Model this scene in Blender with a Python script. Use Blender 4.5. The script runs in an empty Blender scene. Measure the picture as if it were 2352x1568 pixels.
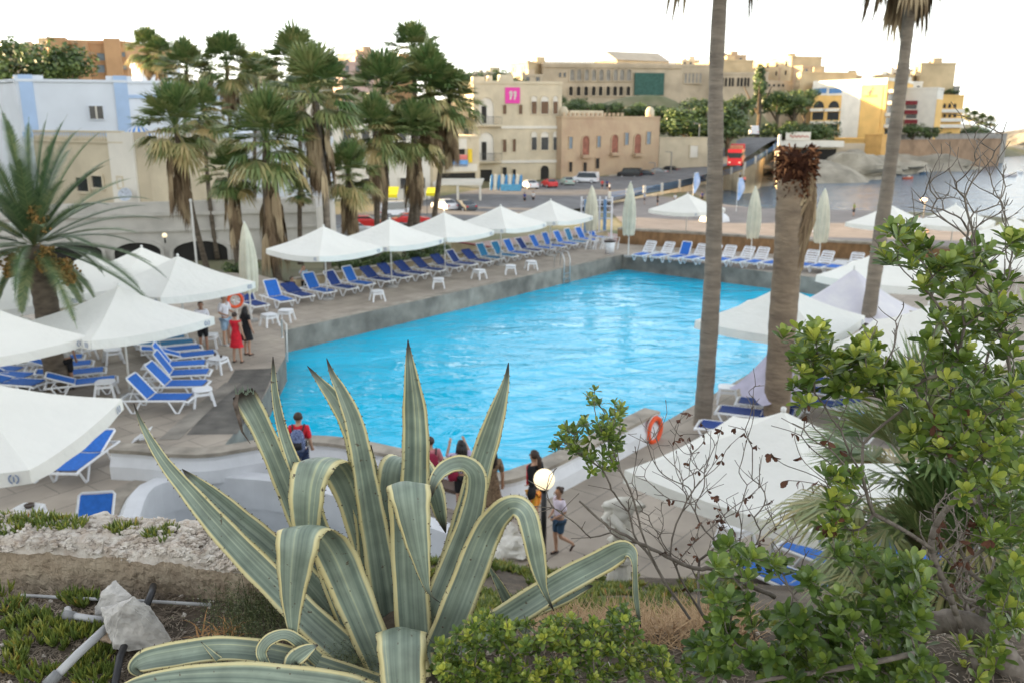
import bpy, bmesh, math, random
from math import sin, cos, pi, radians, atan2, hypot, sqrt
from mathutils import Vector, Matrix, noise
from mathutils.geometry import tessellate_polygon
C = bpy.context; D = bpy.data; S = C.scene; COL = S.collection
random.seed(7)
# ------------------------------------------------------------------ camera
F = 2000.0; HZ = 7.6; PITCH = math.atan(506 / F)
cam = D.objects.new('camera', D.cameras.new('camera')); COL.objects.link(cam)
cam.data.lens = 36 * F / 2352; cam.data.sensor_width = 36
cam.location = (0, 0, HZ); cam.rotation_euler = (pi / 2 - PITCH, 0, 0)
cam.data.clip_start = 0.05; cam.data.clip_end = 20000
cam.data.dof.use_dof = True; cam.data.dof.focus_distance = 2.75; cam.data.dof.aperture_fstop = 4.5
S.camera = cam
# ------------------------------------------------------------------ light
SUN_EL = radians(9); SUN_DIR = Vector((-0.975, 0.22, 0)).normalized()
sun = D.objects.new('sun', D.lights.new('sun', 'SUN')); COL.objects.link(sun)
sun.data.energy = 5.0; sun.data.angle = radians(0.5); sun.data.color = (1.0, 0.7, 0.36)
sv = Vector((SUN_DIR.x * cos(SUN_EL), SUN_DIR.y * cos(SUN_EL), sin(SUN_EL)))
sun.rotation_euler = sv.to_track_quat('Z', 'Y').to_euler()
W = D.worlds.new('World'); S.world = W; W.use_nodes = True
wn = W.node_tree.nodes; wl = W.node_tree.links
sky = wn.new('ShaderNodeTexSky'); sky.sky_type = 'NISHITA'; sky.sun_disc = False
sky.sun_elevation = SUN_EL; sky.sun_rotation = atan2(SUN_DIR.x, SUN_DIR.y)
sky.air_density = 1.0; sky.dust_density = 0.6; sky.ozone_density = 1.0
hs = wn.new('ShaderNodeHueSaturation'); hs.inputs['Saturation'].default_value = 0.25
wl.new(sky.outputs[0], hs.inputs['Color']); wl.new(hs.outputs[0], wn['Background'].inputs[0])
wn['Background'].inputs[1].default_value = 0.15
S.view_settings.view_transform = 'Standard'; S.view_settings.look = 'None'
S.view_settings.exposure = 2.2; S.view_settings.gamma = 1.0
S.render.engine = 'CYCLES'; S.cycles.max_bounces = 6; S.cycles.use_denoising = True
# ------------------------------------------------------------------ photo measurement: pixel of the 2352x1568 view -> point
def ray(u, v):
    a = (u - 1176) / F; t = (v - 784) / F
    return Vector((a, cos(PITCH) - sin(PITCH) * t, -sin(PITCH) - cos(PITCH) * t))
def P(u, v, z=0.0):
    r = ray(u, v); k = (z - HZ) / r.z
    return Vector((r.x * k, r.y * k, z))
def at(u, v, y):
    r = ray(u, v); k = y / r.y
    return Vector((r.x * k, y, HZ + r.z * k))
def nz(x, y=0, z=0): return noise.noise(Vector((x, y, z)))
# ------------------------------------------------------------------ materials
MATS = {}
def nodes_of(name):
    m = D.materials.new(name); m.use_nodes = True
    return m, m.node_tree.nodes, m.node_tree.links
def M(name, col, rough=0.75, var=0.2, scale=4.0, bump=0.0, bscale=None, col2=None, metal=0.0, spec=0.4, rnd=0.0, trans=0.0, big=0.0, stretch=None, detail=6):
    """procedural material: two noise scales vary the colour, optional bump and per-copy variation"""
    if name in MATS: return MATS[name]
    m, n, l = nodes_of(name); MATS[name] = m
    b = n['Principled BSDF']; b.inputs['Roughness'].default_value = rough; b.inputs['Metallic'].default_value = metal
    b.inputs['Specular IOR Level'].default_value = spec
    tc = n.new('ShaderNodeTexCoord'); src = tc.outputs['Object']
    if stretch:
        mp = n.new('ShaderNodeMapping'); mp.inputs['Scale'].default_value = stretch
        l.new(src, mp.inputs[0]); src = mp.outputs[0]
    t = n.new('ShaderNodeTexNoise'); t.inputs['Scale'].default_value = scale; t.inputs['Detail'].default_value = detail
    l.new(src, t.inputs['Vector'])
    r = n.new('ShaderNodeMapRange'); r.inputs[1].default_value = 0.3; r.inputs[2].default_value = 0.7
    l.new(t.outputs[0], r.inputs[0])
    c2 = col2 if col2 else tuple(max(0, c * (1 - var * 1.6)) for c in col)
    mx = n.new('ShaderNodeMix'); mx.data_type = 'RGBA'
    mx.inputs[6].default_value = (*[min(1, c * (1 + (0 if col2 else var * .6))) for c in col], 1); mx.inputs[7].default_value = (*c2, 1)
    l.new(r.outputs[0], mx.inputs[0]); out = mx.outputs[2]
    if big:
        t2 = n.new('ShaderNodeTexNoise'); t2.inputs['Scale'].default_value = scale * .13; l.new(src, t2.inputs['Vector'])
        h = n.new('ShaderNodeHueSaturation'); rr = n.new('ShaderNodeMapRange')
        rr.inputs[1].default_value = .3; rr.inputs[2].default_value = .7; rr.inputs[3].default_value = 1 - big; rr.inputs[4].default_value = 1 + big
        l.new(t2.outputs[0], rr.inputs[0]); l.new(rr.outputs[0], h.inputs['Value']); l.new(out, h.inputs['Color']); out = h.outputs[0]
    if rnd:
        oi = n.new('ShaderNodeObjectInfo'); h = n.new('ShaderNodeHueSaturation'); rr = n.new('ShaderNodeMapRange')
        rr.inputs[3].default_value = 1 - rnd; rr.inputs[4].default_value = 1 + rnd
        l.new(oi.outputs['Random'], rr.inputs[0]); l.new(rr.outputs[0], h.inputs['Value']); l.new(out, h.inputs['Color']); out = h.outputs[0]
    l.new(out, b.inputs['Base Color'])
    if bump:
        bt = n.new('ShaderNodeTexNoise'); bt.inputs['Scale'].default_value = bscale or scale * 3; bt.inputs['Detail'].default_value = 8
        l.new(src, bt.inputs['Vector'])
        bp = n.new('ShaderNodeBump'); bp.inputs['Strength'].default_value = min(1, bump); bp.inputs['Distance'].default_value = 0.3 / (bscale or scale * 3) * max(1, bump)
        l.new(bt.outputs[0], bp.inputs['Height']); l.new(bp.outputs[0], b.inputs['Normal'])
    if trans:
        tr = n.new('ShaderNodeBsdfTranslucent'); ms = n.new('ShaderNodeMixShader'); ms.inputs[0].default_value = trans
        l.new(out, tr.inputs[0]); l.new(b.outputs[0], ms.inputs[1]); l.new(tr.outputs[0], ms.inputs[2])
        l.new(ms.outputs[0], n['Material Output'].inputs[0])
    return m
def leafmat(name, stops, rough=0.45, trans=0.25, spec=0.5, nscale=40):
    """foliage: the per-leaf 'tint' attribute picks the leaf's own colour (old dark .. young pale)"""
    m, n, l = nodes_of(name); MATS[name] = m
    b = n['Principled BSDF']; b.inputs['Roughness'].default_value = rough; b.inputs['Specular IOR Level'].default_value = spec
    a = n.new('ShaderNodeAttribute'); a.attribute_name = 'tint'
    t = n.new('ShaderNodeTexNoise'); t.inputs['Scale'].default_value = nscale
    tc = n.new('ShaderNodeTexCoord'); l.new(tc.outputs['Object'], t.inputs['Vector'])
    ad = n.new('ShaderNodeMath'); ad.operation = 'MULTIPLY_ADD'; ad.inputs[1].default_value = 0.3; 
    l.new(t.outputs[0], ad.inputs[0]); l.new(a.outputs['Fac'], ad.inputs[2])
    sb = n.new('ShaderNodeMath'); sb.operation = 'SUBTRACT'; sb.inputs[1].default_value = .15; l.new(ad.outputs[0], sb.inputs[0])
    cr = n.new('ShaderNodeValToRGB'); l.new(sb.outputs[0], cr.inputs[0])
    e = cr.color_ramp.elements
    while len(e) < len(stops): e.new(0.5)
    for i, (p, c) in enumerate(stops): e[i].position = p; e[i].color = (*c, 1)
    l.new(cr.outputs[0], b.inputs['Base Color'])
    tr = n.new('ShaderNodeBsdfTranslucent'); ms = n.new('ShaderNodeMixShader'); ms.inputs[0].default_value = trans
    l.new(cr.outputs[0], tr.inputs[0]); l.new(b.outputs[0], ms.inputs[1]); l.new(tr.outputs[0], ms.inputs[2])
    l.new(ms.outputs[0], n['Material Output'].inputs[0])
    return m
def emit(name, col, s):
    m, n, l = nodes_of(name); b = n['Principled BSDF']; b.inputs['Base Color'].default_value = (*col, 1)
    b.inputs['Emission Color'].default_value = (*col, 1); b.inputs['Emission Strength'].default_value = s
    t = n.new('ShaderNodeTexNoise'); t.inputs['Scale'].default_value = 3
    return m
# ------------------------------------------------------------------ mesh building
class MB:
    def __init__(s): s.v = []; s.f = []; s.t = []; s.mi = []; s.cur = 0; s.tint = 0.0; s.uv = {}
    def add(s, vs, fs):
        o = len(s.v); s.v += [tuple(p) for p in vs]; s.t += [s.tint] * len(vs)
        s.f += [tuple(i + o for i in f) for f in fs]; s.mi += [s.cur] * len(fs); return o
    def box(s, c, d, rz=0.0, m=None):
        x, y, z = d[0] / 2, d[1] / 2, d[2] / 2
        R = Matrix.Rotation(rz, 3, 'Z') if m is None else m; c = Vector(c)
        vs = [c + R @ Vector((i * x, j * y, k * z)) for i in (-1, 1) for j in (-1, 1) for k in (-1, 1)]
        s.add(vs, [(0, 1, 3, 2), (4, 6, 7, 5), (0, 4, 5, 1), (2, 3, 7, 6), (0, 2, 6, 4), (1, 5, 7, 3)]); return s
    def beam(s, a, b, w, h, up=(0, 0, 1)):
        a = Vector(a); b = Vector(b); d = (b - a); L = d.length
        if L < 1e-6: return s
        d /= L; u = Vector(up)
        if abs(d.dot(u)) > .97: u = Vector((0, 1, 0))
        x = d.cross(u).normalized(); z = x.cross(d)
        R = Matrix((x, d, z)).transposed()
        return s.box((a + b) / 2, (w, L, h), m=R)
    def tube(s, pts, rad, n=8, cap=True, flat=1.0):
        pts = [Vector(p) for p in pts]; k = len(pts)
        if not hasattr(rad, '__len__'): rad = [rad] * k
        ref = None; vs = []
        for i, p in enumerate(pts):
            t = (pts[min(i + 1, k - 1)] - pts[max(i - 1, 0)])
            t = t.normalized() if t.length > 1e-9 else Vector((0, 0, 1))
            if ref is None:
                ref = t.orthogonal().normalized() if abs(t.z) < .9 else Vector((1, 0, 0))
            x = (ref - t * ref.dot(t)).normalized(); ref = x; y = t.cross(x)
            for j in range(n):
                a = 2 * pi * j / n; vs.append(p + (x * cos(a) + y * sin(a) * flat) * rad[i])
        fs = [(i * n + j, i * n + (j + 1) % n, (i + 1) * n + (j + 1) % n, (i + 1) * n + j) for i in range(k - 1) for j in range(n)]
        if cap: fs += [tuple(range(n - 1, -1, -1)), tuple(range((k - 1) * n, k * n))]
        s.add(vs, fs); return s
    def rings(s, rings, n=16, cap=True):
        """elliptical rings (cx, cy, z, rx, ry)"""
        vs = [(cx + rx * cos(2 * pi * j / n), cy + ry * sin(2 * pi * j / n), z) for cx, cy, z, rx, ry in rings for j in range(n)]
        k = len(rings)
        fs = [(i * n + j, i * n + (j + 1) % n, (i + 1) * n + (j + 1) % n, (i + 1) * n + j) for i in range(k - 1) for j in range(n)]
        if cap: fs += [tuple(range(n - 1, -1, -1)), tuple(range((k - 1) * n, k * n))]
        s.add(vs, fs); return s
    def ball(s, c, r, n=12, k=7, nse=0.0, seed=0):
        c = Vector(c); r = Vector(r) if hasattr(r, '__len__') else Vector((r, r, r)); vs = [c + Vector((0, 0, -r.z))]
        for i in range(1, k):
            th = -pi / 2 + pi * i / k
            for j in range(n):
                d = Vector((cos(th) * cos(2 * pi * j / n), cos(th) * sin(2 * pi * j / n), sin(th)))
                q = 1 + (nse * nz(d.x * 1.7 + seed, d.y * 1.7, d.z * 1.7) if nse else 0)
                vs.append(c + Vector((d.x * r.x, d.y * r.y, d.z * r.z)) * q)
        vs.append(c + Vector((0, 0, r.z)))
        fs = [(0, 1 + (j + 1) % n, 1 + j) for j in range(n)]
        for i in range(k - 2):
            a = 1 + i * n; fs += [(a + j, a + (j + 1) % n, a + n + (j + 1) % n, a + n + j) for j in range(n)]
        a = 1 + (k - 2) * n; e = len(vs) - 1; fs += [(a + j, a + (j + 1) % n, e) for j in range(n)]
        s.add(vs, fs); return s
    def prism(s, poly, z0, z1):
        n = len(poly); s.add([(p[0], p[1], z0) for p in poly] + [(p[0], p[1], z1) for p in poly],
            [tuple(range(n - 1, -1, -1)), tuple(range(n, 2 * n))] + [(i, (i + 1) % n, n + (i + 1) % n, n + i) for i in range(n)]); return s
    def build(s, name, mat, parent=None, smooth=False, world=True, uv=None):
        me = D.meshes.new(name)
        off = Vector((0, 0, 0)); q = parent
        if world:
            while q: off += q.location; q = q.parent
        me.from_pydata([tuple(Vector(p) - off) for p in s.v], [], s.f)
        for m in (mat if isinstance(mat, (list, tuple)) else [mat]): me.materials.append(m)
        if isinstance(mat, (list, tuple)): me.polygons.foreach_set('material_index', s.mi)
        if any(s.t):
            at_ = me.attributes.new('tint', 'FLOAT', 'POINT'); at_.data.foreach_set('value', s.t)
        if uv:
            ul = me.uv_layers.new(name='UVMap')
            for lp in me.loops: ul.data[lp.index].uv = uv[lp.vertex_index]
        if smooth: me.polygons.foreach_set('use_smooth', [True] * len(me.polygons))
        me.update()
        o = D.objects.new(name, me); COL.objects.link(o)
        if parent: o.parent = parent
        return o
def tag(o, label=None, cat=None, group=None, kind=None):
    for k, x in (('label', label), ('category', cat), ('group', group), ('kind', kind)):
        if x: o[k] = x
    return o
def thing(name, label, cat, loc=(0, 0, 0), rz=0.0, group=None):
    o = D.objects.new(name, None); COL.objects.link(o); o.location = loc; o.rotation_euler.z = rz
    o.empty_display_size = .2
    return tag(o, label, cat, group, 'thing')
def dup(o, loc=None, rz=None, label=None, scale=None, parent=None):
    c = o.copy(); COL.objects.link(c)
    if parent: c.parent = parent
    if loc is not None: c.location = loc
    if rz is not None: c.rotation_euler.z = rz
    if scale is not None: c.scale = scale if hasattr(scale, '__len__') else (scale,) * 3
    if label: c['label'] = label
    if o.name not in CH: CH[o.name] = [k for k in D.objects if k.parent == o]
    for ch in CH[o.name]: dup(ch, parent=c)
    return c
CH = {}
def kids(o):
    return [k for k in D.objects if k.parent == o]
def tess(name, outer, holes, z, mat, parent=None):
    loops = [[Vector((p[0], p[1], 0)) for p in outer]] + [[Vector((p[0], p[1], 0)) for p in h] for h in holes]
    tr = tessellate_polygon(loops); flat = [p for L in loops for p in L]
    mb = MB(); fs = []
    for a, b, c in tr:
        A, B, Cc = flat[a], flat[b], flat[c]
        fs.append((a, b, c) if (B - A).cross(Cc - A).z > 0 else (a, c, b))
    mb.add([(p.x, p.y, z) for p in flat], fs)
    return mb.build(name, mat, parent)
def catmull(pts, n=6):
    out = []
    L = len(pts); w = len(pts[0])
    for i in range(L - 1):
        p0 = pts[max(i - 1, 0)]; p1 = pts[i]; p2 = pts[i + 1]; p3 = pts[min(i + 2, L - 1)]
        for j in range(n):
            t = j / n
            out.append(tuple(0.5 * (2 * p1[k] + (p2[k] - p0[k]) * t + (2 * p0[k] - 5 * p1[k] + 4 * p2[k] - p3[k]) * t * t + (3 * p1[k] - p0[k] - 3 * p2[k] + p3[k]) * t ** 3) for k in range(w)))
    out.append(tuple(pts[-1])); return out
def ellipse(c, rx, ry, n=24):
    return [(c[0] + rx * cos(2 * pi * i / n), c[1] + ry * sin(2 * pi * i / n)) for i in range(n)]
def skin(name, pts, edges, mat, parent, sub=1):
    """one continuous surface grown round a skeleton: pts = [(x,y,z,r) or (x,y,z,rx,ry)]"""
    me = D.meshes.new(name); me.from_pydata([p[:3] for p in pts], edges, []); o = D.objects.new(name, me); COL.objects.link(o)
    md = o.modifiers.new('s', 'SKIN'); md.use_smooth_shade = True
    for i, p in enumerate(pts):
        sv_ = me.skin_vertices[0].data[i]; sv_.radius = (p[3], p[4] if len(p) > 4 else p[3])
        sv_.use_root = (i == 0)
    if sub: o.modifiers.new('d', 'SUBSURF').levels = sub
    dg = C.evaluated_depsgraph_get(); dg.update(); nm = D.meshes.new_from_object(o.evaluated_get(dg))
    o.modifiers.clear(); o.data = nm; nm.name = name; nm.materials.clear(); nm.materials.append(mat)
    nm.polygons.foreach_set('use_smooth', [True] * len(nm.polygons)); o.parent = parent
    return o
# ================================================================== terrain, sea, deck, pool
def ivw(ctrl, x, y, p=3.0):
    sw = sz = 0
    for a, b, z in ctrl:
        d = ((x - a) ** 2 + (y - b) ** 2 + 9) ** (-p / 2); sw += d; sz += d * z
    return sz / sw
TC = [(-40, 50, -2), (-20, 58, -2), (0, 64, -3.2), (-40, 70, -2), (-15, 75, -3), (-60, 95, -1), (-10, 100, -4), (10, 100, -4.2), (25, 100, -4.6), (8, 80, -4.6), (18, 72, -5), (32, 66, -5.3), (45, 62, -5.6),
      (0, 130, -4.1), (15, 130, -4.2), (30, 125, -4.6), (0, 160, -4.1), (25, 165, -4.0), (42, 175, -3.6), (-30, 130, -3), (-60, 130, 1), (-30, 165, 0), (-100, 130, 4), (-120, 190, 14), (-60, 190, 6), (-20, 190, 3),
      (10, 200, 1), (30, 205, 1), (45, 205, -1.5), (50, 230, 6), (20, 230, 9), (-20, 230, 12), (-60, 240, 14), (0, 262, 14.5), (40, 266, 15), (70, 272, 13.5), (95, 285, 3), (60, 240, 4), (66, 225, -1.5), (72, 245, 1), (77, 262, 1.5), (85, 285, 1), (0, 330, 18), (80, 340, 18),
      (-120, 330, 20), (90, 262, 0), (100, 262, -1.5), (130, 265, -2.2), (160, 285, -2.2), (85, 235, -3.5), (110, 240, -5.3), (150, 285, -2), (190, 310, -2), (110, 400, 8), (230, 330, -3.5), (260, 385, -4.5), (300, 460, -5.5), (210, 390, -3.5), (350, 560, -6), (400, 650, -6.2), (450, 800, -6.3), (300, 620, -5), (520, 860, -6.3), (0, 500, 20), (-300, 300, 25), (-300, 100, 15), (-200, 60, 8), (-120, 0, 0), (-80, 40, -2), (-100, 20, 0)]
# coast polygon (water lies inside)
zs = -6.5
coast = [P(2560, 545, zs), P(2352, 522, zs), P(2150, 508, zs), P(1960, 500, zs), P(1783, 492, zs), P(1690, 482, zs), P(1655, 466, zs), P(1640, 445, zs), P(1655, 437, zs),
         P(1720, 431, zs), P(1800, 424, zs), P(1900, 421, zs), P(1985, 421, zs), P(2000, 398, zs), P(2060, 397, zs), P(2130, 396, zs), P(2172, 388, zs), P(2190, 372, zs), P(2260, 366, zs), P(2352, 356, zs), P(2470, 350, zs), P(2470, 318, zs), P(2250, 309, zs), P(2235, 292, zs)]
coast = [(p.x, p.y) for p in coast] + [(1200, 9000), (12000, 12000), (8000, -2000), (120, -60), (95, 40)]
def inside(poly, x, y):
    c = False; j = len(poly) - 1
    for i in range(len(poly)):
        a, b = poly[i], poly[j]
        if (a[1] > y) != (b[1] > y) and x < (b[0] - a[0]) * (y - a[1]) / (b[1] - a[1]) + a[0]: c = not c
        j = i
    return c
def pdist(poly, x, y):
    m = 1e9
    for i in range(len(poly)):
        a = poly[i]; b = poly[(i + 1) % len(poly)]; dx, dy = b[0] - a[0], b[1] - a[1]; L = dx * dx + dy * dy
        t = max(0, min(1, ((x - a[0]) * dx + (y - a[1]) * dy) / L)) if L else 0
        m = min(m, hypot(x - a[0] - t * dx, y - a[1] - t * dy))
    return m
def TZ(x, y):
    d = pdist(coast, x, y)
    if inside(coast, x, y): return zs - min(4, 0.25 * d)
    z = ivw(TC, x, y)
    shore = zs + (0.12 + .1 * (1 if y > 190 else 0)) * d + (1.3 * min(1, d / 2.5) if y > 170 else 0)
    k = min(1, d / 18)
    z = shore * (1 - k) + z * k
    if y > 170 and d < 25: z += nz(x * .12, y * .12) * 1.1 * (1 - d / 25)
    return z
def grid(name, xs, ys, fz, mat, skipf=None):
    mb = MB(); nx = len(xs); vs = [(x, y, fz(x, y)) for y in ys for x in xs]; fs = []
    for j in range(len(ys) - 1):
        for i in range(nx - 1):
            if skipf and skipf(.5 * (xs[i] + xs[i + 1]), .5 * (ys[j] + ys[j + 1])): continue
            a = j * nx + i; fs.append((a, a + 1, a + nx + 1, a + nx))
    mb.add(vs, fs); return mb.build(name, mat, smooth=True)
def frange(a, b, s):
    o = []; x = a
    while x < b - 1e-6: o.append(x); x += s
    return o + [b]
m_ground = M('dry_ground', (.24, .21, .13), .95, .3, .12, bump=.6, bscale=1.2, col2=(.1, .115, .05), big=.3)
m_sand = M('beach_sand', (.24, .212, .195), .95, .12, .6, bump=.3, bscale=4, big=.1)
m_asph = M('road_asphalt', (.15, .148, .15), .85, .2, .5, bump=.3, bscale=10, big=.15)
m_rock = M('shore_rock', (.38, .34, .27), .95, .3, .25, bump=1, bscale=1.0, col2=(.2, .18, .14), big=.25)
skip_deck = lambda x, y: (-30 < x < 30 and y < 46 and y < 52 - abs(x - 6) * .5) and y < 40
xs = frange(-3000, -320, 400) + frange(-300, -120, 20)[0:] + frange(-112, 220, 3.2) + frange(240, 1200, 40) + frange(1400, 3000, 400)
ys = frange(-1500, -100, 350)[:-1] + frange(-100, 40, 20)[:-1] + frange(40, 300, 3.2) + frange(315, 600, 20)[:-1] + frange(600, 2600, 80) + frange(3000, 6000, 500)
def tz2(x, y):
    if y < 44 and abs(x) < 60: return -4.5
    if y < 12 and x > -60: return -4.5
    return TZ(x, y)
go_ = tag(grid('ground', xs, ys, tz2, m_ground), kind='structure'); go_.data.materials.append(m_rock)
for pl in go_.data.polygons:
    c_ = pl.center
    if 160 < c_.y < 330 and 20 < c_.x < 220 and c_.z < 0 and pdist(coast, c_.x, c_.y) < 32: pl.material_index = 1
# sea
def watermat(name, deep, scale, bump, rough, sky_tint=None, dist=.3):
    m, n, l = nodes_of(name); b = n['Principled BSDF']
    b.inputs['Roughness'].default_value = rough; b.inputs['IOR'].default_value = 1.33
    tc = n.new('ShaderNodeTexCoord'); mp = n.new('ShaderNodeMapping'); l.new(tc.outputs['Object'], mp.inputs[0])
    mp.inputs['Rotation'].default_value = (0, 0, radians(-20)); mp.inputs['Scale'].default_value = (.55, 1, 1)
    a = n.new('ShaderNodeTexNoise'); a.inputs['Scale'].default_value = scale; a.inputs['Detail'].default_value = 4; a.inputs['Roughness'].default_value = .5; a.inputs['Distortion'].default_value = .6
    l.new(mp.outputs[0], a.inputs['Vector'])
    c = n.new('ShaderNodeTexNoise'); c.inputs['Scale'].default_value = scale * .3; c.inputs['Detail'].default_value = 1; l.new(mp.outputs[0], c.inputs['Vector'])
    mm = n.new('ShaderNodeMath'); mm.operation = 'MULTIPLY_ADD'; mm.inputs[1].default_value = 1.4; l.new(c.outputs[0], mm.inputs[0]); l.new(a.outputs[0], mm.inputs[2])
    bp = n.new('ShaderNodeBump'); bp.inputs['Strength'].default_value = bump; bp.inputs['Distance'].default_value = dist
    l.new(mm.outputs[0], bp.inputs['Height']); l.new(bp.outputs[0], b.inputs['Normal'])
    mx = n.new('ShaderNodeMix'); mx.data_type = 'RGBA'; mx.inputs[6].default_value = (*deep, 1); mx.inputs[7].default_value = (*[min(1, q * 1.25) for q in deep], 1)
    l.new(c.outputs[0], mx.inputs[0]); l.new(mx.outputs[2], b.inputs['Base Color'])
    return m
m_sea = watermat('sea_water', (.05, .1, .16), .8, 1.0, .15)
mb = MB(); mb.add([(-400, -2000, zs), (12000, -2000, zs), (12000, 14000, zs), (-8000, 14000, zs), (-8000, 900, zs), (-400, 900, zs)], [(0, 1, 2, 3, 4, 5)])
tag(mb.build('sea', m_sea), kind='structure')
# beach sheet + road ribbons following the ground
bp_ = [P(1040, 560, -3.3), P(1420, 520, -5), P(1990, 560, -5), P(2352, 600, -5.4)]
def ribbon(name, pts, w, off, mat, n=10, ws=6):
    pts = catmull([(p[0], p[1], w if len(p) < 3 else p[2]) for p in pts], n); vs = []; fs = []; zl = []
    for i, p in enumerate(pts):
        a = pts[max(0, i - 1)]; b = pts[min(len(pts) - 1, i + 1)]; t = Vector((b[0] - a[0], b[1] - a[1])).normalized()
        zl.append(max(TZ(p[0] - t.y * p[2] * s, p[1] + t.x * p[2] * s) for s in (-.5, -.25, 0, .25, .5)))
    zl[-1] = min(zl[-1], 1.2)
    for _ in range(50): zl = [zl[0]] + [max(.25 * zl[i - 1] + .5 * zl[i] + .25 * zl[i + 1], -4.4) for i in range(1, len(zl) - 1)] + [zl[-1]]
    for i, p in enumerate(pts):
        a = pts[max(0, i - 1)]; b = pts[min(len(pts) - 1, i + 1)]; t = Vector((b[0] - a[0], b[1] - a[1])).normalized()
        zc = zl[i]
        for j in range(ws + 1):
            s = (j / ws - .5) * p[2]; vs.append((p[0] - t.y * s, p[1] + t.x * s, zc + off))
    k = ws + 1
    for i in range(len(pts) - 1):
        for j in range(ws): a = i * k + j; fs.append((a, a + 1, a + k + 1, a + k)) if True else 0
    mb = MB(); mb.add(vs, [f[::-1] for f in fs]); return mb.build(name, mat), pts
sx = frange(2, 90, 2.2); sy = frange(50, 150, 2.2)
def on_beach(x, y):
    return not (pdist(coast, x, y) < 75 and x > 3 and y < 140 and not inside(coast, x, y) and (x > 12 or y < 84) and y > 57 - .53 * (x - 7) and x + .4 * y < 95)
tag(grid('beach', sx, sy, lambda x, y: TZ(x, y) + .12, m_sand, on_beach), kind='structure')
r1, road1 = ribbon('road', [(-70, 62, 10), (-34, 84, 12), (-14, 100, 14), (-2, 118, 24), (6, 138, 26), (16, 158, 22), (30, 172, 14), (43, 194, 10), (54, 212, 9), (63, 228, 9), (69, 243, 9), (72, 256, 8)], 12, .3, m_asph)
tag(r1, kind='structure')
# ---------------------------------------------------------------- pool deck
m_deck, n, l = nodes_of('deck_slabs'); b = n['Principled BSDF']; b.inputs['Roughness'].default_value = .8
tc = n.new('ShaderNodeTexCoord'); mp = n.new('ShaderNodeMapping'); mp.inputs['Rotation'].default_value = (0, 0, radians(-51.8)); l.new(tc.outputs['Object'], mp.inputs[0])
br = n.new('ShaderNodeTexBrick'); br.inputs['Scale'].default_value = 1.0; br.inputs['Mortar Size'].default_value = .012; br.inputs['Brick Width'].default_value = 1.15; br.inputs['Row Height'].default_value = .75
br.inputs['Color1'].default_value = (.36, .308, .25, 1); br.inputs['Color2'].default_value = (.31, .265, .215, 1); br.inputs['Mortar'].default_value = (.17, .15, .125, 1); l.new(mp.outputs[0], br.inputs['Vector'])
t = n.new('ShaderNodeTexNoise'); t.inputs['Scale'].default_value = .9; t.inputs['Detail'].default_value = 10; l.new(tc.outputs['Object'], t.inputs['Vector'])
rr = n.new('ShaderNodeMapRange'); rr.inputs[1].default_value = .3; rr.inputs[2].default_value = .7; rr.inputs[3].default_value = .78; rr.inputs[4].default_value = 1.2; l.new(t.outputs[0], rr.inputs[0])
h = n.new('ShaderNodeHueSaturation'); l.new(br.outputs[0], h.inputs['Color']); l.new(rr.outputs[0], h.inputs['Value']); l.new(h.outputs[0], b.inputs['Base Color'])
bp = n.new('ShaderNodeBump'); bp.inputs['Strength'].default_value = .3; bp.inputs['Distance'].default_value = .01; l.new(t.outputs[0], bp.inputs['Height']); l.new(bp.outputs[0], b.inputs['Normal'])
m_conc = M('grey_concrete', (.25, .225, .19), .85, .3, 1.3, bump=.6, bscale=14, big=.3)
m_concd = M('dark_concrete', (.15, .138, .12), .85, .35, 1.6, bump=.6, bscale=14, big=.3)
m_cap = M('sand_concrete', (.35, .31, .255), .9, .25, 2.5, bump=.5, bscale=20, big=.2)
m_white = M('whitewash', (.66, .67, .69), .8, .07, 2.0, bump=.3, bscale=25, big=.06)
m_basin = M('pool_paint', (.0, .33, .62), .4, .1, 1)
capl = [(262, 1024), (330, 1028), (400, 1034), (480, 1034), (560, 1022), (640, 1010), (740, 1008), (830, 1020), (900, 1035), (1010, 1057), (1080, 1078), (1130, 1092), (1165, 1092), (1210, 1078), (1270, 1055), (1400, 990), (1500, 940)]
capw = [P(u, v, .68) for u, v in capl]; capw = [Vector(q) for q in catmull([tuple(p) for p in capw], 4)]
def offset(pts, d):
    out = []
    for i, p in enumerate(pts):
        t = (pts[min(i + 1, len(pts) - 1)] - pts[max(i - 1, 0)]); t.z = 0; t.normalize(); out.append(Vector((p.x - t.y * d, p.y + t.x * d, p.z)))
    return out
pa = (-8.52, 31.7); pb = (6.49, 50.76); pc = (18.2, 40.3)
near = [q for q in offset(capw, .22) if q.x > -7.0]
poolpoly = [pa, pb, pc] + [(p.x, p.y) for p in reversed(near)] + [(-7.02, 23.2), (-7.55, 28.0)]
bas = [P(u, v, 0) for u, v in [(318, 1200), (352, 1128), (450, 1106), (560, 1108), (650, 1118), (760, 1145), (880, 1185), (1010, 1228), (1085, 1262)]]
basin = catmull([tuple(q) for q in bas], 4); basin = [(q[0], q[1]) for q in basin] + [(-.5, 13.6), (-5.6, 14.4), (-7.6, 15.2)]
deckpoly = [(-34, 9), (34, 9), (34, 41.5), (20.6, 48.3), (6.9, 55.4), (6.2, 58.0), (-9.97, 40.41), (-13, 44), (-34, 50)]
tag(tess('pool_deck', deckpoly, [poolpoly, basin], 0, m_deck), kind='structure')
def wallstrip(name, poly, z0, z1, mat, closed=True, parent=None, flip=False):
    mb = MB(); n = len(poly); vs = [(p[0], p[1], z1) for p in poly] + [(p[0], p[1], z0) for p in poly]
    mb.add(vs, [((i + 1) % n, i, n + i, n + (i + 1) % n) for i in range(n if closed else n - 1)]); return mb.build(name, mat, parent)
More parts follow.
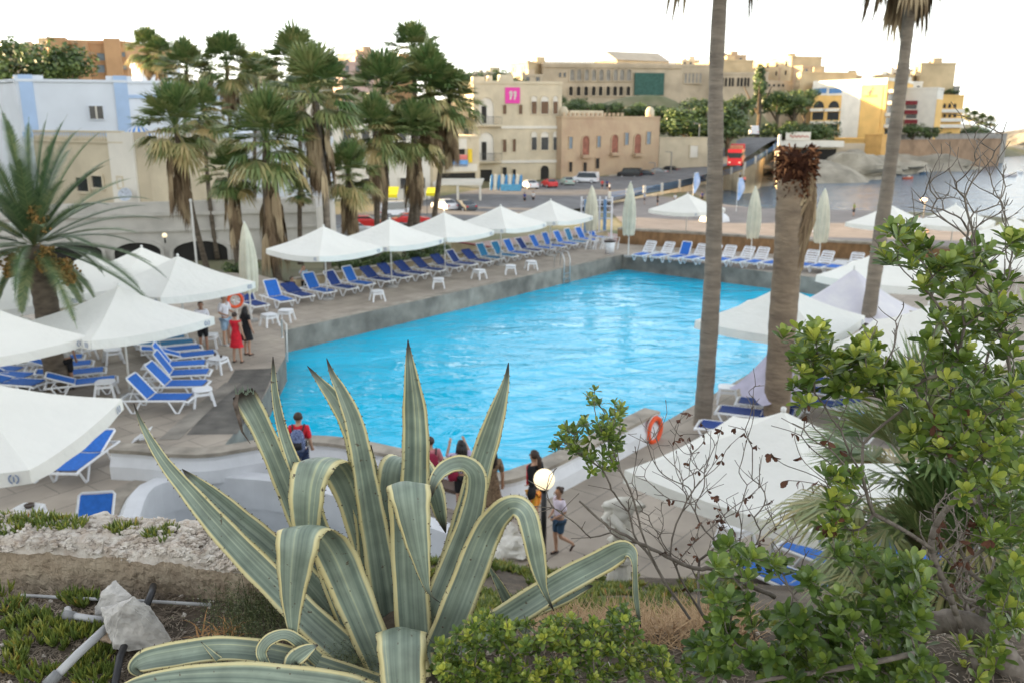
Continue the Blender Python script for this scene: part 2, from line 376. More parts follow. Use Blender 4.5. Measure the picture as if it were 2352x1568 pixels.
tag(wallstrip('pool_wall', poolpoly, -2.6, 0, m_conc), kind='structure')
tag(tess('pool_floor', poolpoly, [], -2.5, m_basin), kind='structure')
m_pool = watermat('pool_water', (.0, .43, .66), 1.1, .8, .02, dist=.16)
tag(tess('pool_water', [tuple(q) for q in poolpoly], [], -.85, m_pool), kind='structure')
tag(tess('basin_floor', basin, [], -1.25, M('green_basin', (.03, .09, .1), .6, .3, 1.5)), kind='structure')
tag(wallstrip('basin_wall', basin, -1.3, 0, m_white), kind='structure')
# kerb rim along the pool's long sides, darker concrete strip by the left end
e1 = Vector((pb[0] - pa[0], pb[1] - pa[1])).normalized(); n1 = Vector((-e1.y, e1.x))
def strip(name, pts, w, z, mat):
    q = offset([Vector((p[0], p[1], 0)) for p in pts], w); poly = [(p[0], p[1]) for p in pts] + [(p.x, p.y) for p in reversed(q)]
    return tag(tess(name, poly, [], z, mat), kind='structure')
strip('pool_rim', [pa, pb], .42, .004, m_cap)
strip('pool_rim', [pb, pc], .4, .004, m_cap)
strip('dark_strip', [(-6.9, 20.6), (-7.02, 23.2), (-7.5, 26.6)], 1.25, .004, m_concd)
strip('dark_strip', [(-8.2, 20.2), (-8.2, 23.0), (-8.1, 25.0)], .5, .008, m_conc)
# ---------------------------------------------------------------- curved parapet
def sweep(mb, path, prof):
    """prof: (offset, z) pairs, swept along path"""
    k = len(prof); cols = [offset(path, d) for d, _ in prof]; vs = []
    for i in range(len(path)):
        for j in range(k): vs.append((cols[j][i].x, cols[j][i].y, prof[j][1]))
    fs = [(i * k + j, (i + 1) * k + j, (i + 1) * k + (j + 1) % k, i * k + (j + 1) % k) for i in range(len(path) - 1) for j in range(k)]
    fs += [tuple(range(k)), tuple(range((len(path) - 1) * k + k - 1, (len(path) - 1) * k - 1, -1))]
    mb.add(vs, fs)
cp = capw
t = thing('parapet_wall', 'low white curved wall with a sandy cap along the near end of the pool', 'wall', (capw[20].x, capw[20].y, 0))
mb = MB(); sweep(mb, cp, [(-.24, .0), (-.24, .3), (-.15, .5), (-.15, .6), (.17, .6), (.17, -1.2), (-.1, -1.2), (-.1, 0)]); mb.build('wall_body', m_white, t)
mb = MB(); sweep(mb, cp, [(-.2, .6), (-.2, .68), (.24, .68), (.24, .6)]); mb.build('cap', m_cap, t)
cb = [Vector((p[0], p[1], 0)) for p in catmull([tuple(q) for q in bas], 4)]
t = thing('basin_kerb', 'low white kerb curving round the sunken empty basin', 'kerb', (cb[8].x, cb[8].y, 0))
mb = MB(); sweep(mb, cb, [(-.02, -.6), (-.02, .1), (.1, .13), (.3, .13), (.42, .0), (.42, -.1), (.1, -.6)]); mb.build('kerb_body', m_white, t)
mb = MB(); sweep(mb, cb, [(.42, .003), (.42, .02), (.85, .02), (.85, .003)]); mb.build('sandy_edge', m_cap, t)
# brown rail bench right of the basin
q = [at(900, 1128, 17.3), at(1000, 1178, 16.6), at(1110, 1218, 16.0)]
t = thing('bench_wall', 'low white bench wall with a brown top beside the path, behind the tall agave', 'wall', (q[1].x, q[1].y, 0))
mb = MB(); mb.beam((q[0].x, q[0].y, .18), (q[2].x, q[2].y, .18), .3, .36); mb.build('wall_body', m_white, t)
mb = MB(); mb.beam((q[0].x, q[0].y, .4), (q[2].x, q[2].y, .4), .36, .08); mb.build('top_board', M('brown_board', (.13, .09, .07), .7), t)
# ---------------------------------------------------------------- walls bounding the deck
m_stone = M('honey_stone', (.42, .33, .2), .95, .3, 1.8, bump=1, bscale=4, col2=(.25, .18, .1), big=.2)
def longwall(name, lab, pts, w, z0, z1, mat, capm=None, caph=.1, cat='wall', group=None):
    t = thing(name, lab, cat, (pts[0][0], pts[0][1], z0), group=group)
    mb = MB(); sweep(mb, [Vector((p[0], p[1], 0)) for p in pts], [(-w / 2, z0), (-w / 2, z1), (w / 2, z1), (w / 2, z0)]); mb.build('wall_body', mat, t)
    if capm: mb = MB(); sweep(mb, [Vector((p[0], p[1], 0)) for p in pts], [(-w / 2 - .04, z1), (-w / 2 - .04, z1 + caph), (w / 2 + .04, z1 + caph), (w / 2 + .04, z1)]); mb.build('cap', capm, t)
    return t
longwall('garden_wall', 'low beige wall behind the row of blue loungers', [(-10.2, 40.2), (-2, 49.2), (6.3, 58.4)], .3, -.5, .42, M('beige_render', (.46, .38, .25), .9, .2, 2), m_cap, .06)
m_thatch = M('reed_wall', (.34, .2, .1), .95, .4, 2.0, bump=1, bscale=7, col2=(.17, .1, .05), stretch=(1.5, 1.5, .6))
longwall('stone_wall', 'long rough brown wall behind the white loungers at the far end of the pool', [(6.9, 56.2), (13, 53), (20.9, 49.0), (34, 42.2)], .5, -6, .82, m_thatch, m_cap, .12)
# planted ground between the deck and the arcaded building
m_soil = M('garden_soil', (.16, .13, .09), .95, .4, 1.2, bump=1, bscale=6, col2=(.08, .1, .04))
gpoly = [(-34, 49.8), (-13, 43.8), (-9.97, 40.2), (3, 54.6), (1, 62), (-40, 62)]
gmb = MB(); gx = frange(-44, 5, 1.4); gy = frange(40.4, 66, 1.4); cutl = lambda x, y: y < (41.0 + 1.1 * (x + 10) if x > -10 else (44 if x > -13 else 44 - .275 * (x + 13)))
tag(grid('garden_bed', gx, gy, lambda x, y: -.45 - max(0, y - 45) * .125 + .08 * nz(x * .6, y * .6), m_soil, lambda x, y: cutl(x, y) or (x > -4 and y > 50 + 1.1 * (x + 2) + 6)), kind='structure')
m_patio = M('pink_patio', (.33, .24, .22), .85, .15, 1)
tag(tess('patio', [(3.2, 54.8), (6.5, 58.2), (12, 62), (6, 72), (-4, 62)], [], -1.0, m_patio), kind='structure')
longwall('patio_wall', 'cream retaining wall below the pinkish patio behind the far parasols', [(-4.2, 61.6), (-.6, 57.6), (3.0, 60.2), (6.4, 62.5)], .3, -3.2, -.7, M('cream_render', (.55, .46, .3), .9, .15, 1.5), M('red_edge', (.25, .07, .06), .8), .08)
# unseen hill added left of the frame to block the low sun from the foreground
def shade_hill_z(x, y):
    r = hypot((x + 150) / 72, (y - 30) / 105); return -6 + 62 * max(0, 1 - r * r) ** .7 + 2 * nz(x * .05, y * .05)
tag(grid('hill', frange(-224, -76, 7), frange(-80, 140, 9), shade_hill_z, M('shade_hill_scrub', (.12, .13, .06), .95, .5, .15, bump=1, bscale=.8)), kind='structure')
# ================================================================== buildings
m_glass = M('dark_glass', (.03, .035, .04), .15, .2, 1, spec=.6)
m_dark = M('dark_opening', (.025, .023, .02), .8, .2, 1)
m_shut = M('brown_shutter', (.16, .09, .05), .6, .2, 3)
m_bshut = M('blue_grey_shutter', (.2, .25, .29), .7, .15, 2)
m_cream = M('cream_limestone', (.6, .52, .38), .9, .12, .35, bump=.3, bscale=2, big=.08)
m_lime = M('weathered_limestone', (.5, .38, .25), .92, .25, .3, bump=.5, bscale=2, col2=(.4, .28, .19), big=.15)
m_palace = M('palace_stone', (.5, .41, .3), .92, .15, .2, bump=.4, bscale=1, big=.08)
m_gold = M('golden_stone', (.56, .44, .27), .9, .15, .2, big=.1)
m_orange = M('orange_stone', (.5, .3, .16), .9, .15, .2, big=.1)
m_hwhite = M('pale_render', (.7, .66, .58), .85, .08, .4)
m_hyel = M('yellow_render', (.72, .46, .16), .85, .08, .4)
m_house = M('pale_blue_white', (.66, .7, .76), .85, .05, .4, big=.04)
m_blueband = M('blue_band', (.4, .53, .74), .85, .06, .6)
m_beige = M('beige_wall', (.55, .47, .34), .9, .12, .4, big=.1)
m_grey = M('grey_roof', (.3, .28, .25), .9, .2, .6)
m_metal = M('rail_iron', (.12, .12, .12), .5, .2, 4)
m_net = M('green_netting', (.05, .12, .1), .9, .2, 1.5)
class Bld:
    def __init__(s, name, label, cat, foot, ztop, mat, zb=None, group=None, roof=None, parapet=0):
        """foot: [(u, y)] wall corners left to right as measured, then a depth behind"""
        s.pts = [(at(u, 784, y).x, y) if not isinstance(u, str) else None for u, y in foot]
        s.pts = [((u - 1176) / F * (y * cos(PITCH) + 0) / 1.0, y) for u, y in foot]
        s.zt = ztop; s.mat = mat
        cx = sum(p[0] for p in s.pts) / len(s.pts); cy = sum(p[1] for p in s.pts) / len(s.pts)
        s.zb = (TZ(cx, cy) - 2.5) if zb is None else zb
        s.root = thing(name, label, cat, (cx, cy, s.zb), group=group)
    def body(s, depth, parapet=.5, cap=None):
        a, b = Vector(s.pts[0]), Vector(s.pts[-1]); d = (b - a).normalized(); n = Vector((-d.y, d.x))
        poly = [tuple(p) for p in s.pts] + [tuple(b + n * depth), tuple(a + n * depth)]
        mb = MB(); mb.prism(poly, s.zb, s.zt); mb.build('wall', s.mat, s.root); s.poly = poly
        if parapet:
            mb = MB(); path = [Vector((p[0], p[1], 0)) for p in poly] + [Vector((poly[0][0], poly[0][1], 0))]
            for i in range(len(path) - 1):
                mb.beam((path[i].x, path[i].y, s.zt + parapet / 2 + .003), (path[i + 1].x, path[i + 1].y, s.zt + parapet / 2 + .003), .3, parapet)
            mb.build('parapet', cap or s.mat, s.root)
        return s
    def face(s, i=0):
        s.a = Vector((*s.pts[i], 0)); b = Vector((*s.pts[i + 1], 0)); s.d = (b - s.a).normalized(); s.L = (b - s.a).length; s.n = Vector((s.d.y, -s.d.x, 0)); return s
    def loc(s, u, v):
        r = ray(u, v); o = Vector((0, 0, HZ)); k = (s.a - o).dot(s.n) / r.dot(s.n); p = o + r * k; return (p - s.a).dot(s.d), p.z
    def W(s, sx, z, out=0.0): p = s.a + s.d * sx + s.n * out; return (p.x, p.y, z)
    def rect(s, u0, v0, u1, v1):
        """pixel box -> s0, s1, z0, z1 on the wall"""
        um, vm = (u0 + u1) / 2, (v0 + v1) / 2
        return s.loc(u0, vm)[0], s.loc(u1, vm)[0], s.loc(um, v1)[1], s.loc(um, v0)[1]
    def slab(s, name, mat, r, t=.1, out=0.0, parent=None):
        x0, x1, z0, z1 = r; mb = MB()
        vs = [s.W(x, z, o) for o in (out - .05, out + t) for x, z in ((x0, z0), (x1, z0), (x1, z1), (x0, z1))]
        mb.add(vs, [(3, 2, 1, 0), (4, 5, 6, 7), (0, 1, 5, 4), (1, 2, 6, 5), (2, 3, 7, 6), (3, 0, 4, 7)])
        return mb.build(name, mat, parent or s.root)
    def win(s, r, pane=None, frame=None, arch=False, name='window', fw=None, shut=True, t=.16):
        x0, x1, z0, z1 = r; w = x1 - x0
        fw = fw or max(.12, w * .12)
        def shape(q):
            a, b_, c, d_ = x0 - q, x1 + q, z0 - q, z1 + q
            if not arch: return [(a, c), (b_, c), (b_, d_), (a, d_)]
            rr_ = (b_ - a) / 2; cz = d_ - rr_
            return [(a, c), (b_, c)] + [((a + b_) / 2 + rr_ * cos(pi * i / 8), cz + rr_ * sin(pi * i / 8)) for i in range(9)]
        inn, out = shape(0), shape(fw); k = len(inn); mb = MB()
        vs = [s.W(x, z, t) for x, z in inn] + [s.W(x, z, t) for x, z in out] + [s.W(x, z, .01) for x, z in inn] + [s.W(x, z, -.02) for x, z in out]
        fs = []
        for i in range(k):
            j = (i + 1) % k; fs += [(i, k + i, k + j, j), (i, j, 2 * k + j, 2 * k + i), (k + i, 3 * k + i, 3 * k + j, k + j)]
        mb.add(vs, fs); o = mb.build(name, frame or s.mat, s.root)
        mb = MB(); mb.add([s.W(x, z, .03) for x, z in inn], [tuple(range(k))]); mb.build('pane', pane or m_glass, o)
        return o
    def wpx(s, u0, v0, u1, v1, **k): return s.win(s.rect(u0, v0, u1, v1), **k)
def zt(u, v, y): return at(u, v, y).z
c2 = lambda x, y: (784 + x * .3489, 45.6 + y * .3489)
c3 = lambda x, y: (1568 + x * .3489, 45.6 + y * .3489)
c1 = lambda x, y: (x * .349, y * .349)
# --- cream three-storey building with the pink sign
B = Bld('cream_building', 'cream three storey building with a square pink sign and two arched balcony niches', 'building', [(1088, 166), (1290, 170)], zt(1180, 193, 167), m_cream).body(14, .5)
B.face(0)
for y0, y1, dy0, dy1, ry in ((512, 700, 570, 682, 640), (742, 940, 805, 925, 880)):
    o = B.wpx(*c2(905, y0), *c2(1003, y1), pane=m_hwhite, arch=True, name='arched_niche', t=.25)
    B.slab('balcony_door', m_dark, B.rect(*c2(924, dy0), *c2(955, dy1)), .08, .04)
    x0, x1, z0, z1 = B.rect(*c2(870, ry), *c2(1048, ry + 52)); B.slab('balcony_slab', m_cream, (x0, x1, z0 - .3, z0), 1.2)
    mb = MB()
    for i in range(15): xx = x0 + (x1 - x0) * i / 14; mb.beam(B.W(xx, z0, 1.1), B.W(xx, z1, 1.1), .06, .06)
    mb.beam(B.W(x0, z1, 1.1), B.W(x1, z1, 1.1), .08, .08); mb.build('balcony_railing', m_metal, B.root)
for q in ((1062, 562, 1086, 622), (1167, 562, 1191, 622), (1062, 790, 1086, 872), (1127, 787, 1148, 870), (1060, 972, 1088, 1035), (1127, 985, 1148, 1050)):
    B.wpx(*c2(q[0], q[1]), *c2(q[2], q[3]), pane=m_shut if q[1] < 800 else m_dark, fw=.12)
for x0, x1 in ((1250, 1288), (1313, 1365), (1392, 1426)):
    for y0, y1 in ((502, 622), (737, 860)):
        B.wpx(*c2(x0, y0), *c2(x1, y1), pane=m_hwhite, arch=True, name='arched_window')
        B.slab('window_shutter', m_shut if y0 < 600 else m_glass, B.rect(*c2(x0 + 4, y0 + 38), *c2(x1 - 4, y1 - 2)), .1, .03)
B.wpx(*c2(915, 988), *c2(992, 1105), pane=m_dark, name='garage_opening'); B.wpx(*c2(1310, 960), *c2(1365, 1060), pane=m_dark, arch=True, name='arched_doorway')
for y0 in (700, 925): x0, x1, z0, z1 = B.rect(*c2(1050, y0), *c2(1440, y0 + 18)); B.slab('string_course', m_hwhite, (x0, B.L - .1, z0, z1), .18)
sg = B.slab('sign', M('pink_sign', (.72, .05, .35), .5, .05, 1), B.rect(*c2(1078, 447), *c2(1175, 552)), .12, .05); sg['label'] = 'square pink sign with two slanting white strokes'
mb = MB(); sx0, sx1, sz0, sz1 = B.rect(*c2(1078, 447), *c2(1175, 552)); sw = sx1 - sx0; sh = sz1 - sz0
for cxs in (.38, .66):
    pp = [(cxs - .1, .62), (cxs - .02, .74), (cxs + .06, .72), (cxs + .02, .5), (cxs - .04, .24)]
    for i in range(len(pp) - 1): mb.beam(B.W(sx0 + pp[i][0] * sw, sz0 + pp[i][1] * sh, .2), B.W(sx0 + pp[i + 1][0] * sw, sz0 + pp[i + 1][1] * sh, .2), .28, .04, up=B.n)
    mb.beam(B.W(sx0 + (cxs - .1) * sw, sz0 + .5 * sh, .2), B.W(sx0 + (cxs + .1) * sw, sz0 + .5 * sh, .2), .22, .04, up=B.n)
mb.build('emblem', m_hwhite, sg)
mb = MB()
for x0, x1, y0, y1 in ((985, 1010, 365, 412), (1060, 1150, 358, 412), (880, 960, 372, 412)):
    a_, b_, z0, z1 = B.rect(*c2(x0, y0), *c2(x1, y1)); p0 = Vector(B.W(a_, 0, -3)); p1 = Vector(B.W(b_, 0, -3)); mb.beam((p0.x, p0.y, (z0 + z1) / 2), (p1.x, p1.y, (z0 + z1) / 2), 2, z1 - z0)
mb.build('rooftop_hut', m_cream, B.root)
# --- lower shop building left of it
B = Bld('shop_building', 'low cream shop building with banners and a white awning, left of the pink signed building', 'building', [(985, 150), (1100, 153)], zt(1050, 318, 150), m_cream).body(16, .4); B.face(0)
for nm, mt, q in (('awning', m_hwhite, (722, 785, 822, 852)), ('pink_banner', M('magenta_cloth', (.75, .04, .3)), (698, 850, 724, 950)), ('yellow_banner', M('yellow_cloth', (.85, .6, .04)), (833, 852, 860, 940)),
                  ('sign_board', M('blue_board', (.16, .38, .75)), (728, 925, 832, 968)), ('sign_board', M('red_pink_board', (.72, .22, .2)), (735, 890, 828, 922)), ('green_banner', M('green_cloth', (.08, .3, .2)), (655, 895, 693, 955)),
                  ('shop_fascia', m_hwhite, (690, 952, 893, 1000)), ('shop_opening', m_dark, (650, 1010, 880, 1070))):
    B.slab(nm, mt, B.rect(*c2(q[0], q[1]), *c2(q[2], q[3])), .35 if nm == 'awning' else .14, .03)
B.wpx(*c2(740, 850), *c2(812, 888), pane=m_dark)
# --- white pergola on the street
t = thing('pergola', 'flat white pergola roof over a street terrace beside the shop building', 'pergola', (*P(1050, 445, -4).xy, -4)); y_ = 128
mb = MB(); q0 = at(1000, 418, y_); q1 = at(1110, 424, y_); z_ = q0.z
for k in range(7): mb.beam((q0.x, y_ - 4 + k * 1.4, z_ + .12), (q1.x, y_ - 4 + k * 1.4, z_ + .12), .5, .12)
mb.beam((q0.x, y_ - 4.2, z_), (q1.x, y_ - 4.2, z_), .2, .4); mb.build('slatted_roof', m_hwhite, t)
mb = MB(); g = TZ(q0.x, y_)
for xx in (q0.x + .3, (q0.x + q1.x) / 2, q1.x - .3): mb.beam((xx, y_ - 4, g - .5), (xx, y_ - 4, z_), .3, .3)
mb.build('post', m_hwhite, t)
# --- weathered brown villa
B = Bld('stone_villa', 'weathered brown stone villa with three tall red arched doors and a crenellated roof', 'building', [(1290.5, 168.5), (1516, 184)], zt(1400, 272, 176), m_lime).body(14, .35)
B.face(0)
m_redd = M('faded_red_door', (.3, .12, .08), .8, .3, 1.5)
for x0, x1, y0, y1 in ((1585, 1630, 765, 890), (1778, 1820, 757, 875), (1928, 1970, 753, 880)):
    B.wpx(*c2(x0, y0), *c2(x1, y1), pane=m_redd, arch=True, name='arched_door'); x_ = B.rect(*c2(x0 - 12, y1), *c2(x1 + 12, y1 + 20)); B.slab('balcony', m_lime, x_, .9)
for x0, x1, y0, y1 in ((1497, 1520, 772, 850), (1683, 1705, 767, 840), (1865, 1890, 745, 825), (2008, 2035, 738, 820), (1497, 1518, 937, 1002), (1590, 1613, 940, 1012), (1672, 1696, 912, 980)):
    B.wpx(*c2(x0, y0), *c2(x1, y1), pane=m_bshut if y0 < 900 else m_dark, fw=.1)
mb = MB()
for i in range(14): mb.box(B.W(.6 + i * 1.15, B.zt + .7, -.15), (.55, .3, .55), atan2(B.d.y, B.d.x))
mb.build('crenellation', m_lime, B.root)
mb = MB(); a_, b_, z0, z1 = B.rect(*c2(1560, 598), *c2(1782, 655)); p0 = Vector(B.W(a_, 0, -5)); p1 = Vector(B.W(b_, 0, -5)); mb.beam((p0.x, p0.y, (z0 + z1) / 2), (p1.x, p1.y, (z0 + z1) / 2), 5, z1 - z0)
mb.build('rooftop_room', m_cream, B.root)
for (x, y0, y1) in ((1487, 570, 650), (2055, 572, 645)):
    a_, b_, z0, z1 = B.rect(*c2(x - 15, y0), *c2(x + 15, y1)); p0 = B.W((a_ + b_) / 2, 0, -1.0); mb = MB(); mb.rings([(p0[0], p0[1], B.zt, .9, .9), (p0[0], p0[1], z1 - .8, .85, .85), (p0[0], p0[1], z1 - .2, .55, .55), (p0[0], p0[1], z1, .1, .1)], 10); mb.build('roof_turret', m_cream, B.root, True)
# --- retaining wall right of villa
B = Bld('roadside_wall', 'tall beige roadside wall between the stone villa and the uphill road', 'wall', [(1517, 184), (1632, 186)], zt(1560, 318, 185), m_beige).body(1.2, .2); B.face(0)
B.wpx(1585, 335, 1603, 362, pane=m_hwhite, name='gate')
# --- palace on the hill
B = Bld('arcaded_palace', 'long pale palace on the hill with two rows of arches and green netting', 'building', [(1246, 292), (1560, 300), (1640, 304)], zt(1400, 152, 296), m_palace).body(26, .8); B.face(0)
for x in (1520, 1565, 1615, 1663, 1712, 1758, 1806, 1848, 1893): B.wpx(*c2(x - 15, 328), *c2(x + 14, 402), pane=m_grey, arch=True, name='arched_window', fw=.35, t=.4)
for x in (1510, 1560, 1610, 1660, 1705, 1755, 1800, 1840, 1888): B.wpx(*c2(x - 13, 440), *c2(x + 13, 500), pane=m_dark, arch=True, name='arched_window', fw=.35, t=.4)
for x in (1440, 1470): B.wpx(*c2(x - 8, 350), *c2(x + 8, 380), name='window')
nt = B.slab('scaffold_netting', m_net, B.rect(*c2(1928, 352), *c2(2120, 498)), .8); nt['label'] = 'dark green scaffold netting'
B.slab('cornice', m_palace, (0, B.L, B.zt - .6, B.zt - .2), .5)
for x in range(20, 135, 24): B.wpx(*c3(x - 7, 352), *c3(x + 7, 418), arch=True, pane=m_grey, name='arched_window', fw=.3)
mb = MB()
for i in range(60): mb.box(B.W(1 + i * B.L / 61, B.zt + 1.05, -.2), (.5, .4, .5))
mb.build('battlement', m_palace, B.root)
# gable hall behind the palace
B = Bld('gabled_hall', 'gabled hall with sunlit flat pitched roof standing above the palace', 'building', [(1413, 312), (1530, 322)], zt(1470, 140, 316), m_gold).body(14, 0); B.face(0)
a_ = Vector(B.W(-.4, B.zt, .6)); b_ = Vector(B.W(B.L + .4, B.zt, .6)); nn = -B.n; ht = zt(1545, 119, 320) - B.zt
mb = MB(); mb.add([a_, b_, b_ + nn * 15.2, a_ + nn * 15.2, a_ + nn * 7.6 + Vector((0, 0, ht)), b_ + nn * 7.6 + Vector((0, 0, ht))], [(0, 1, 5, 4), (3, 4, 5, 2), (0, 4, 3), (1, 2, 5), (0, 3, 2, 1)])
mb.build('pitched_roof', M('pale_roof', (.5, .42, .32), .9, .1, .3), B.root)
# right wing of the palace
B = Bld('palace_wing', 'long lower palace wing with grouped dark arches, right of the near palm trunk', 'building', [(1650, 300), (1758, 298)], zt(1700, 172, 298), m_palace).body(14, .8); B.face(0)
for x in (262, 285, 310, 330, 365, 388, 412, 432): B.wpx(*c3(x - 8, 382), *c3(x + 8, 440), arch=True, pane=m_dark, name='arched_window', fw=.25)
B = Bld('palace_end_wall', 'plain mauve grey end wall stepping down from the palace wing', 'wall', [(1757, 300), (1815, 306)], zt(1786, 188, 303), m_palace).body(3, .3); B.face(0)
for x in (570, 600, 632, 660): B.wpx(*c3(x - 8, 425), *c3(x + 8, 442), name='window')
# sunlit houses behind
def simple(label, foot, vt, mat, depth=12, nw=4, floors=2, cat='building', zb=None, base=None, par=.6, um=None, roofbits=True, name='house', group='houses along the hilltop skyline'):
    um = um or (foot[0][0] + foot[-1][0]) / 2; ym = sum(f[1] for f in foot) / len(foot)
    B = Bld(name, label, cat, foot, zt(um, vt, ym), mat, group=group, zb=zb).body(depth, par); B.face(0); H_ = B.zt - (zt(um, base, ym) if base else B.zb)
    for f in range(floors):
        for i in range(nw):
            x = B.L * (i + .5) / nw; z = B.zt - H_ * (f + .55) / floors; w = min(.6, B.L / nw * .2); B.win((x - w, x + w, z - .7, z + .8), fw=.12)
    if roofbits:
        mb = MB(); mb.box(B.W(B.L * .7, B.zt + 1.1, -depth * .5), (min(3, B.L * .3), 3, 2.2), atan2(B.d.y, B.d.x)); mb.build('stair_hut', mat, B.root)
        mb = MB(); c = B.W(B.L * .3, B.zt, -depth * .4); mb.rings([(c[0], c[1], B.zt, .6, .6), (c[0], c[1], B.zt + 1.4, .6, .6)], 10); mb.build('water_tank', m_grey, B.root)
    return B
simple('sunlit golden block on the hilltop left of the palace', [(1172, 300), (1212, 290), (1243, 296)], 148, m_gold, nw=2, base=190)
simple('small pale house low on the skyline just left of the golden block', [(1098, 240), (1175, 244)], 172, m_cream, nw=4, floors=1, base=190)
simple('golden house above the left end of the palace wing', [(1590, 340), (1650, 318)], 146, m_gold, nw=3, base=175)
simple('brown block rising behind the leaning palm trunk on the skyline', [(1655, 350), (1705, 352)], 130, m_lime, nw=2, base=160)
simple('brightest sunlit long golden house on the skyline', [(1688, 350), (1808, 316)], 141, m_gold, nw=6, base=182)
simple('narrow grey brown block next to the brightest golden house', [(1810, 330), (1838, 331)], 146, m_lime, nw=1, base=182)
simple('golden terraced house with a shaded upper floor at the end of the ridge', [(1816, 322), (1832, 300), (1888, 304)], 172, m_gold, nw=4, base=215)
simple('upper shaded storey house behind the terraced golden house', [(1834, 312), (1884, 316)], 156, m_lime, nw=3, base=172, floors=1)
simple('low grey house left of the yellow hotel on the skyline', [(1895, 330), (1958, 334)], 184, m_grey, nw=3, base=195, floors=1)
simple('brown block behind the palms with a small tower on top', [(826, 240), (882, 244)], 124, m_lime, nw=3, base=160)
simple('pinkish house peeping over the middle palms', [(790, 225), (862, 228)], 148, M('pink_render', (.55, .4, .36)), nw=3, base=190)
simple('orange roofed house half hidden right of the small tower block', [(880, 250), (960, 252)], 140, m_orange, nw=4, base=170)
simple('long low house far behind the palm crowns', [(700, 260), (800, 262)], 150, m_beige, nw=6, base=175)
simple('distant pale house on the ridge between two palm crowns', [(560, 290), (640, 292)], 150, m_beige, nw=4, base=170)
simple('beige house at the foot of the hill behind the villa', [(1200, 262), (1246, 264)], 176, m_palace, nw=2, base=205)
# --- orange hotel, upper left
B = Bld('orange_building', 'large orange stone building with stepped roofline at the upper left', 'building', [(128, 196), (140, 190), (305, 194)], zt(200, 102, 192), m_orange).body(22, .8); B.face(1)
for x0, y0, x1, y1 in ((640, 352, 690, 400), (640, 430, 690, 480), (797, 345, 825, 376), (810, 430, 835, 460), (480, 352, 510, 385), (480, 430, 510, 460)): B.wpx(*c1(x0, y0), *c1(x1, y1), pane=m_bshut)
for x0, x1, y0 in ((345, 462, 255), (530, 598, 280), (700, 805, 258)):
    a_, b_, z0, z1 = B.rect(*c1(x0, y0), *c1(x1, 530)); B.slab('tower_bay', m_orange, (a_, b_, B.zb, z1), 1.6 if x0 > 400 else 3)
simple('golden low block behind the dark tree at the far left', [(35, 215), (125, 214)], 106, m_gold, nw=5, base=140, name='hill_building')
# --- white house with blue pilasters
B = Bld('white_house', 'big white house with pale blue pilasters and one small window at left', 'building', [(-90, 96), (48, 84), (300, 87), (530, 92)], zt(170, 190, 86), m_house).body(14, .25)
B.face(1)
for x0, x1, y0 in ((145, 235, 492), (765, 852, 500)):
    a_, b_, z0, z1 = B.rect(*c1(x0, y0), *c1(x1, 905)); B.slab('blue_pilaster', m_blueband, (a_, b_, z0, z1), .12)
for x0, x1, y0 in ((85, 280, 495), (695, 868, 502)):
    a_, b_, z0, z1 = B.rect(*c1(x0, y0), *c1(x1, 540)); B.slab('raised_parapet', m_house, (a_, b_, B.zt - .2, z1), .25, -.3)
a_, b_, z0, z1 = B.rect(*c1(150, 868), *c1(870, 905)); B.slab('blue_base_band', m_blueband, (a_, b_, z0, z1), .1)
o = B.wpx(*c1(590, 700), *c1(680, 785), fw=.08); mb = MB(); a_, b_, z0, z1 = B.rect(*c1(590, 700), *c1(680, 785)); mb.beam(B.W((a_ + b_) / 2, z0, .1), B.W((a_ + b_) / 2, z1, .1), .14, .1); mb.build('mullion', m_hwhite, o)
B.face(2); a_, b_, z0, z1 = B.rect(*c1(870, 628), *c1(1150, 650)); B.slab('blue_string_band', m_blueband, (0, B.L, z0, z1), .1)
B = Bld('stair_tower', 'pinkish white stair tower standing behind the white house roof', 'building', [(318, 100), (335, 99), (425, 102)], zt(370, 150, 100), m_house).body(6, .2)
for i, (u, v) in enumerate(((207, 188), (236, 188))):
    t = thing('roof_tarp', ['blue covered box on the white house roof, left one of the pair', 'blue covered box on the white house roof, right one of the pair'][i], 'box', (at(u, v, 90).x, 90, at(u, v, 90).z - 1.2), group='blue boxes on the roof')
    mb = MB(); c = at(u, v, 90); mb.rings([(c.x, 90, c.z - 1.2, .85, .5), (c.x, 90, c.z - .3, .85, .5), (c.x, 90, c.z, .5, .3)], 8); mb.build('cover', M('blue_tarp', (.1, .3, .68)), t)
# --- cream house with balustrade
B = Bld('cream_house', 'cream house with roof balustrade and a satellite dish behind the date palm', 'building', [(70, 72), (303, 65), (500, 74)], zt(303, 330, 65), m_cream).body(9, 0); B.face(0)
def bal(B, s0, s1, z, h, name='balustrade', mat=None):
    mb = MB(); n_ = int((s1 - s0) / .32)
    for i in range(n_ + 1): xx = s0 + (s1 - s0) * i / n_; c = B.W(xx, 0, 0); mb.rings([(c[0], c[1], z, .06, .06), (c[0], c[1], z + h * .35, .11, .11), (c[0], c[1], z + h * .8, .05, .05), (c[0], c[1], z + h, .07, .07)], 6)
    mb.beam(B.W(s0, z + h + .06, 0), B.W(s1, z + h + .06, 0), .26, .14); mb.beam(B.W(s0, z + .04, 0), B.W(s1, z + .04, 0), .26, .1); return mb.build(name, mat or B.mat, B.root)
bal(B, .3, B.L - 1.2, B.zt, .75)
for x0, x1, y0, y1 in ((512, 590, 1172, 1260), (612, 682, 1160, 1235), (785, 816, 1170, 1235)): B.wpx(*c1(x0, y0), *c1(x1, y1))
a_, b_, z0, z1 = B.rect(*c1(740, 905), *c1(868, 1380)); B.slab('corner_pier', m_hwhite, (a_, B.L, B.zb, B.zt + .8), .12)
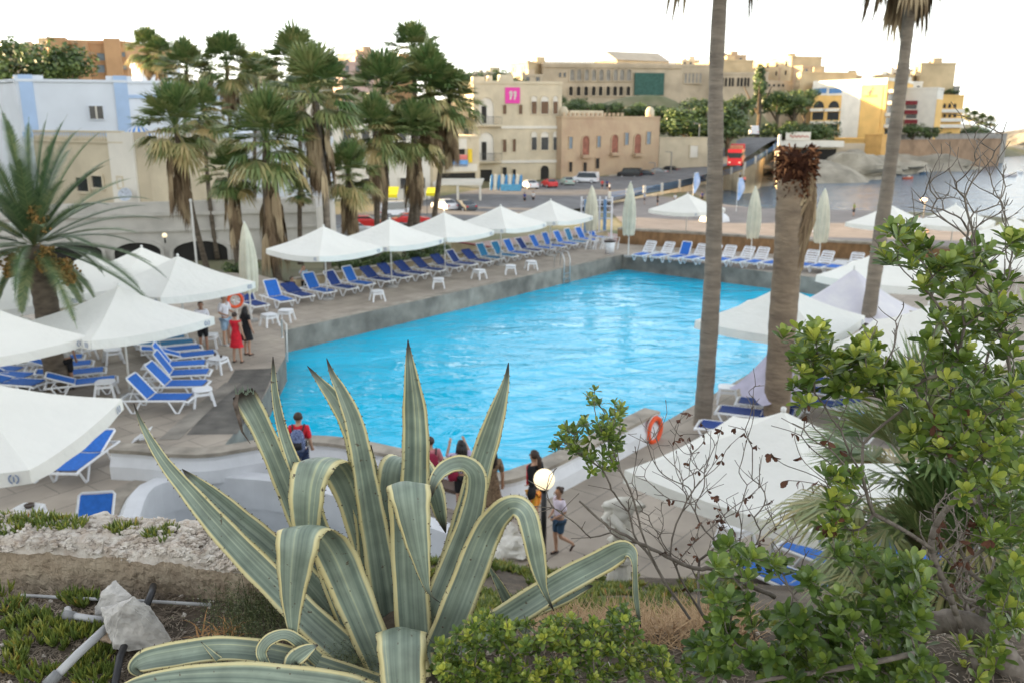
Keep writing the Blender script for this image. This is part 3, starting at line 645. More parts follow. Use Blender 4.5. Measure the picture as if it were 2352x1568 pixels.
B.face(1); bal(B, 1.3, B.L - .3, B.zt, .75); B.wpx(*c1(960, 935), *c1(1012, 985))
B.slab('corner_pier', m_beige, (0, 1.2, B.zb, B.zt + .8), .1)
t = thing('awning_dome', 'blue and white domed awning on the roof corner of the cream house', 'awning', (at(319, 318, 66.5).x, 66.5, B.zt))
c = at(319, 316, 66.5); mb = MB()
for i in range(12):
    a0, a1 = pi * i / 12, pi * (i + 1) / 12; mb.cur = i % 2
    for j in range(4):
        h0, h1 = j / 4 * pi / 2, (j + 1) / 4 * pi / 2; q = lambda a, h_: (c.x + .9 * cos(a) * cos(h_), c.y - .7 * sin(a) * cos(h_), c.z + .85 * sin(h_))
        mb.add([q(a0, h0), q(a1, h0), q(a1, h1), q(a0, h1)], [(0, 3, 2, 1)])
mb.build('canopy', [M('awning_blue', (.07, .25, .65)), m_hwhite], t)
c = at(288, 448, 64.6); t = thing('satellite_dish', 'round grey satellite dish on the cream house wall', 'dish', (c.x, c.y + .5, c.z))
mb = MB(); dr = Vector((.1, -1, .35)).normalized(); ux = dr.orthogonal().normalized(); uy = dr.cross(ux); vs = [c + dr * 0]; n_ = 16
for rr_ in (.25, .5):
    for i in range(n_): a = 2 * pi * i / n_; vs.append(c + dr * (rr_ * rr_ * .5) + (ux * cos(a) + uy * sin(a)) * rr_)
mb.add(vs, [(0, 1 + i, 1 + (i + 1) % n_) for i in range(n_)] + [(1 + i, 1 + n_ + i, 1 + n_ + (i + 1) % n_, 1 + (i + 1) % n_) for i in range(n_)]); mb.build('reflector', M('dish_grey', (.5, .54, .6)), t)
mb = MB(); mb.tube([c - dr * .05, c - dr * .25 + Vector((0, 0, -.25))], .04, 6); mb.tube([c + uy * -.4, c + dr * .45], .02, 5); mb.build('arm', m_metal, t)
# --- arcaded ground-floor building
z_t = zt(400, 490, 60.5)
B = Bld('arcaded_building', 'long low whitewashed building with dark arched openings behind the left parasols', 'building', [(-260, 57), (715, 64), (760, 70)], z_t, M('offwhite_render', (.56, .53, .48), .9, .12, .8, big=.1), zb=-4).body(5.5, 0); B.face(0)
c4 = lambda x, y: (x * .3489, 501.4 + y * .3489)
for u0, u1 in ((120, 240), (258, 374), (394, 527)): B.win((B.rect(u0, 552, u1, 640)[0], B.rect(u0, 552, u1, 640)[1], -2.6, zt((u0 + u1) / 2, 550, 60.5)), pane=m_dark, arch=False, name='arcade_opening', fw=.25) if False else None
def flatarch(B, u0, u1, vt_, vs_):
    s0, s1, _, ztop = B.rect(u0, vt_, u1, 600); zsp = B.rect(u0, vs_, u1, 600)[3]; z0 = -3.0; n_ = 10
    inn = [(s0, z0), (s1, z0)] + [((s0 + s1) / 2 + (s1 - s0) / 2 * cos(pi * i / n_), zsp + (ztop - zsp) * sin(pi * i / n_)) for i in range(n_ + 1)]
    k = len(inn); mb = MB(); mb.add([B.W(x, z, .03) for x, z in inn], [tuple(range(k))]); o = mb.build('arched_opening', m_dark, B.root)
    mb = MB()
    for i in range(2, k - 1): mb.beam(B.W(inn[i][0], inn[i][1], .08), B.W(inn[i + 1][0], inn[i + 1][1], .08), .22, .25)
    mb.beam(B.W(inn[0][0], inn[0][1], .08), B.W(inn[-1][0], inn[-1][1], .08), .22, .25); mb.beam(B.W(inn[1][0], inn[1][1], .08), B.W(inn[2][0], inn[2][1], .08), .22, .25); mb.build('arch_trim', B.mat, o)
flatarch(B, 394, 527, 549, 575); flatarch(B, 258, 374, 553, 578); flatarch(B, 110, 240, 556, 580)
zc = B.rect(400, 525, 500, 530); B.slab('string_course', B.mat, (0, B.L, zc[2], zc[3]), .14); B.slab('cornice', B.mat, (0, B.L, z_t - .25, z_t), .2)
B.wpx(*c4(1745, 130), *c4(1790, 255), pane=m_dark)
mb = MB(); mb.beam(B.W(0, z_t + .35, -.2), B.W(B.L, z_t + .35, -.2), .25, .7); mb.build('roof_parapet', B.mat, B.root)
# globe lamps on the facade
def globe(c, r, label, post=True, zb=None):
    t = thing('globe_lamp', label, 'lamp', (c.x, c.y, zb if zb is not None else c.z))
    mb = MB(); mb.ball(c, r, 20, 12); mb.build('globe', emit('lit_globe' + str(len(D.materials)), (1, .8, .5), .25 if r > .12 else 1.2), t, True)
    mb = MB(); mb.tube([(c.x, c.y, (zb if zb is not None else c.z - r - .2)), (c.x, c.y, c.z - r * .9)], .05, 10); mb.rings([(c.x, c.y, c.z - r * 1.15, .08, .08), (c.x, c.y, c.z - r * .9, .08, .08)], 10); mb.build('post', M('black_paint', (.015, .015, .016), .4, .1, 3), t, True); return t
c = at(378, 541, 58.6); globe(c, .16, 'small lit globe lamp between the dark arches of the arcaded building', zb=-.4)
# --- hotel with sunlit facade
B = Bld('yellow_hotel', 'sunlit yellow and white hotel with blue top windows and a logo panel', 'building', [(1862, 296), (2030, 272), (2068, 282)], zt(1950, 190, 284), m_hyel).body(22, .9, m_hwhite); B.face(0)
for x0, x1 in ((865, 950), (965, 1052)): B.wpx(*c3(x0, 452), *c3(x1, 486), pane=M('blue_glass', (.05, .18, .4), .3), frame=m_hwhite)
for x0, x1 in ((862, 936), (960, 1036)):
    B.wpx(*c3(x0, 535), *c3(x1, 582), arch=True, frame=m_hyel, name='arched_window'); B.wpx(*c3(x0 - 8, 610), *c3(x1 - 6, 662), frame=m_hyel); B.wpx(*c3(x0 - 12 + (5 if x0 > 900 else 0), 690), *c3(x1 - 14, 732), frame=m_hyel)
    for yy in (585, 668, 738): q = B.rect(*c3(x0 - 10, yy), *c3(x1 + 2, yy + 20)); B.slab('balcony', m_hwhite, q, 1.0)
q = B.rect(*c3(1042, 418), *c3(1166, 800)); B.slab('white_panel', m_hwhite, (q[0], q[1], B.zb, B.zt), .2)
q = B.rect(*c3(1166, 445), *c3(1306, 800)); sgn = B.slab('logo_panel', m_hyel, (q[0] + .02, q[1], B.zb, q[3]), .15)
q = B.rect(*c3(845, 418), *c3(1166, 440)); B.slab('roof_band', m_hwhite, (0, B.L, q[2], B.zt), .25)
def text3d(name, s, size, mat, parent, M4):
    cu = D.curves.new(name, 'FONT'); cu.body = s; cu.size = size; cu.align_x = 'CENTER'; cu.align_y = 'CENTER'; cu.extrude = .02
    o = D.objects.new(name, cu); COL.objects.link(o); dg = C.evaluated_depsgraph_get(); me = D.meshes.new_from_object(o.evaluated_get(dg)); D.objects.remove(o)
    me.transform(M4); off = Vector((0, 0, 0)); p_ = parent
    while p_: off += p_.location; p_ = p_.parent
    me.transform(Matrix.Translation(-off)); me.materials.clear(); me.materials.append(mat); me.name = name
    o = D.objects.new(name, me); COL.objects.link(o); o.parent = parent; return o
def wallm(B, u, v, out):
    s_, z_ = B.loc(u, v); X, Z, Y = B.d, Vector((0, 0, 1)), B.n; R = Matrix((X, Z, Y)).transposed().to_4x4(); return Matrix.Translation(Vector(B.W(s_, z_, out))) @ R
m_let = M('dark_lettering', (.1, .07, .05), .6)
text3d('lettering', 'CORINTHIA', 1.0, m_let, sgn, wallm(B, *c3(1235, 505), .25))
mb = MB(); s_, z_ = B.loc(*c3(1240, 475)); mb.beam(B.W(s_ - .8, z_ - .4, .25), B.W(s_ + .9, z_ + 1.2, .25), .5, .05, up=B.n); mb.beam(B.W(s_ - .3, z_ - .9, .25), B.W(s_ + .5, z_ + .2, .25), .5, .05, up=B.n); mb.build('emblem', m_let, sgn)
B.face(1)
for k in range(5):
    z_ = B.zt - 3.5 - k * 3.4; mb = MB(); mb.add([B.W(.3, z_, 0), B.W(6.5, z_, 0), B.W(6.5, z_, 1.2), B.W(.3, z_, 3.5), B.W(.3, z_ + 1, 0), B.W(6.5, z_ + 1, 0), B.W(6.5, z_ + 1, 1.2), B.W(.3, z_ + 1, 3.5)], [(0, 1, 2, 3), (7, 6, 5, 4), (2, 1, 5, 6), (3, 2, 6, 7), (0, 3, 7, 4)]); mb.build('balcony', m_hwhite, B.root)
    B.win((1, 5.5, z_ - 2.4, z_ - .3), name='window')
# terraces below the hotel
B = Bld('hotel_terrace', 'stepped ochre terrace walls below the yellow hotel', 'building', [(1915, 262), (1990, 254), (2032, 254)], zt(1980, 322, 257), m_hyel).body(14, .4); B.face(1); 
B = Bld('terrace_block', 'tall ochre block stepping down to the shore right below the hotel corner', 'building', [(1990, 250), (2030, 246)], zt(2010, 312, 247), M('ochre_render', (.62, .36, .12), .9, .15, .4)).body(7, .3)
B = Bld('beach_restaurant', 'low flat roofed white restaurant with a dark open front by the shore', 'building', [(1792, 232), (1932, 232)], zt(1860, 326, 232), m_beige).body(9, .2); B.face(0)
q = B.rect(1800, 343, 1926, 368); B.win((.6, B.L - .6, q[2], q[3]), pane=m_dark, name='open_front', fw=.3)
q = B.rect(1792, 324, 1934, 338); B.slab('roof_fascia', m_hwhite, (-.5, B.L + .5, q[2], q[3]), 2.2)
B = Bld('billboard', 'white roof billboard with faint red lettering above the beach restaurant', 'sign', [(1808, 238), (1865, 238)], zt(1836, 304, 238), m_hwhite, zb=zt(1836, 323, 238)).body(.4, 0); B.face(0)
mb = MB(); s_, z_ = B.loc(1836, 314); mb.tube([B.W(s_ + (i - 9) * .28, z_ + .45 * sin(i * 1.7) * (1 - i / 26), .1) for i in range(19)], .1, 5); mb.build('red_script', M('red_letter', (.5, .08, .06)), B.root)
B = Bld('concrete_ramp_wall', 'pale sloping concrete wall right of the beach restaurant', 'wall', [(1928, 240), (1992, 240)], zt(1960, 330, 240), m_palace).body(2, 0)
# --- beige hotel with red balconies and terraced block
B = Bld('beige_hotel', 'beige hotel block with dark red balconies behind the leaning palm trunk', 'building', [(2060, 288), (2146, 284), (2160, 292)], zt(2110, 206, 286), m_hwhite).body(16, .6); B.face(0)
m_wine = M('wine_awning', (.22, .03, .04), .8)
for r_ in range(3):
    q = B.rect(*c3(1460, 535 + r_ * 62), *c3(1545, 560 + r_ * 62)); B.slab('balcony', m_wine, q, 1.2); B.wpx(*c3(1470, 562 + r_ * 62), *c3(1540, 588 + r_ * 62))
q = B.rect(*c3(1636, 460), *c3(1650, 720)); 
B.face(1); B.slab('ochre_side', m_hyel, (0, B.L, B.zb, B.zt - 3), .1)
B = Bld('terraced_hotel', 'terraced hotel at the point with arched balconies and white slabs', 'building', [(2150, 296), (2208, 300)], zt(2180, 222, 298), m_hyel).body(16, .5); B.face(0)
for x in (1690, 1722, 1756, 1790): B.wpx(*c3(x - 11, 552), *c3(x + 11, 583), arch=True, name='arched_window', pane=m_dark)
for yy in (590, 650, 690): q = B.rect(*c3(1665, yy), *c3(1830, yy + 22)); B.slab('balcony', m_hwhite, (max(.1, q[0]), q[1], q[2], q[3]), 1.6)
for x in (1690, 1722, 1756, 1790): B.wpx(*c3(x - 11, 622), *c3(x + 11, 645), pane=m_dark)
i_ = 0
for u0, u1, v, y, mt, lb in ((2000, 2080, 176, 318, m_gold, 'golden block with a small ridge above the yellow hotel'), (2035, 2100, 163, 326, m_hwhite, 'pale upper terrace block left of the statue tower'), (2085, 2102, 150, 322, m_gold, 'slim golden tower behind the leaning palm'),
                      (2100, 2150, 168, 320, m_grey, 'grey roofed block right of the slim golden tower'), (2146, 2172, 185, 322, m_palace, 'beige stepped block second from the end of the point'), (2168, 2196, 202, 318, m_grey, 'lowest grey stepped block at the end of the point'), (2072, 2110, 192, 306, m_hwhite, 'small white cube block above the beige hotel')):
    simple(lb, [(u0, y), (u1, y + (-6 if mt is m_gold else 2))], v, mt, nw=max(1, int((u1 - u0) / 14)), base=v + 40, zb=-3)
# promontory walls
m_prom = M('promontory_stone', (.33, .22, .14), .95, .2, .3, bump=.5, bscale=1, big=.15)
for lb, (u0, y0), (u1, y1), vt_, mt in (('long brown sea wall along the point beyond the bay', (2050, 262), (2306, 286), 322, m_prom), ('grey upper terrace wall behind the brown sea wall', (2066, 278), (2318, 306), 309, m_grey)):
    B = Bld('sea_wall', lb, 'wall', [(u0, y0), (u1, y1)], zt((u0 + u1) / 2, vt_, (y0 + y1) / 2), mt).body(3, .15)
# breakwater and rocks
def rock(name, label, c, r, mat, seed, parent=None, sub=14, cat='rock', ns=.5, group=None, kind=None):
    mb = MB(); mb.ball(c, r, sub * 2, sub, ns, seed); mb2 = MB()
    o = mb.build(name, mat, parent, False)
    for v in o.data.vertices:
        p = v.co; q = noise.noise(Vector((p.x * 2.3 / max(r), p.y * 2.3 / max(r), p.z * 2.3 / max(r))) + Vector((seed, 0, 0))); cell = noise.cell(Vector((p.x, p.y, p.z)) * 1.8 / max(r) + Vector((seed, 0, 0)))
        d_ = (p - Vector(c)).normalized(); v.co = p + d_ * (q * .22 + cell * .06) * max(r)
    if label: tag(o, label, cat, group, kind or 'thing')
    return o
rock('breakwater', 'rough grey breakwater of boulders at the horizon on the right', (at(2345, 312, 400).x + 20, 400, -4), (45, 14, 8.5), m_rock, 3)
rock('shore_rocks', 'low rocky ledge running along the far side of the bay below the sea wall', (at(2090, 380, 262).x, 262, -5.8), (19, 7, 3.2), m_rock, 5)
rock('shore_rocks', 'brown flat rocks at the waterline left of the leaning palm', (at(1900, 400, 232).x, 228, -5.2), (15, 10, 2.6), m_rock, 9)
rock('shore_rocks', 'rocky shelf below the uphill road railing beside the beach', (at(1690, 408, 205).x, 206, -5), (12, 7, 2.6), m_rock, 12)

rock('shore_rocks', 'grey boulders at the foot of the beach restaurant terrace', (at(1950, 385, 238).x, 236, -4.6), (11, 6, 2.6), m_rock, 15)
rock('shore_rocks', 'pale ledge of rock between the leaning palm and the sea wall corner', (at(2010, 385, 246).x, 244, -5), (13, 6, 2.4), m_rock, 19)
rock('shore_rocks', 'rocks at the left end of the far shore under the promenade wall', (at(1770, 408, 214).x, 213, -5.2), (13, 5, 2.0), m_rock, 23)
rock('shore_rocks', 'rough ledge below the beach restaurant, nearest the dead palm stump', (at(1925, 398, 226).x, 224, -4.6), (12, 7, 3.0), m_rock, 29)

simple('cream house filling the ridge between the palace wing and the golden terraces', [(1765, 330), (1818, 326)], 158, m_gold, nw=4, base=185)
simple('long cream terrace house under the skyline right of the hotel roof', [(1955, 340), (2040, 334)], 186, m_cream, nw=7, base=205)
simple('small golden cube house peeking above the yellow hotel roof', [(1905, 326), (1950, 322)], 176, m_gold, nw=3, base=195)
simple('pale stepped house at the back of the ridge behind the tall palm', [(1560, 345), (1600, 345)], 142, m_cream, nw=3, base=165)
# ================================================================== trees
m_fan = leafmat('fan_palm_leaf', [(0, (.035, .08, .025)), (.35, (.1, .17, .05)), (.65, (.22, .25, .09)), (1, (.52, .4, .18))], trans=.2, nscale=2)
m_dead = leafmat('dead_palm_leaf', [(0, (.09, .06, .04)), (.5, (.25, .18, .11)), (1, (.48, .38, .24))], rough=.9, trans=.1, spec=.1, nscale=2)
m_trunk = M('palm_bark', (.17, .135, .1), .95, .4, 3, bump=1, bscale=9, stretch=(1, 1, 2.5), col2=(.07, .055, .04))
m_gtrunk = M('grey_palm_bark', (.24, .2, .155), .95, .35, 2.5, bump=1, bscale=7, stretch=(.6, .6, 3.2), col2=(.15, .125, .1), big=.2)
def fanleaf(mb, base, d, L, droop, k=13, tint=.4, spread=1.15, w=.045):
    """petiole then a folded fan of blades whose tips hang"""
    d = Vector(d).normalized(); side = d.cross(Vector((0, 0, 1)))
    side = side.normalized() if side.length > .05 else Vector((1, 0, 0)); up = side.cross(d)
    mb.tint = tint; h = Vector(base) + d * L * .55 + Vector((0, 0, -droop * L * .12))
    p = Vector(base); o = side * .018; mb.add([p - o, p + o, h + o * .7, h - o * .7], [(0, 1, 2, 3)])
    dd = (d + Vector((0, 0, -droop * .5))).normalized()
    for i in range(k):
        a = (i / (k - 1) - .5) * 2 * spread; dr = (dd * cos(a) + side * sin(a)).normalized(); ll = L * .62 * (1 - .25 * abs(a) / spread) * random.uniform(.85, 1.1)
        s2 = dr.cross(up).normalized() * w * L * 1.1; m_ = h + dr * ll * .55 + up * .03 * L * (1 if i % 2 else -1); e = h + dr * ll + Vector((0, 0, -droop * ll * random.uniform(.25, .6)))
        mb.tint = min(1, max(0, tint + random.uniform(-.12, .18))); mb.add([h, m_ - s2, e, m_ + s2], [(0, 1, 2, 3)])
def fan_crown(seed, n=54, L=1.0, k=17, w=.032):
    random.seed(seed); mb = MB()
    for i in range(n):
        a = i * 2.4 + random.uniform(-.3, .3); f = i / n; el = radians(86 - 122 * f + random.uniform(-9, 9))
        fanleaf(mb, (0, 0, -.1 * f), (cos(a) * cos(el), sin(a) * cos(el), sin(el)), L * random.uniform(.82, 1.12), .12 + f * .62, tint=.26 + .36 * random.random() + (.4 * random.random() if f > .55 else 0), k=k, w=w)
    g = mb
    dm = MB()
    for i in range(46):
        a = random.uniform(0, 2 * pi); el = radians(-35 - 45 * random.random()); z0 = -.15 - random.random() * 1.1
        fanleaf(dm, (cos(a) * .12, sin(a) * .12, z0), (cos(a) * cos(el), sin(a) * cos(el), sin(el)), L * random.uniform(.7, 1.0), 1.5, k=8, tint=random.uniform(.1, .9), spread=.55, w=.06)
    return g, dm
def bake(mb, name, mat):
    o = mb.build(name, mat); me = o.data; D.objects.remove(o); return me
fanv = []
for sd in (1, 2, 3, 4):
    g, dm = fan_crown(sd) if sd < 4 else fan_crown(4, 40, 1.0, 34, .014); fanv.append((bake(g, 'fronds', m_fan), bake(dm, 'dead_fronds', m_dead)))
def child(name, me, parent, loc=(0, 0, 0), sc=1.0, rz=0.0):
    o = D.objects.new(name, me); COL.objects.link(o); o.parent = parent; o.location = loc; o.scale = sc if hasattr(sc, '__len__') else (sc,) * 3; o.rotation_euler.z = rz; return o
def trunkpath(b, t, bow=0.0, n=8):
    b = Vector(b); t = Vector(t); s_ = (t - b).cross(Vector((0, 1, 0))).normalized()
    return [b.lerp(t, i / n) + s_ * bow * sin(pi * i / n) for i in range(n + 1)]
def fanpalm(label, uc, vc, ub, y, r, zb, skirt=1.0, mat=None, rt=.22, var=0, bow=0, group='fan palms', vb=None):
    top = at(uc, vc, y); base = Vector((at(ub, 600, y).x, y, zb)); t = thing('fan_palm', label, 'palm', base, group=group)
    rt *= .8; mb = MB(); path = trunkpath(base - Vector((0, 0, .5)), top, bow, 10); mb.tube(path, [rt * (1.25 if i == 0 else 1.0 - .2 * i / 10) * (1 + .06 * (i % 2)) for i in range(11)], 10); mb.build('trunk', mat or m_trunk, t, True)
    rz = random.uniform(0, 6); child('fronds', fanv[var][0], t, top - base, r * .97, rz)
    if skirt: child('dead_fronds', fanv[var][1], t, top - base, (r * .44, r * .44, r * skirt * .55), rz)
    return t
G = -.6
FP = [('thin fan palm standing alone above the white house roof, taller of the two', 340, 115, 362, 92, 2.3, 1, .9, None, .16, 0),
      ('thin fan palm above the white house roof, shorter of the two', 368, 128, 348, 91, 2.0, 1, 1.0, None, .15, 1),
      ('fan palm crown right of the two thin palms on the skyline', 428, 165, 420, 72, 2.5, -2, 1.0, None, .22, 2),
      ('fan palm with upright crown at the top centre of the left group', 520, 150, 535, 70, 2.6, -2, 1.1, None, .22, 0),
      ('dark fan palm just right of the upright crown, set further back', 588, 185, 590, 78, 2.6, -2, .8, None, .22, 1),
      ('tall fan palm whose crown tops the middle of the left group', 678, 150, 690, 68, 3.0, -2, 1.2, None, .22, 2),
      ('fan palm with a pale smooth grey trunk and a long hanging skirt', 722, 215, 748, 47, 2.7, -1, 1.5, m_gtrunk, .26, 1),
      ('fan palm with a trunk leaning left and a yellow dying leaf', 402, 290, 478, 49, 2.4, G, 1.6, None, .2, 0),
      ('wide fan palm whose brown skirt hangs nearly to the parasols', 612, 325, 640, 45, 2.6, G, 1.9, None, .28, 2),
      ('short fan palm with a dry skirt just left of the wide skirted palm', 530, 400, 550, 46, 1.7, G, 1.7, None, .24, 1),
      ('low green fan palm right of the pale grey trunk', 800, 400, 815, 50, 1.9, G, 1.5, None, .2, 0),
      ('small stubby fan palm between the skirted palm and the grey trunk', 688, 440, 690, 54, .9, G, .8, None, .2, 2),
      ('highest fan palm crown of the right group', 948, 118, 958, 66, 2.3, -2, .6, None, .24, 1),
      ('bushy fan palm on the left side of the right group', 880, 215, 872, 58, 2.8, -1.5, 1.1, None, .26, 0),
      ('large fan palm in the middle of the right group', 985, 205, 928, 60, 3.0, -1.5, 1.1, None, .26, 2),
      ('fan palm on the right side of the right group with a leaning trunk', 1032, 232, 985, 61, 2.5, -1.5, 1.4, None, .24, 1),
      ('fan palm low in front of the right group', 862, 300, 868, 55, 2.2, -1, 1.5, None, .25, 2),
      ('fan palm with a dense skirt in the centre front of the right group', 950, 310, 957, 57, 2.3, -1, 1.5, None, .25, 0),
      ('half hidden fan palm filling the gap behind the grey trunk', 760, 190, 765, 74, 2.2, -2, 1.0, None, .2, 0),
      ('half hidden fan palm behind the leaning yellow leaved palm', 470, 260, 500, 62, 2.0, -1.5, 1.0, None, .2, 2)]
random.seed(11)
for i, (lb, uc, vc, ub, y, r, zb, sk, mt, rt, var) in enumerate(FP):
    fanpalm(lb, uc, vc, ub, y, r, zb, sk, mt, rt, var, bow=random.uniform(-.3, .3))
# far tiny palms on the point
for i, (u, v) in enumerate(((2218, 262), (2238, 268), (2256, 275), (2275, 280))):
    fanpalm(['tallest', 'second tallest', 'third tallest', 'smallest'][i] + ' of four tiny palms on the low point at the horizon', u, v, u, 360, 2.6, -3, .5, None, .25, i % 3, group='tiny palms on the point')
# yellow leaf on the leaning palm
# --- tall palms in front of the pool
def tall_trunk(t, pts, rad, mat, n=16, rings=60):
    pth = catmull([tuple(p) for p in pts], 12); L = len(pth); mb = MB(); mb.tube(pth, [rad[0] + (rad[1] - rad[0]) * i / (L - 1) + .008 * (i % 2) * rad[0] / .25 + .02 * nz(i * .35, rad[0]) for i in range(L)], n); return mb.build('trunk', mat, t, True)
def crown_parts(t, top, base, r, var, green=True, dead=1.0):
    rz = 1.0
    child('fronds', fanv[var][0], t, top - base, r, rz); child('dead_fronds', fanv[var][1], t, top - base, (r, r, r * dead), rz)
b_ = P(1612, 975); y_ = b_.y; top = Vector((at(1650, 0, y_).x + .12, y_ + .2, 15.3))
t = thing('tall_palm', 'tall bare palm trunk rising past the right side of the pool out of the frame', 'palm', b_)
tall_trunk(t, [b_ - Vector((0, 0, .3)), at(1625, 820, y_), at(1638, 600, y_), at(1643, 350, y_), at(1648, 100, y_), top], (.235, .15), m_gtrunk); crown_parts(t, top, b_, 2.1, 0, dead=.95)
b_ = P(1972, 880); y_ = b_.y; top = at(2120, -345, y_)
t = thing('tall_palm', 'tall thin leaning palm with a dry brown crown cut by the top edge', 'palm', b_)
tall_trunk(t, [b_ - Vector((0, 0, .3)), at(2003, 670, y_), at(2035, 450, y_), at(2062, 250, y_), at(2085, 60, y_), top], (.215, .135), m_gtrunk); crown_parts(t, top, b_, 1.5, 1, dead=1.25)
b_ = P(1780, 990); y_ = b_.y
t = thing('dead_palm', 'thick dead palm stump with a frayed dark red brown top', 'palm', b_)
tall_trunk(t, [b_ - Vector((0, 0, .3)), at(1793, 800, y_), at(1808, 600, y_), at(1817, 450, y_), at(1822, 412, y_)], (.31, .335), M('dead_palm_bark', (.25, .19, .13), .95, .4, 2.2, bump=1, bscale=6, stretch=(.8, .8, 2.4), col2=(.14, .105, .075), big=.2), 20)
mb = MB(); random.seed(5); c = at(1828, 385, y_)
for i in range(620):
    a = random.uniform(0, 2 * pi); h_ = random.uniform(-.75, .45); rr_ = .4 * sqrt(max(.05, 1 - (h_ / .8) ** 2)); p = c + Vector((cos(a) * rr_ * .85, sin(a) * rr_ * .85, h_))
    d_ = Vector((cos(a), sin(a), random.uniform(-.3, 1.0))).normalized(); L_ = random.uniform(.08, .28); s_ = d_.orthogonal().normalized() * random.uniform(.015, .045); mb.tint = random.random() ** 1.6
    q = p + d_ * L_ * .6 + Vector((random.uniform(-.06, .06), 0, random.uniform(-.05, .1))); mb.add([p - s_, p + s_, q + s_ * .7, p + d_ * L_ + Vector((0, 0, -.05)), q - s_], [(0, 1, 2, 3, 4)])
mb.tint = .1; mb.ball(c + Vector((0, 0, -.15)), (.37, .37, .56), 14, 8, .3, 2)
mb.build('frayed_top', leafmat('burnt_fibre', [(0, (.03, .012, .008)), (.5, (.12, .05, .025)), (1, (.36, .17, .08))], rough=.9, trans=.05, spec=.1, nscale=4), t)
mb = MB(); random.seed(9)
for i in range(130):
    u = random.uniform(1846, 1870); a_ = at(u, 400 + random.uniform(-10, 30), y_ - .1 + random.uniform(-.2, .2)); z2 = at(u, random.uniform(480, 640), y_).z; mb.tint = random.uniform(.2, 1)
    pts_ = [a_, a_ + Vector((random.uniform(.02, .1), 0, -.4)), Vector((a_.x + random.uniform(-.08, .1), a_.y, (a_.z + z2) / 2)), Vector((a_.x + random.uniform(-.3, -.05), a_.y, z2))]
    for p, q in zip(pts_[:-1], pts_[1:]): w_ = Vector((.03, random.uniform(-.02, .02), 0)); mb.add([p - w_, p + w_, q + w_ * .7, q - w_ * .7], [(0, 1, 2, 3)])
mb.build('hanging_fronds', m_dead, t)
# --- date palm
m_date = leafmat('date_palm_leaf', [(0, (.03, .06, .025)), (.5, (.09, .14, .055)), (1, (.26, .27, .12))], trans=.15, nscale=2)
b_ = P(138, 893); y_ = b_.y; c = at(78, 565, y_); t = thing('date_palm', 'date palm with feathery fronds and orange fruit clusters beside the left parasols', 'palm', b_)
mb = MB(); pth = catmull([tuple(p) for p in (b_ - Vector((0, 0, .4)), at(122, 800, y_), at(103, 680, y_), at(85, 600, y_), c)], 8); mb.tube(pth, [.34 - .05 * i / 32 + .02 * (i % 2) for i in range(len(pth))], 12); mb.build('trunk', m_trunk, t, True)
def pinnate(mb, base, d, L, droop, n=50, lw=.42, tint=.4):
    p = Vector(base); d = Vector(d).normalized(); seg = L / n; tin = tint; side0 = d.cross(Vector((0, 0, 1)))
    side0 = side0.normalized() if side0.length > .05 else Vector((1, 0, 0))
    for i in range(n):
        f = i / n; d = (d + Vector((0, 0, -droop * seg * (.35 + 1.3 * f)))).normalized(); q = p + d * seg; side = d.cross(Vector((0, 0, 1))); side = side.normalized() if side.length > .1 else side0; up = side.cross(d)
        w_ = side * .022 * (1 - f * .7); mb.tint = min(1, tint + .25); mb.add([p - w_, p + w_, q + w_, q - w_], [(0, 1, 2, 3)])
        if f > .1:
            ll = lw * (sin(pi * min(1, .12 + f * .93)) ** .6) * random.uniform(.85, 1.1)
            for s_ in (-1, 1):
                e = p + (side * s_ * .75 + d * .75 + up * .3).normalized() * ll + Vector((0, 0, -.1 * ll)); wv = d * .042; mb.tint = min(1, max(0, tint + random.uniform(-.2, .25))); mb.add([p - wv, p + wv, e], [(0, 1, 2)])
        p = q
mb = MB(); random.seed(21)
for i in range(56):
    a = i * 2.399; f = i / 56; el = radians(80 - 95 * f + random.uniform(-6, 6)); pinnate(mb, c, (cos(a) * cos(el), sin(a) * cos(el) * .9, sin(el)), random.uniform(3.3, 4.1), .16 + .14 * random.random(), tint=.2 + .4 * random.random())
for i in range(9):
    a = random.uniform(0, 6.28); pinnate(mb, c + Vector((0, 0, -.2)), (cos(a) * .8, sin(a) * .8, -.35), 2.2, .6, tint=.6)
mb.build('fronds', m_date, t)
m_fruit = M('date_fruit', (.3, .15, .035), .6, .4, 6, col2=(.07, .08, .02))
for j, (u, v) in enumerate(((105, 590), (25, 605), (85, 500), (150, 620))):
    mb = MB(); q = at(u, v, y_ - .5); random.seed(40 + j)
    for i in range(150): r_ = Vector((random.gauss(0, .13), random.gauss(0, .13), random.uniform(-.4, .3))); mb.ball(q + r_, .045, 5, 3)
    mb.tube([c, c.lerp(q, .6) + Vector((0, 0, .25)), q], .02, 5); mb.build('fruit_cluster', m_fruit, t)
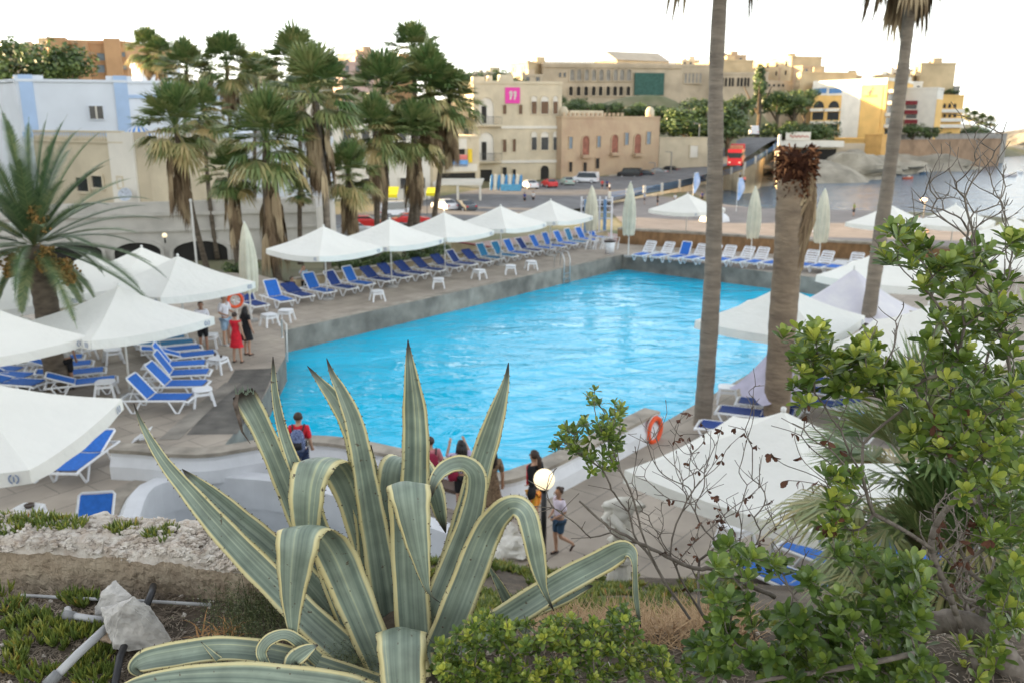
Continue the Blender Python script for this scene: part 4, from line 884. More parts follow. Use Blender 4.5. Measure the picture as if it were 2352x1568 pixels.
# --- broad leaved and conifer trees: leaf clumps spread through an uneven crown
m_tree = leafmat('tree_leaf', [(0, (.022, .045, .015)), (.45, (.065, .11, .03)), (1, (.18, .24, .07))], trans=.15, nscale=1)
def crownmesh(seed, n=2600, ls=.06, flat=.8, cone=False):
    random.seed(seed); mb = MB(); cl = []
    for i in range(26):
        while True:
            p = Vector((random.uniform(-1, 1), random.uniform(-1, 1), random.uniform(-1, 1)))
            if p.length < .85: break
        if cone: p = Vector((p.x * (.55 - .5 * p.z) * .8, p.y * (.55 - .5 * p.z) * .8, p.z))
        else: p.z *= flat
        cl.append((p, random.uniform(.2, .38) * (.55 if cone else 1), random.uniform(0, .7)))
    for i in range(n):
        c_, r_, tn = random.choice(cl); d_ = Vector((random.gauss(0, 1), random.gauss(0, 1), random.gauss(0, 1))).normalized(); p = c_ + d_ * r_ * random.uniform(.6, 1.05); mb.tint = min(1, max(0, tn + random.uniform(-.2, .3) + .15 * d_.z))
        a = (d_ + Vector((random.uniform(-.6, .6), random.uniform(-.6, .6), random.uniform(-.6, .6)))).normalized(); x = a.orthogonal().normalized() * ls * random.uniform(.6, 1.3); y2 = a.cross(x).normalized() * ls * random.uniform(.5, 1.1); mb.add([p - x, p - y2 * .5, p + x, p + y2], [(0, 1, 2, 3)])
    return bake(mb, 'crown', m_tree)
TC_ = [crownmesh(1), crownmesh(2), crownmesh(3, flat=.55), crownmesh(4, cone=True, ls=.05)]
m_wood = M('tree_wood', (.13, .1, .07), .95, .3, 3, bump=.6)
def tree(label, u, v, y, r, var=0, zb=None, sc=None, name='leafy_tree', cat='tree', group='trees and bushes on the hillside'):
    c = at(u, v, y); zb = TZ(c.x, c.y) if zb is None else zb; t = thing(name, label, cat, (c.x, c.y, min(zb, c.z - r * .3)), group=group); h_ = c.z - t.location.z
    mb = MB(); mb.tube([(0, 0, -.3), (.05 * r, 0, h_ * .5), (0, 0, h_ + r * .2)], [.09 * r, .07 * r, .04 * r], 7)
    for a in (0.5, 2.6, 4.4): mb.tube([(0, 0, h_ * .55), (cos(a) * r * .3, sin(a) * r * .3, h_ * .8), (cos(a) * r * .55, sin(a) * r * .55, h_ + r * .1)], [.05 * r, .035 * r, .015 * r], 5)
    mb.build('trunk', m_wood, t, world=False); s_ = sc or (1, 1, .8); child('crown', TC_[var], t, (0, 0, h_), tuple(r * k for k in s_), random.uniform(0, 6) if var != 3 else 0); return t
TR = [('dark rounded tree at the far left edge below the orange building', 25, 168, 150, 7, 0), ('dark tree in front of the orange building, widest of the left clump', 90, 150, 150, 8, 1), ('tall thin treetop at the far left', 22, 118, 155, 4, 1), ('dark green tree touching the orange building corner', 128, 172, 148, 5, 0),
      ('small dark bush behind the white house right parapet', 345, 195, 130, 3, 0),
      ('green bush above the stone villa roof, leftmost', 1310, 246, 222, 3.4, 2), ('round green bush above the villa, second from the left', 1350, 254, 218, 3.8, 1), ('bright green bush in the middle above the villa roof', 1402, 254, 216, 4.6, 0), ('largest green bush under the green netting', 1470, 256, 216, 5, 2), ('green bush at the right end of the villa roof', 1512, 266, 214, 4.4, 1),
      ('dark hillside bush right of the villa, upper', 1545, 275, 210, 6.5, 0), ('broad dark bush above the roadside wall', 1585, 288, 206, 8, 2), ('bush touching the tall palm trunk on its left', 1625, 268, 208, 7, 1), ('hillside bush below the palace wing, left', 1600, 240, 240, 4, 2), ('hillside bush just right of the tall palm trunk', 1665, 243, 240, 4.2, 0),
      ('round green tree below the palace wing', 1705, 240, 240, 4.6, 1), ('round bright green tree left of the yellow hotel', 1786, 232, 250, 6.5, 0), ('dark tree between the round tree and the yellow hotel', 1825, 238, 252, 6, 1), ('dark green tree on the yellow hotel side street', 1850, 222, 262, 5, 0), ('low bushes above the uphill road', 1672, 300, 205, 6, 2), ('bush under the uphill road wall by the tall palm', 1672, 272, 210, 6, 0),
      ('long green hedge bush behind the white billboard', 1800, 300, 245, 6, 2), ('green bush between billboard and yellow hotel', 1850, 303, 248, 6, 0), ('tall green bush at the left foot of the yellow hotel', 1885, 305, 250, 6, 1), ('small round bush on the slope below the uphill road', 1772, 357, 215, 2.6, 0),
      ('dark shrub at the foot of the beige hotel', 2098, 300, 276, 4, 1), ('small shrub right of the beige hotel foot', 2135, 302, 276, 3.5, 0), ('shrub on the top terrace of the terraced hotel', 2182, 212, 316, 3, 2), ('bush at the palace foot, left of the netting', 1330, 238, 250, 3, 1),
      ('faint bush line on the far terrace wall, left', 2150, 312, 300, 4, 2), ('faint bush line on the far terrace wall, right', 2240, 305, 320, 6, 2), ('low scrub behind the shop building', 1130, 190, 240, 8, 2), ('hill scrub right of the palace left corner', 1275, 232, 240, 3, 1)]
for q in TR: tree(*q[:5], var=q[5], sc=(1.25, 1.1, .62) if q[5] == 2 else None)
tree('dark pointed conifer standing against the palace wing', 1745, 205, 246, 8, var=3, sc=(.75, .75, 1.05), name='conifer')
for q in (('bushy green plant at the foot of the leaning palm behind the closed parasol', 548, 615, 46.5, 1.1, 1), ('low green shrub behind the navy loungers under the parasols', 880, 598, 49, 1.4, 2), ('green shrub row behind the loungers, right', 968, 580, 52, 1.3, 2), ('dark shrub below the patio wall', 1010, 575, 54, 1.0, 0), ('green shrub behind the first parasol of the row', 800, 612, 48, 1.2, 0)):
    tree(*q[:5], var=q[5], zb=-.9, name='garden_shrub', cat='shrub', group='shrubs in the garden bed')
# ================================================================== parasols
m_canvas = M('ivory_canvas', (.86, .85, .79), .85, .03, .8, bump=.5, bscale=5, trans=.22, rnd=.03)
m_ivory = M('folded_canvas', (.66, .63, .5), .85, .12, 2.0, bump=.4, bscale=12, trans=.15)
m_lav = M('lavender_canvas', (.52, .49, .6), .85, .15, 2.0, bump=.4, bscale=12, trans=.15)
m_pole = M('white_pole', (.7, .69, .66), .45, .05, 3)
m_logo = M('blue_print', (.2, .26, .4), .8, .1, 4)
m_base = M('cement_base', (.36, .35, .33), .9, .2, 5, bump=.4)
def parasol_proto(side=3.5, mat=None, zt_=3.2, ze=2.2, sag=.09, val=.22, name='parasol'):
    t = thing(name, '', 'parasol', (0, 0, 0), group='open square parasols'); n_ = 12; mb = MB(); h_ = side / 2; vs = []; fs = []
    def zz(x, y):
        m = max(abs(x), abs(y)) / h_; k = min(abs(x), abs(y)) / h_; rib = (k / m if m > 1e-6 else 1)
        return ze + (zt_ - ze) * (1 - m) - sag * sin(pi * m) * .9 + (.07 * m * (rib ** 3)) - .03 * (1 - rib) * m - .02 * sin(pi * m) * (1 - rib)
    N_ = 16
    for j in range(N_ + 1):
        for i in range(N_ + 1): x = (i / N_ * 2 - 1) * h_; y = (j / N_ * 2 - 1) * h_; vs.append((x, y, zz(x, y)))
    for j in range(N_):
        for i in range(N_):
            a = j * (N_ + 1) + i; q = (a, a + 1, a + N_ + 2, a + N_ + 1)
            if (i < N_ // 2) == (j < N_ // 2): fs += [(q[0], q[1], q[2]), (q[0], q[2], q[3])]
            else: fs += [(q[0], q[1], q[3]), (q[1], q[2], q[3])]
    mb.add(vs, fs); can = mb.build('canopy', mat or m_canvas, t)
    mb = MB()
    for k in range(4):
        R = Matrix.Rotation(k * pi / 2, 3, 'Z'); vs = []
        for i in range(17):
            x = (i / 16 * 2 - 1) * h_; z = zz(x, -h_); wv = .012 * sin(i * 1.3 + k); vs += [R @ Vector((x, -h_, z)), R @ Vector((x * 1.005, -h_ - .012 + wv, z - val - .02 * sin(pi * i / 16))), ]
        mb.add(vs, [(2 * i, 2 * i + 1, 2 * i + 3, 2 * i + 2) for i in range(16)])
    mb.build('valance', mat or m_canvas, can)
    mb = MB()
    for k in (1,):
        for kk in range(4):
            R = Matrix.Rotation(kk * pi / 2, 3, 'Z'); vs = []; n2 = 16
            for i in range(n2): a = 2 * pi * i / n2; vs += [R @ Vector((h_ * .86 + .085 * cos(a), -h_ - .022, zz(h_ * .86, -h_) - .11 + .085 * sin(a))), R @ Vector((h_ * .86 + .06 * cos(a), -h_ - .022, zz(h_ * .86, -h_) - .11 + .06 * sin(a)))]
            mb.add(vs, [(2 * i, 2 * i + 1, 2 * ((i + 1) % n2) + 1, 2 * ((i + 1) % n2)) for i in range(n2) if i % 8 not in (3, 4)]); x_ = h_ * .86; z_ = zz(x_, -h_) - .11
            mb.add([R @ Vector(q) for q in ((x_ - .012, -h_ - .022, z_ - .045), (x_ + .012, -h_ - .022, z_ - .045), (x_ + .012, -h_ - .022, z_ + .045), (x_ - .012, -h_ - .022, z_ + .045))], [(0, 1, 2, 3)])
    mb.build('printed_emblem', m_logo, can)
    mb = MB(); mb.tube([(0, 0, 0), (0, 0, zt_ - .02)], .032, 10); mb.build('pole', m_pole, t, True)
    mb = MB(); mb.rings([(0, 0, 0, .3, .3), (0, 0, .07, .3, .3), (0, 0, .1, .22, .22), (0, 0, .11, .05, .05), (0, 0, .3, .05, .05)], 14); mb.build('base', m_base, t)
    mb = MB()
    for k in range(8):
        a = k * pi / 4; r_ = h_ * (sqrt(2) if k % 2 else 1) * .97; x, y = cos(a) * r_, sin(a) * r_; mb.tube([(0, 0, zt_ - .12), (x * .5, y * .5, zz(x * .5, y * .5) - .05), (x, y, zz(x, y) - .05)], .011, 4); mb.tube([(0, 0, 2.0), (x * .5, y * .5, zz(x * .5, y * .5) - .06)], .009, 4)
    mb.build('ribs', m_pole, t); mb = MB(); mb.ball((0, 0, zt_ + .03), .05, 8, 5); mb.build('finial', m_pole, t); return t
EA = atan2(e1.y, e1.x)
protoU = parasol_proto(); used = {'U': 0}
def parasol(label, u, v, rz=EA, s=1.0, pxy=None, zt_=3.2):
    c = pxy or P(u, v, zt_ * s).xy
    o = protoU if not used['U'] else dup(protoU, label=label)
    if not used['U']: o['label'] = label
    used['U'] += 1; o.location = (c[0], c[1], 0); o.rotation_euler.z = rz; o.scale = (s, s, s); LASTU.append(o); return o
LASTU = []
for q in [('ivory parasol nearest the camera in the row along the left pool edge', 743, 520), ('second ivory parasol along the left pool edge, over navy loungers', 895, 503), ('third ivory parasol along the left pool edge, middle of five', 1020, 488), ('fourth ivory parasol along the left pool edge', 1150, 473), ('fifth and farthest ivory parasol along the left pool edge', 1265, 460),
          ('lone ivory parasol over white loungers at the far end of the pool', 1580, 445),
          ('ivory parasol over the stacked blue loungers right of the date palm', 272, 657), ('large ivory parasol behind the standing people by the left deck', 408, 588), ('ivory parasol in the back of the left group, before the dark arches', 325, 568), ('bright ivory parasol directly behind the date palm trunk', 205, 583), ('parasol at the left edge behind the date palm', -15, 615), ('ivory parasol cut by the left edge, beside the date palm trunk', -45, 695),
          ('ivory parasol beyond the deck wall, left of the bare twigs', 2045, 470), ('ivory parasol beyond the bare twigs, second from the right background', 2195, 470), ('ivory parasol at the right edge in the background, upper', 2330, 500), ('ivory parasol at the right edge below the upper one', 2350, 545)]:
    parasol(*q)
parasol('big ivory parasol in the lower left corner with a drooping front hem', 0, 0, radians(2), 1.03, pxy=(-9.38, 14.4))
parasol('big ivory parasol at lower right behind the bare twigs', 0, 0, radians(48), 1.0, pxy=(4.25, 12.95))
parasol('ivory parasol between the two near palm trunks over the pool edge', 1800, 655)
parasol('large ivory parasol behind the leaning palm, right of the pool corner', 2050, 562, s=1.08)
parasol('wide ivory parasol half hidden by leaves right of the leaning palm', 2135, 700)
# worn lavender one: closed-sagging pagoda shape
def cone_canopy(name, label, loc, r, zt_, ze, mat, rz=0, group='worn lavender parasols', folds=8):
    t = thing(name, label, 'parasol', (loc[0], loc[1], 0), rz, group); mb = MB(); n_ = 48; k = 9; vs = [(0, 0, zt_)]
    for i in range(1, k + 1):
        f = i / k
        for j in range(n_): a = 2 * pi * j / n_; w = 1 - .1 * f * (1 - abs(cos(a * folds / 2))); sq = 1 / max(abs(cos(a)), abs(sin(a))) ** .8; vs.append((cos(a) * r * f * w * sq, sin(a) * r * f * w * sq, ze + (zt_ - ze) * (1 - f) ** 1.35 - .12 * f * abs(cos(a * folds / 2))))
    fs = [(0, 1 + j, 1 + (j + 1) % n_) for j in range(n_)] + [(1 + i * n_ + j, 1 + (i + 1) * n_ + j, 1 + (i + 1) * n_ + (j + 1) % n_, 1 + i * n_ + (j + 1) % n_) for i in range(k - 1) for j in range(n_)]
    mb.add(vs, fs); mb.build('canopy', mat, t, True, world=False); mb = MB(); mb.tube([(0, 0, 0), (0, 0, zt_ + .1)], .032, 8); mb.build('pole', m_pole, t, world=False); mb = MB(); mb.rings([(0, 0, 0, .28, .28), (0, 0, .09, .26, .26)], 12); mb.build('base', m_base, t, world=False); return t
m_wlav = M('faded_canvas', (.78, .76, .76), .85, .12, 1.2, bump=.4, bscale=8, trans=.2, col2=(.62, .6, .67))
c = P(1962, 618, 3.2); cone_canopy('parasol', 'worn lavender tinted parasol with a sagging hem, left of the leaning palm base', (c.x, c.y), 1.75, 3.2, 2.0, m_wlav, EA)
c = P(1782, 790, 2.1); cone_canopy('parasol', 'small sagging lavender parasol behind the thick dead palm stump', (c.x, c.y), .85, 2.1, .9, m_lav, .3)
# folded parasols
def folded(label, u, v, vb, w=.3, zt_=3.25, lean=0):
    y = P(u, vb, 0).y; c = at(u, vb, y); top = at(u, v, y).z; t = thing('folded_parasol', label, 'parasol', (c.x, c.y, 0), group='folded ivory parasols')
    mb = MB(); n_ = 40; k = 14; vs = []; zb = .95 * top / 3.2
    for i in range(k + 1):
        f = i / k; z = top + (zb - top) * f; r_ = (.035 + w * sin(pi * min(1, f * .72)) ** .8 * .9)
        for j in range(n_): a = 2 * pi * j / n_; q = r_ * (1 - .28 * (.5 + .5 * cos(a * 8 + f * 2)) * min(1, f * 3)) * (1 + .15 * sin(a * 3 + u)); vs.append((cos(a) * q + lean * f, sin(a) * q, z + (.05 * cos(a * 8) if i == k else 0)))
    mb.add(vs, [(i * n_ + j, (i + 1) * n_ + j, (i + 1) * n_ + (j + 1) % n_, i * n_ + (j + 1) % n_) for i in range(k) for j in range(n_)]); mb.build('folded_canopy', m_ivory, t, True, world=False)
    mb = MB(); mb.tube([(0, 0, 0), (0, 0, top + .05)], .03, 8); mb.build('pole', m_pole, t, world=False); mb = MB(); mb.rings([(0, 0, 0, .28, .28), (0, 0, .09, .26, .26)], 12); mb.build('base', m_base, t, world=False)
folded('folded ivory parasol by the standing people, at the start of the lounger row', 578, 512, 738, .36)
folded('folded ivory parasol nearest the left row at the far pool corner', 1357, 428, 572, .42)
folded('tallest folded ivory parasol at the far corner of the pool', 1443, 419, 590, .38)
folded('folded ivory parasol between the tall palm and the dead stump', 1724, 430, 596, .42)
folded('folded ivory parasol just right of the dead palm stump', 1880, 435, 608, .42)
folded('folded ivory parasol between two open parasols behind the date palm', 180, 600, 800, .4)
# ================================================================== loungers
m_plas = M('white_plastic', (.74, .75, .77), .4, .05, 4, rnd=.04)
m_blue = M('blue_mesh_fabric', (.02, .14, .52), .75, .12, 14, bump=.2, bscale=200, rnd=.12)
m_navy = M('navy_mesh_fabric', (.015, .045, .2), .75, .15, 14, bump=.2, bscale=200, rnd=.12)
m_teal = M('teal_shaded_fabric', (.02, .17, .34), .75, .15, 14, bump=.2, bscale=200, rnd=.1)  # teal blue; on the left deck it carries the parasol shade in the colour
def lounger_proto(label, ang, fab, fframe=None, slat=False, stripes=False):
    """foot end at y=0, head at y=1.9; backrest hinged at y=1.12"""
    fframe = fframe or m_plas; t = thing('sun_lounger', label, 'sun lounger', (0, 0, 0)); w = .33; zs_ = .36
    mb = MB()
    for s in (-1, 1): mb.tube([(s * w, 0, .32), (s * w, .12, zs_), (s * w, 1.9, zs_)], .03, 6)
    for y in (.02, .6, 1.15, 1.88): mb.beam((-w, y, zs_ - .01 if y > .1 else .33), (w, y, zs_ - .01 if y > .1 else .33), .05, .04)
    mb.build('frame', m_plas, t)
    for yy in (.32, 1.5):
        for s in (-1, 1):
            mb = MB(); mb.tube([(s * w, yy - .22, zs_ - .02), (s * w * 1.08, yy - .04, .03), (s * w * 1.08, yy + .04, .03), (s * w, yy + .22, zs_ - .02)], .026, 6); mb.build('leg', m_plas, t)
    mb = MB(); n_ = 10; vs = []
    for i in range(n_ + 1):
        y = .1 + 1.02 * i / n_
        for s in (-1, -.5, 0, .5, 1): vs.append((s * (w - .035), y, zs_ + .028 - .018 * (1 - s * s)))
    mb.add(vs, [(i * 5 + j, i * 5 + j + 1, i * 5 + 6 + j, i * 5 + 5 + j) for i in range(n_) for j in range(4)]); mb.add([(v_[0], v_[1], v_[2] - .012) for v_ in vs], [(i * 5 + j, i * 5 + 5 + j, i * 5 + 6 + j, i * 5 + j + 1) for i in range(n_) for j in range(4)])
    mb.build('seat', fab, t)
    a = radians(ang); dy, dz = cos(a), sin(a); q = lambda x, l, o=0: (x, 1.12 + dy * l - dz * o, zs_ + .03 + dz * l + dy * o)
    mb = MB(); Lb = .78
    for s in (-1, 1): mb.tube([q(s * (w - .02), 0), q(s * (w - .02), Lb * .94), q(s * (w - .07), Lb)], .026, 6)
    mb.tube([q(-(w - .07), Lb), q(w - .07, Lb)], .026, 6)
    if slat:
        for k in range(5): mb.beam(q(-(w - .03), .12 + k * .14), q(w - .03, .12 + k * .14), .07, .018, up=(0, -dz, dy))
    br_ = mb.build('backrest', fframe, t)
    if not slat:
        mb = MB(); c8 = [q(s * (w - .045), l, .004 - .02 * (1 - abs(s))) for l in (.03, Lb * .5, Lb - .03) for s in (-1, 0, 1)]; mb.add(c8, [(0, 1, 4, 3), (1, 2, 5, 4), (3, 4, 7, 6), (4, 5, 8, 7)]); c9 = [q(s * (w - .045), l, -.012 - .02 * (1 - abs(s))) for l in (.03, Lb * .5, Lb - .03) for s in (-1, 0, 1)]; mb.add(c9, [(3, 4, 1, 0), (4, 5, 2, 1), (6, 7, 4, 3), (7, 8, 5, 4)]); mb.build('back_fabric', fab, br_)
    if ang > 8:
        for s in (-1, 1): mb = MB(); mb.tube([q(s * (w - .06), Lb * .6, -.02), (s * (w - .06), 1.12 + dy * Lb * .6 + .18, zs_)], .014, 5); mb.build('back_prop', m_plas, t)
    return t
LP = {}
def lounger(label, x, y, rz, kind, ang, group):
    fab = {'b': m_blue, 'n': m_navy, 't': m_teal, 'w': m_blue}[kind]; key = (kind, ang)
    if key not in LP:
        LP[key] = lounger_proto(label, ang, fab, fframe=(fab if kind == 'n' and ang < 50 else None), slat=(kind == 'w')); o = LP[key]
    else: o = dup(LP[key], label=label)
    o['label'] = label; o['group'] = group; o.location = (x, y, 0); o.rotation_euler.z = rz; return o
random.seed(3)
n_l = Vector((-e1.y, e1.x)); RZL = atan2(n_l.y, n_l.x) - pi / 2
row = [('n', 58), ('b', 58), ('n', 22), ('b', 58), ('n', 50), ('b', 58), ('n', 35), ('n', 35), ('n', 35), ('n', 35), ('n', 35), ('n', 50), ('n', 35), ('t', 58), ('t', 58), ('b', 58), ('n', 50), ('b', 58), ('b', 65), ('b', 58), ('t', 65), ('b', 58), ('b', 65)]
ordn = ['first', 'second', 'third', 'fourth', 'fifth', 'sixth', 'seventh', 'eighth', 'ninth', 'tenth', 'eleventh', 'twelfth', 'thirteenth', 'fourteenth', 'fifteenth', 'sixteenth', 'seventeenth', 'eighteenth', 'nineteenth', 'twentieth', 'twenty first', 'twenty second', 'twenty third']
cname = {'n': 'navy', 'b': 'bright blue white framed', 't': 'teal blue', 'w': 'white slatted'}
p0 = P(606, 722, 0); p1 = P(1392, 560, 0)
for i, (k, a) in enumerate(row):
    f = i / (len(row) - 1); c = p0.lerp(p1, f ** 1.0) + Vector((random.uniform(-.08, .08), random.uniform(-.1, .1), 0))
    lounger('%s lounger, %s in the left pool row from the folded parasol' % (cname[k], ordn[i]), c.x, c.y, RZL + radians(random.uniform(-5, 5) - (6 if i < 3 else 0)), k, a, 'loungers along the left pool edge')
# far row
fr = [1462, 1502, 1543, 1578, 1614, 1648, 1684, 1722, 1759, 1838, 1870, 1905, 1945]; fd = Vector((pc[0] - pb[0], pc[1] - pb[1])).normalized(); RZF = atan2(fd.x, -fd.y) * 0 + atan2(fd.y, fd.x)
for i, u in enumerate(fr):
    f = (u - 1440) / (1945 - 1440); v = 600 + 34 * f; c = P(u, v, 0); k, a = ('b', 65) if i == 2 else (('w', 8) if i in (8, 11) else ('w', 50))
    lab = {2: 'blue backed lounger among the white ones at the far end of the pool', 8: 'flat white lounger just left of the dead palm stump at the far end', 11: 'flat white lounger at the right end of the far row'}.get(i, '%s white slatted lounger from the left along the far brown wall' % ordn[i])
    lounger(lab, c.x, c.y, RZF + radians(random.uniform(-4, 4)), k, a, 'white loungers along the far wall')
# left cluster: foot ends on the right, heads on the left
def along(u0, v0, hu, hv, z=.36):
    a = P(u0, v0, z); b = P(hu, hv, z); d = (b - a); return a.x, a.y, atan2(d.y, d.x) - pi / 2
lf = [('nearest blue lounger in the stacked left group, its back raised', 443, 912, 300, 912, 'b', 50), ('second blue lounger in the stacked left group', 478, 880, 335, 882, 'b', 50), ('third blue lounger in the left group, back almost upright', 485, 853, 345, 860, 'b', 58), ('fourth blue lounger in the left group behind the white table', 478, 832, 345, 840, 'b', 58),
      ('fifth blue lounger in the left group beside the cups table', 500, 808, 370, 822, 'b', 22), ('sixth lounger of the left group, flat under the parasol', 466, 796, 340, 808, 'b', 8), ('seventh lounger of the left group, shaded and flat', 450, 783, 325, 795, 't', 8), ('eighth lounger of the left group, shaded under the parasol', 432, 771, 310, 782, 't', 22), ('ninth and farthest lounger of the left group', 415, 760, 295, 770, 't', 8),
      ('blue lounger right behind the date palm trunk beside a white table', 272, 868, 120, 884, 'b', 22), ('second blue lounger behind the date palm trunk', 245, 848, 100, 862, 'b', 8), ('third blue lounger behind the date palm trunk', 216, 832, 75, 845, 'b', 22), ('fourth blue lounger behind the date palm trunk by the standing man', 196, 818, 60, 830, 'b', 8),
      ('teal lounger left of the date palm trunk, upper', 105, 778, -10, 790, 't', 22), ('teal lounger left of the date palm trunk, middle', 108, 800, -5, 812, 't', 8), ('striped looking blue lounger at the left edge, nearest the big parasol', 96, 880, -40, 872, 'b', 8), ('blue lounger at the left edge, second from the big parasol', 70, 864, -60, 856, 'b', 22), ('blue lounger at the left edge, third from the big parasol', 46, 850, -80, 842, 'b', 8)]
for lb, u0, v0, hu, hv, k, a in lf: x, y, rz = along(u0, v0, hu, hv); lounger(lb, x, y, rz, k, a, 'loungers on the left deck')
x, y, rz = along(140, 1085, 245, 1010); lounger('blue lounger sticking out from under the lower left parasol', x, y, rz, 'b', 22, 'loungers on the left deck')
x, y, rz = along(20, 1085, 150, 1010); lounger('blue lounger mostly hidden under the lower left parasol', x, y, rz, 'b', 22, 'loungers on the left deck')
x, y, rz = along(165, 1300, 236, 1196); lounger('blue lounger cut off by the rubble wall at lower left', x, y, rz, 'b', 50, 'loungers on the left deck')
rf = [('bright blue lounger under the front hem of the lower right parasol', 1800, 1238, 1960, 1300, 'b', 8), ('blue lounger right of the lower right parasol corner', 1950, 1215, 2075, 1262, 'b', 8), ('blue lounger behind the fan palm leaves at lower right', 2010, 1185, 2130, 1232, 'b', 8), ('blue lounger partly hidden by leaves at the lower right', 1690, 1275, 1850, 1345, 'b', 8), ('lowest blue lounger behind the green bush', 1640, 1350, 1800, 1420, 'b', 8),
      ('navy lounger next to the orange lifebuoy wall', 1560, 966, 1480, 1000, 'n', 8), ('navy lounger left of the big right parasol top', 1645, 938, 1760, 952, 'n', 8), ('navy lounger between the palm trunks', 1690, 918, 1800, 930, 'n', 8), ('navy lounger right of the dead stump, nearer', 1815, 912, 1920, 930, 'n', 22), ('navy lounger right of the dead stump, farther', 1800, 885, 1910, 900, 'n', 22), ('navy lounger seen through twigs below the wide parasol', 1850, 870, 1965, 880, 'n', 8), ('blue lounger far right behind the leaves', 2150, 1000, 2040, 985, 'b', 22)]
for lb, u0, v0, hu, hv, k, a in rf[:5] + rf[6:]: x, y, rz = along(u0, v0, hu, hv); lounger(lb, x, y, rz, k, a, 'loungers on the right deck')
x, y, rz = along(1600, 972, 1700, 985); lounger(rf[5][0], x, y, rz, 'n', 22, 'loungers on the right deck')
# ================================================================== small tables
def table_proto():
    t = thing('side_table', '', 'table', (0, 0, 0), group='white plastic side tables'); mb = MB(); n_ = 24; sh = lambda r_, z: [(r_ * cos(2 * pi * j / n_) / max(abs(cos(2 * pi * j / n_)), abs(sin(2 * pi * j / n_))) ** .55, r_ * sin(2 * pi * j / n_) / max(abs(cos(2 * pi * j / n_)), abs(sin(2 * pi * j / n_))) ** .55, z) for j in range(n_)]
    vs = sh(.21, .4) + sh(.23, .415) + sh(.23, .44) + sh(.21, .45) + sh(.02, .447); mb.add(vs, [(i * n_ + j, i * n_ + (j + 1) % n_, (i + 1) * n_ + (j + 1) % n_, (i + 1) * n_ + j) for i in range(4) for j in range(n_)] + [tuple(range(n_ - 1, -1, -1)), tuple(range(4 * n_, 5 * n_))]); mb.build('table_top', m_plas, t)
    for sx in (-1, 1):
        for sy in (-1, 1): mb = MB(); mb.beam((sx * .17, sy * .17, .41), (sx * .24, sy * .24, 0), .055, .04); mb.build('leg', m_plas, t)
    mb = MB(); mb.beam((-.19, -.19, .33), (.19, -.19, .33), .02, .07); mb.beam((-.19, .19, .33), (.19, .19, .33), .02, .07); mb.beam((-.19, -.19, .33), (-.19, .19, .33), .02, .07); mb.beam((.19, -.19, .33), (.19, .19, .33), .02, .07); mb.build('apron', m_plas, t); return t
tp = table_proto(); first = True
for lb, u, v in [('white table at the start of the left lounger row, nearest the ladder', 618, 722), ('white table touching the second lounger of the left row', 656, 712), ('white table in front of the fourth and fifth loungers', 866, 668), ('white table in front of the navy loungers below the second parasol', 1007, 640), ('white table in front of the navy loungers below the third parasol', 1100, 620), ('white table by the teal loungers', 1173, 610), ('farthest white table in the left lounger row', 1220, 600),
               ('round white table alone behind the parasol pole on the left deck', 258, 802), ('white table close to the date palm under the parasol', 194, 795), ('white table against the blue lounger by the date palm', 241, 876), ('white table beside the standing young man', 482, 768), ('white table with two dark cups at the end of the loungers', 500, 822), ('white table between the nearest blue loungers and the walkway', 464, 893), ('white table at the lower left behind the rubble wall', 62, 1168),
               ('white table behind the tall palm trunk by the pool', 1672, 888), ('white table right of the big right parasol, beside the palm leaves', 1995, 952), ('white table half hidden under the lower right parasol', 1690, 1205)]:
    c = P(u, v, .45)
    if first: o = tp; first = False
    else: o = dup(tp)
    o['label'] = lb; o.location = (c.x, c.y, 0); o.rotation_euler.z = random.uniform(0, 1.5); sc_ = 1.15; o.scale = (sc_, sc_, 1.05)
m_cup = M('dark_cup', (.05, .03, .02), .4)
for i, (u, v) in enumerate(((494, 816), (508, 820))):
    c = P(u, v, .48); t = tag(MB().rings([(c.x, c.y, .475, .03, .03), (c.x, c.y, .55, .045, .045)], 10).build('drink_cup', m_cup), ['dark cup on the white table, left one', 'dark cup on the white table, right one'][i], 'cup', 'cups on the table', 'thing')
c = P(68, 1163, .48); tag(MB().rings([(c.x, c.y, .475, .08, .08), (c.x, c.y, .53, .1, .1), (c.x, c.y, .51, .07, .07)], 12).build('ashtray', m_cup), 'black ashtray on the lower left white table', 'ashtray', None, 'thing')
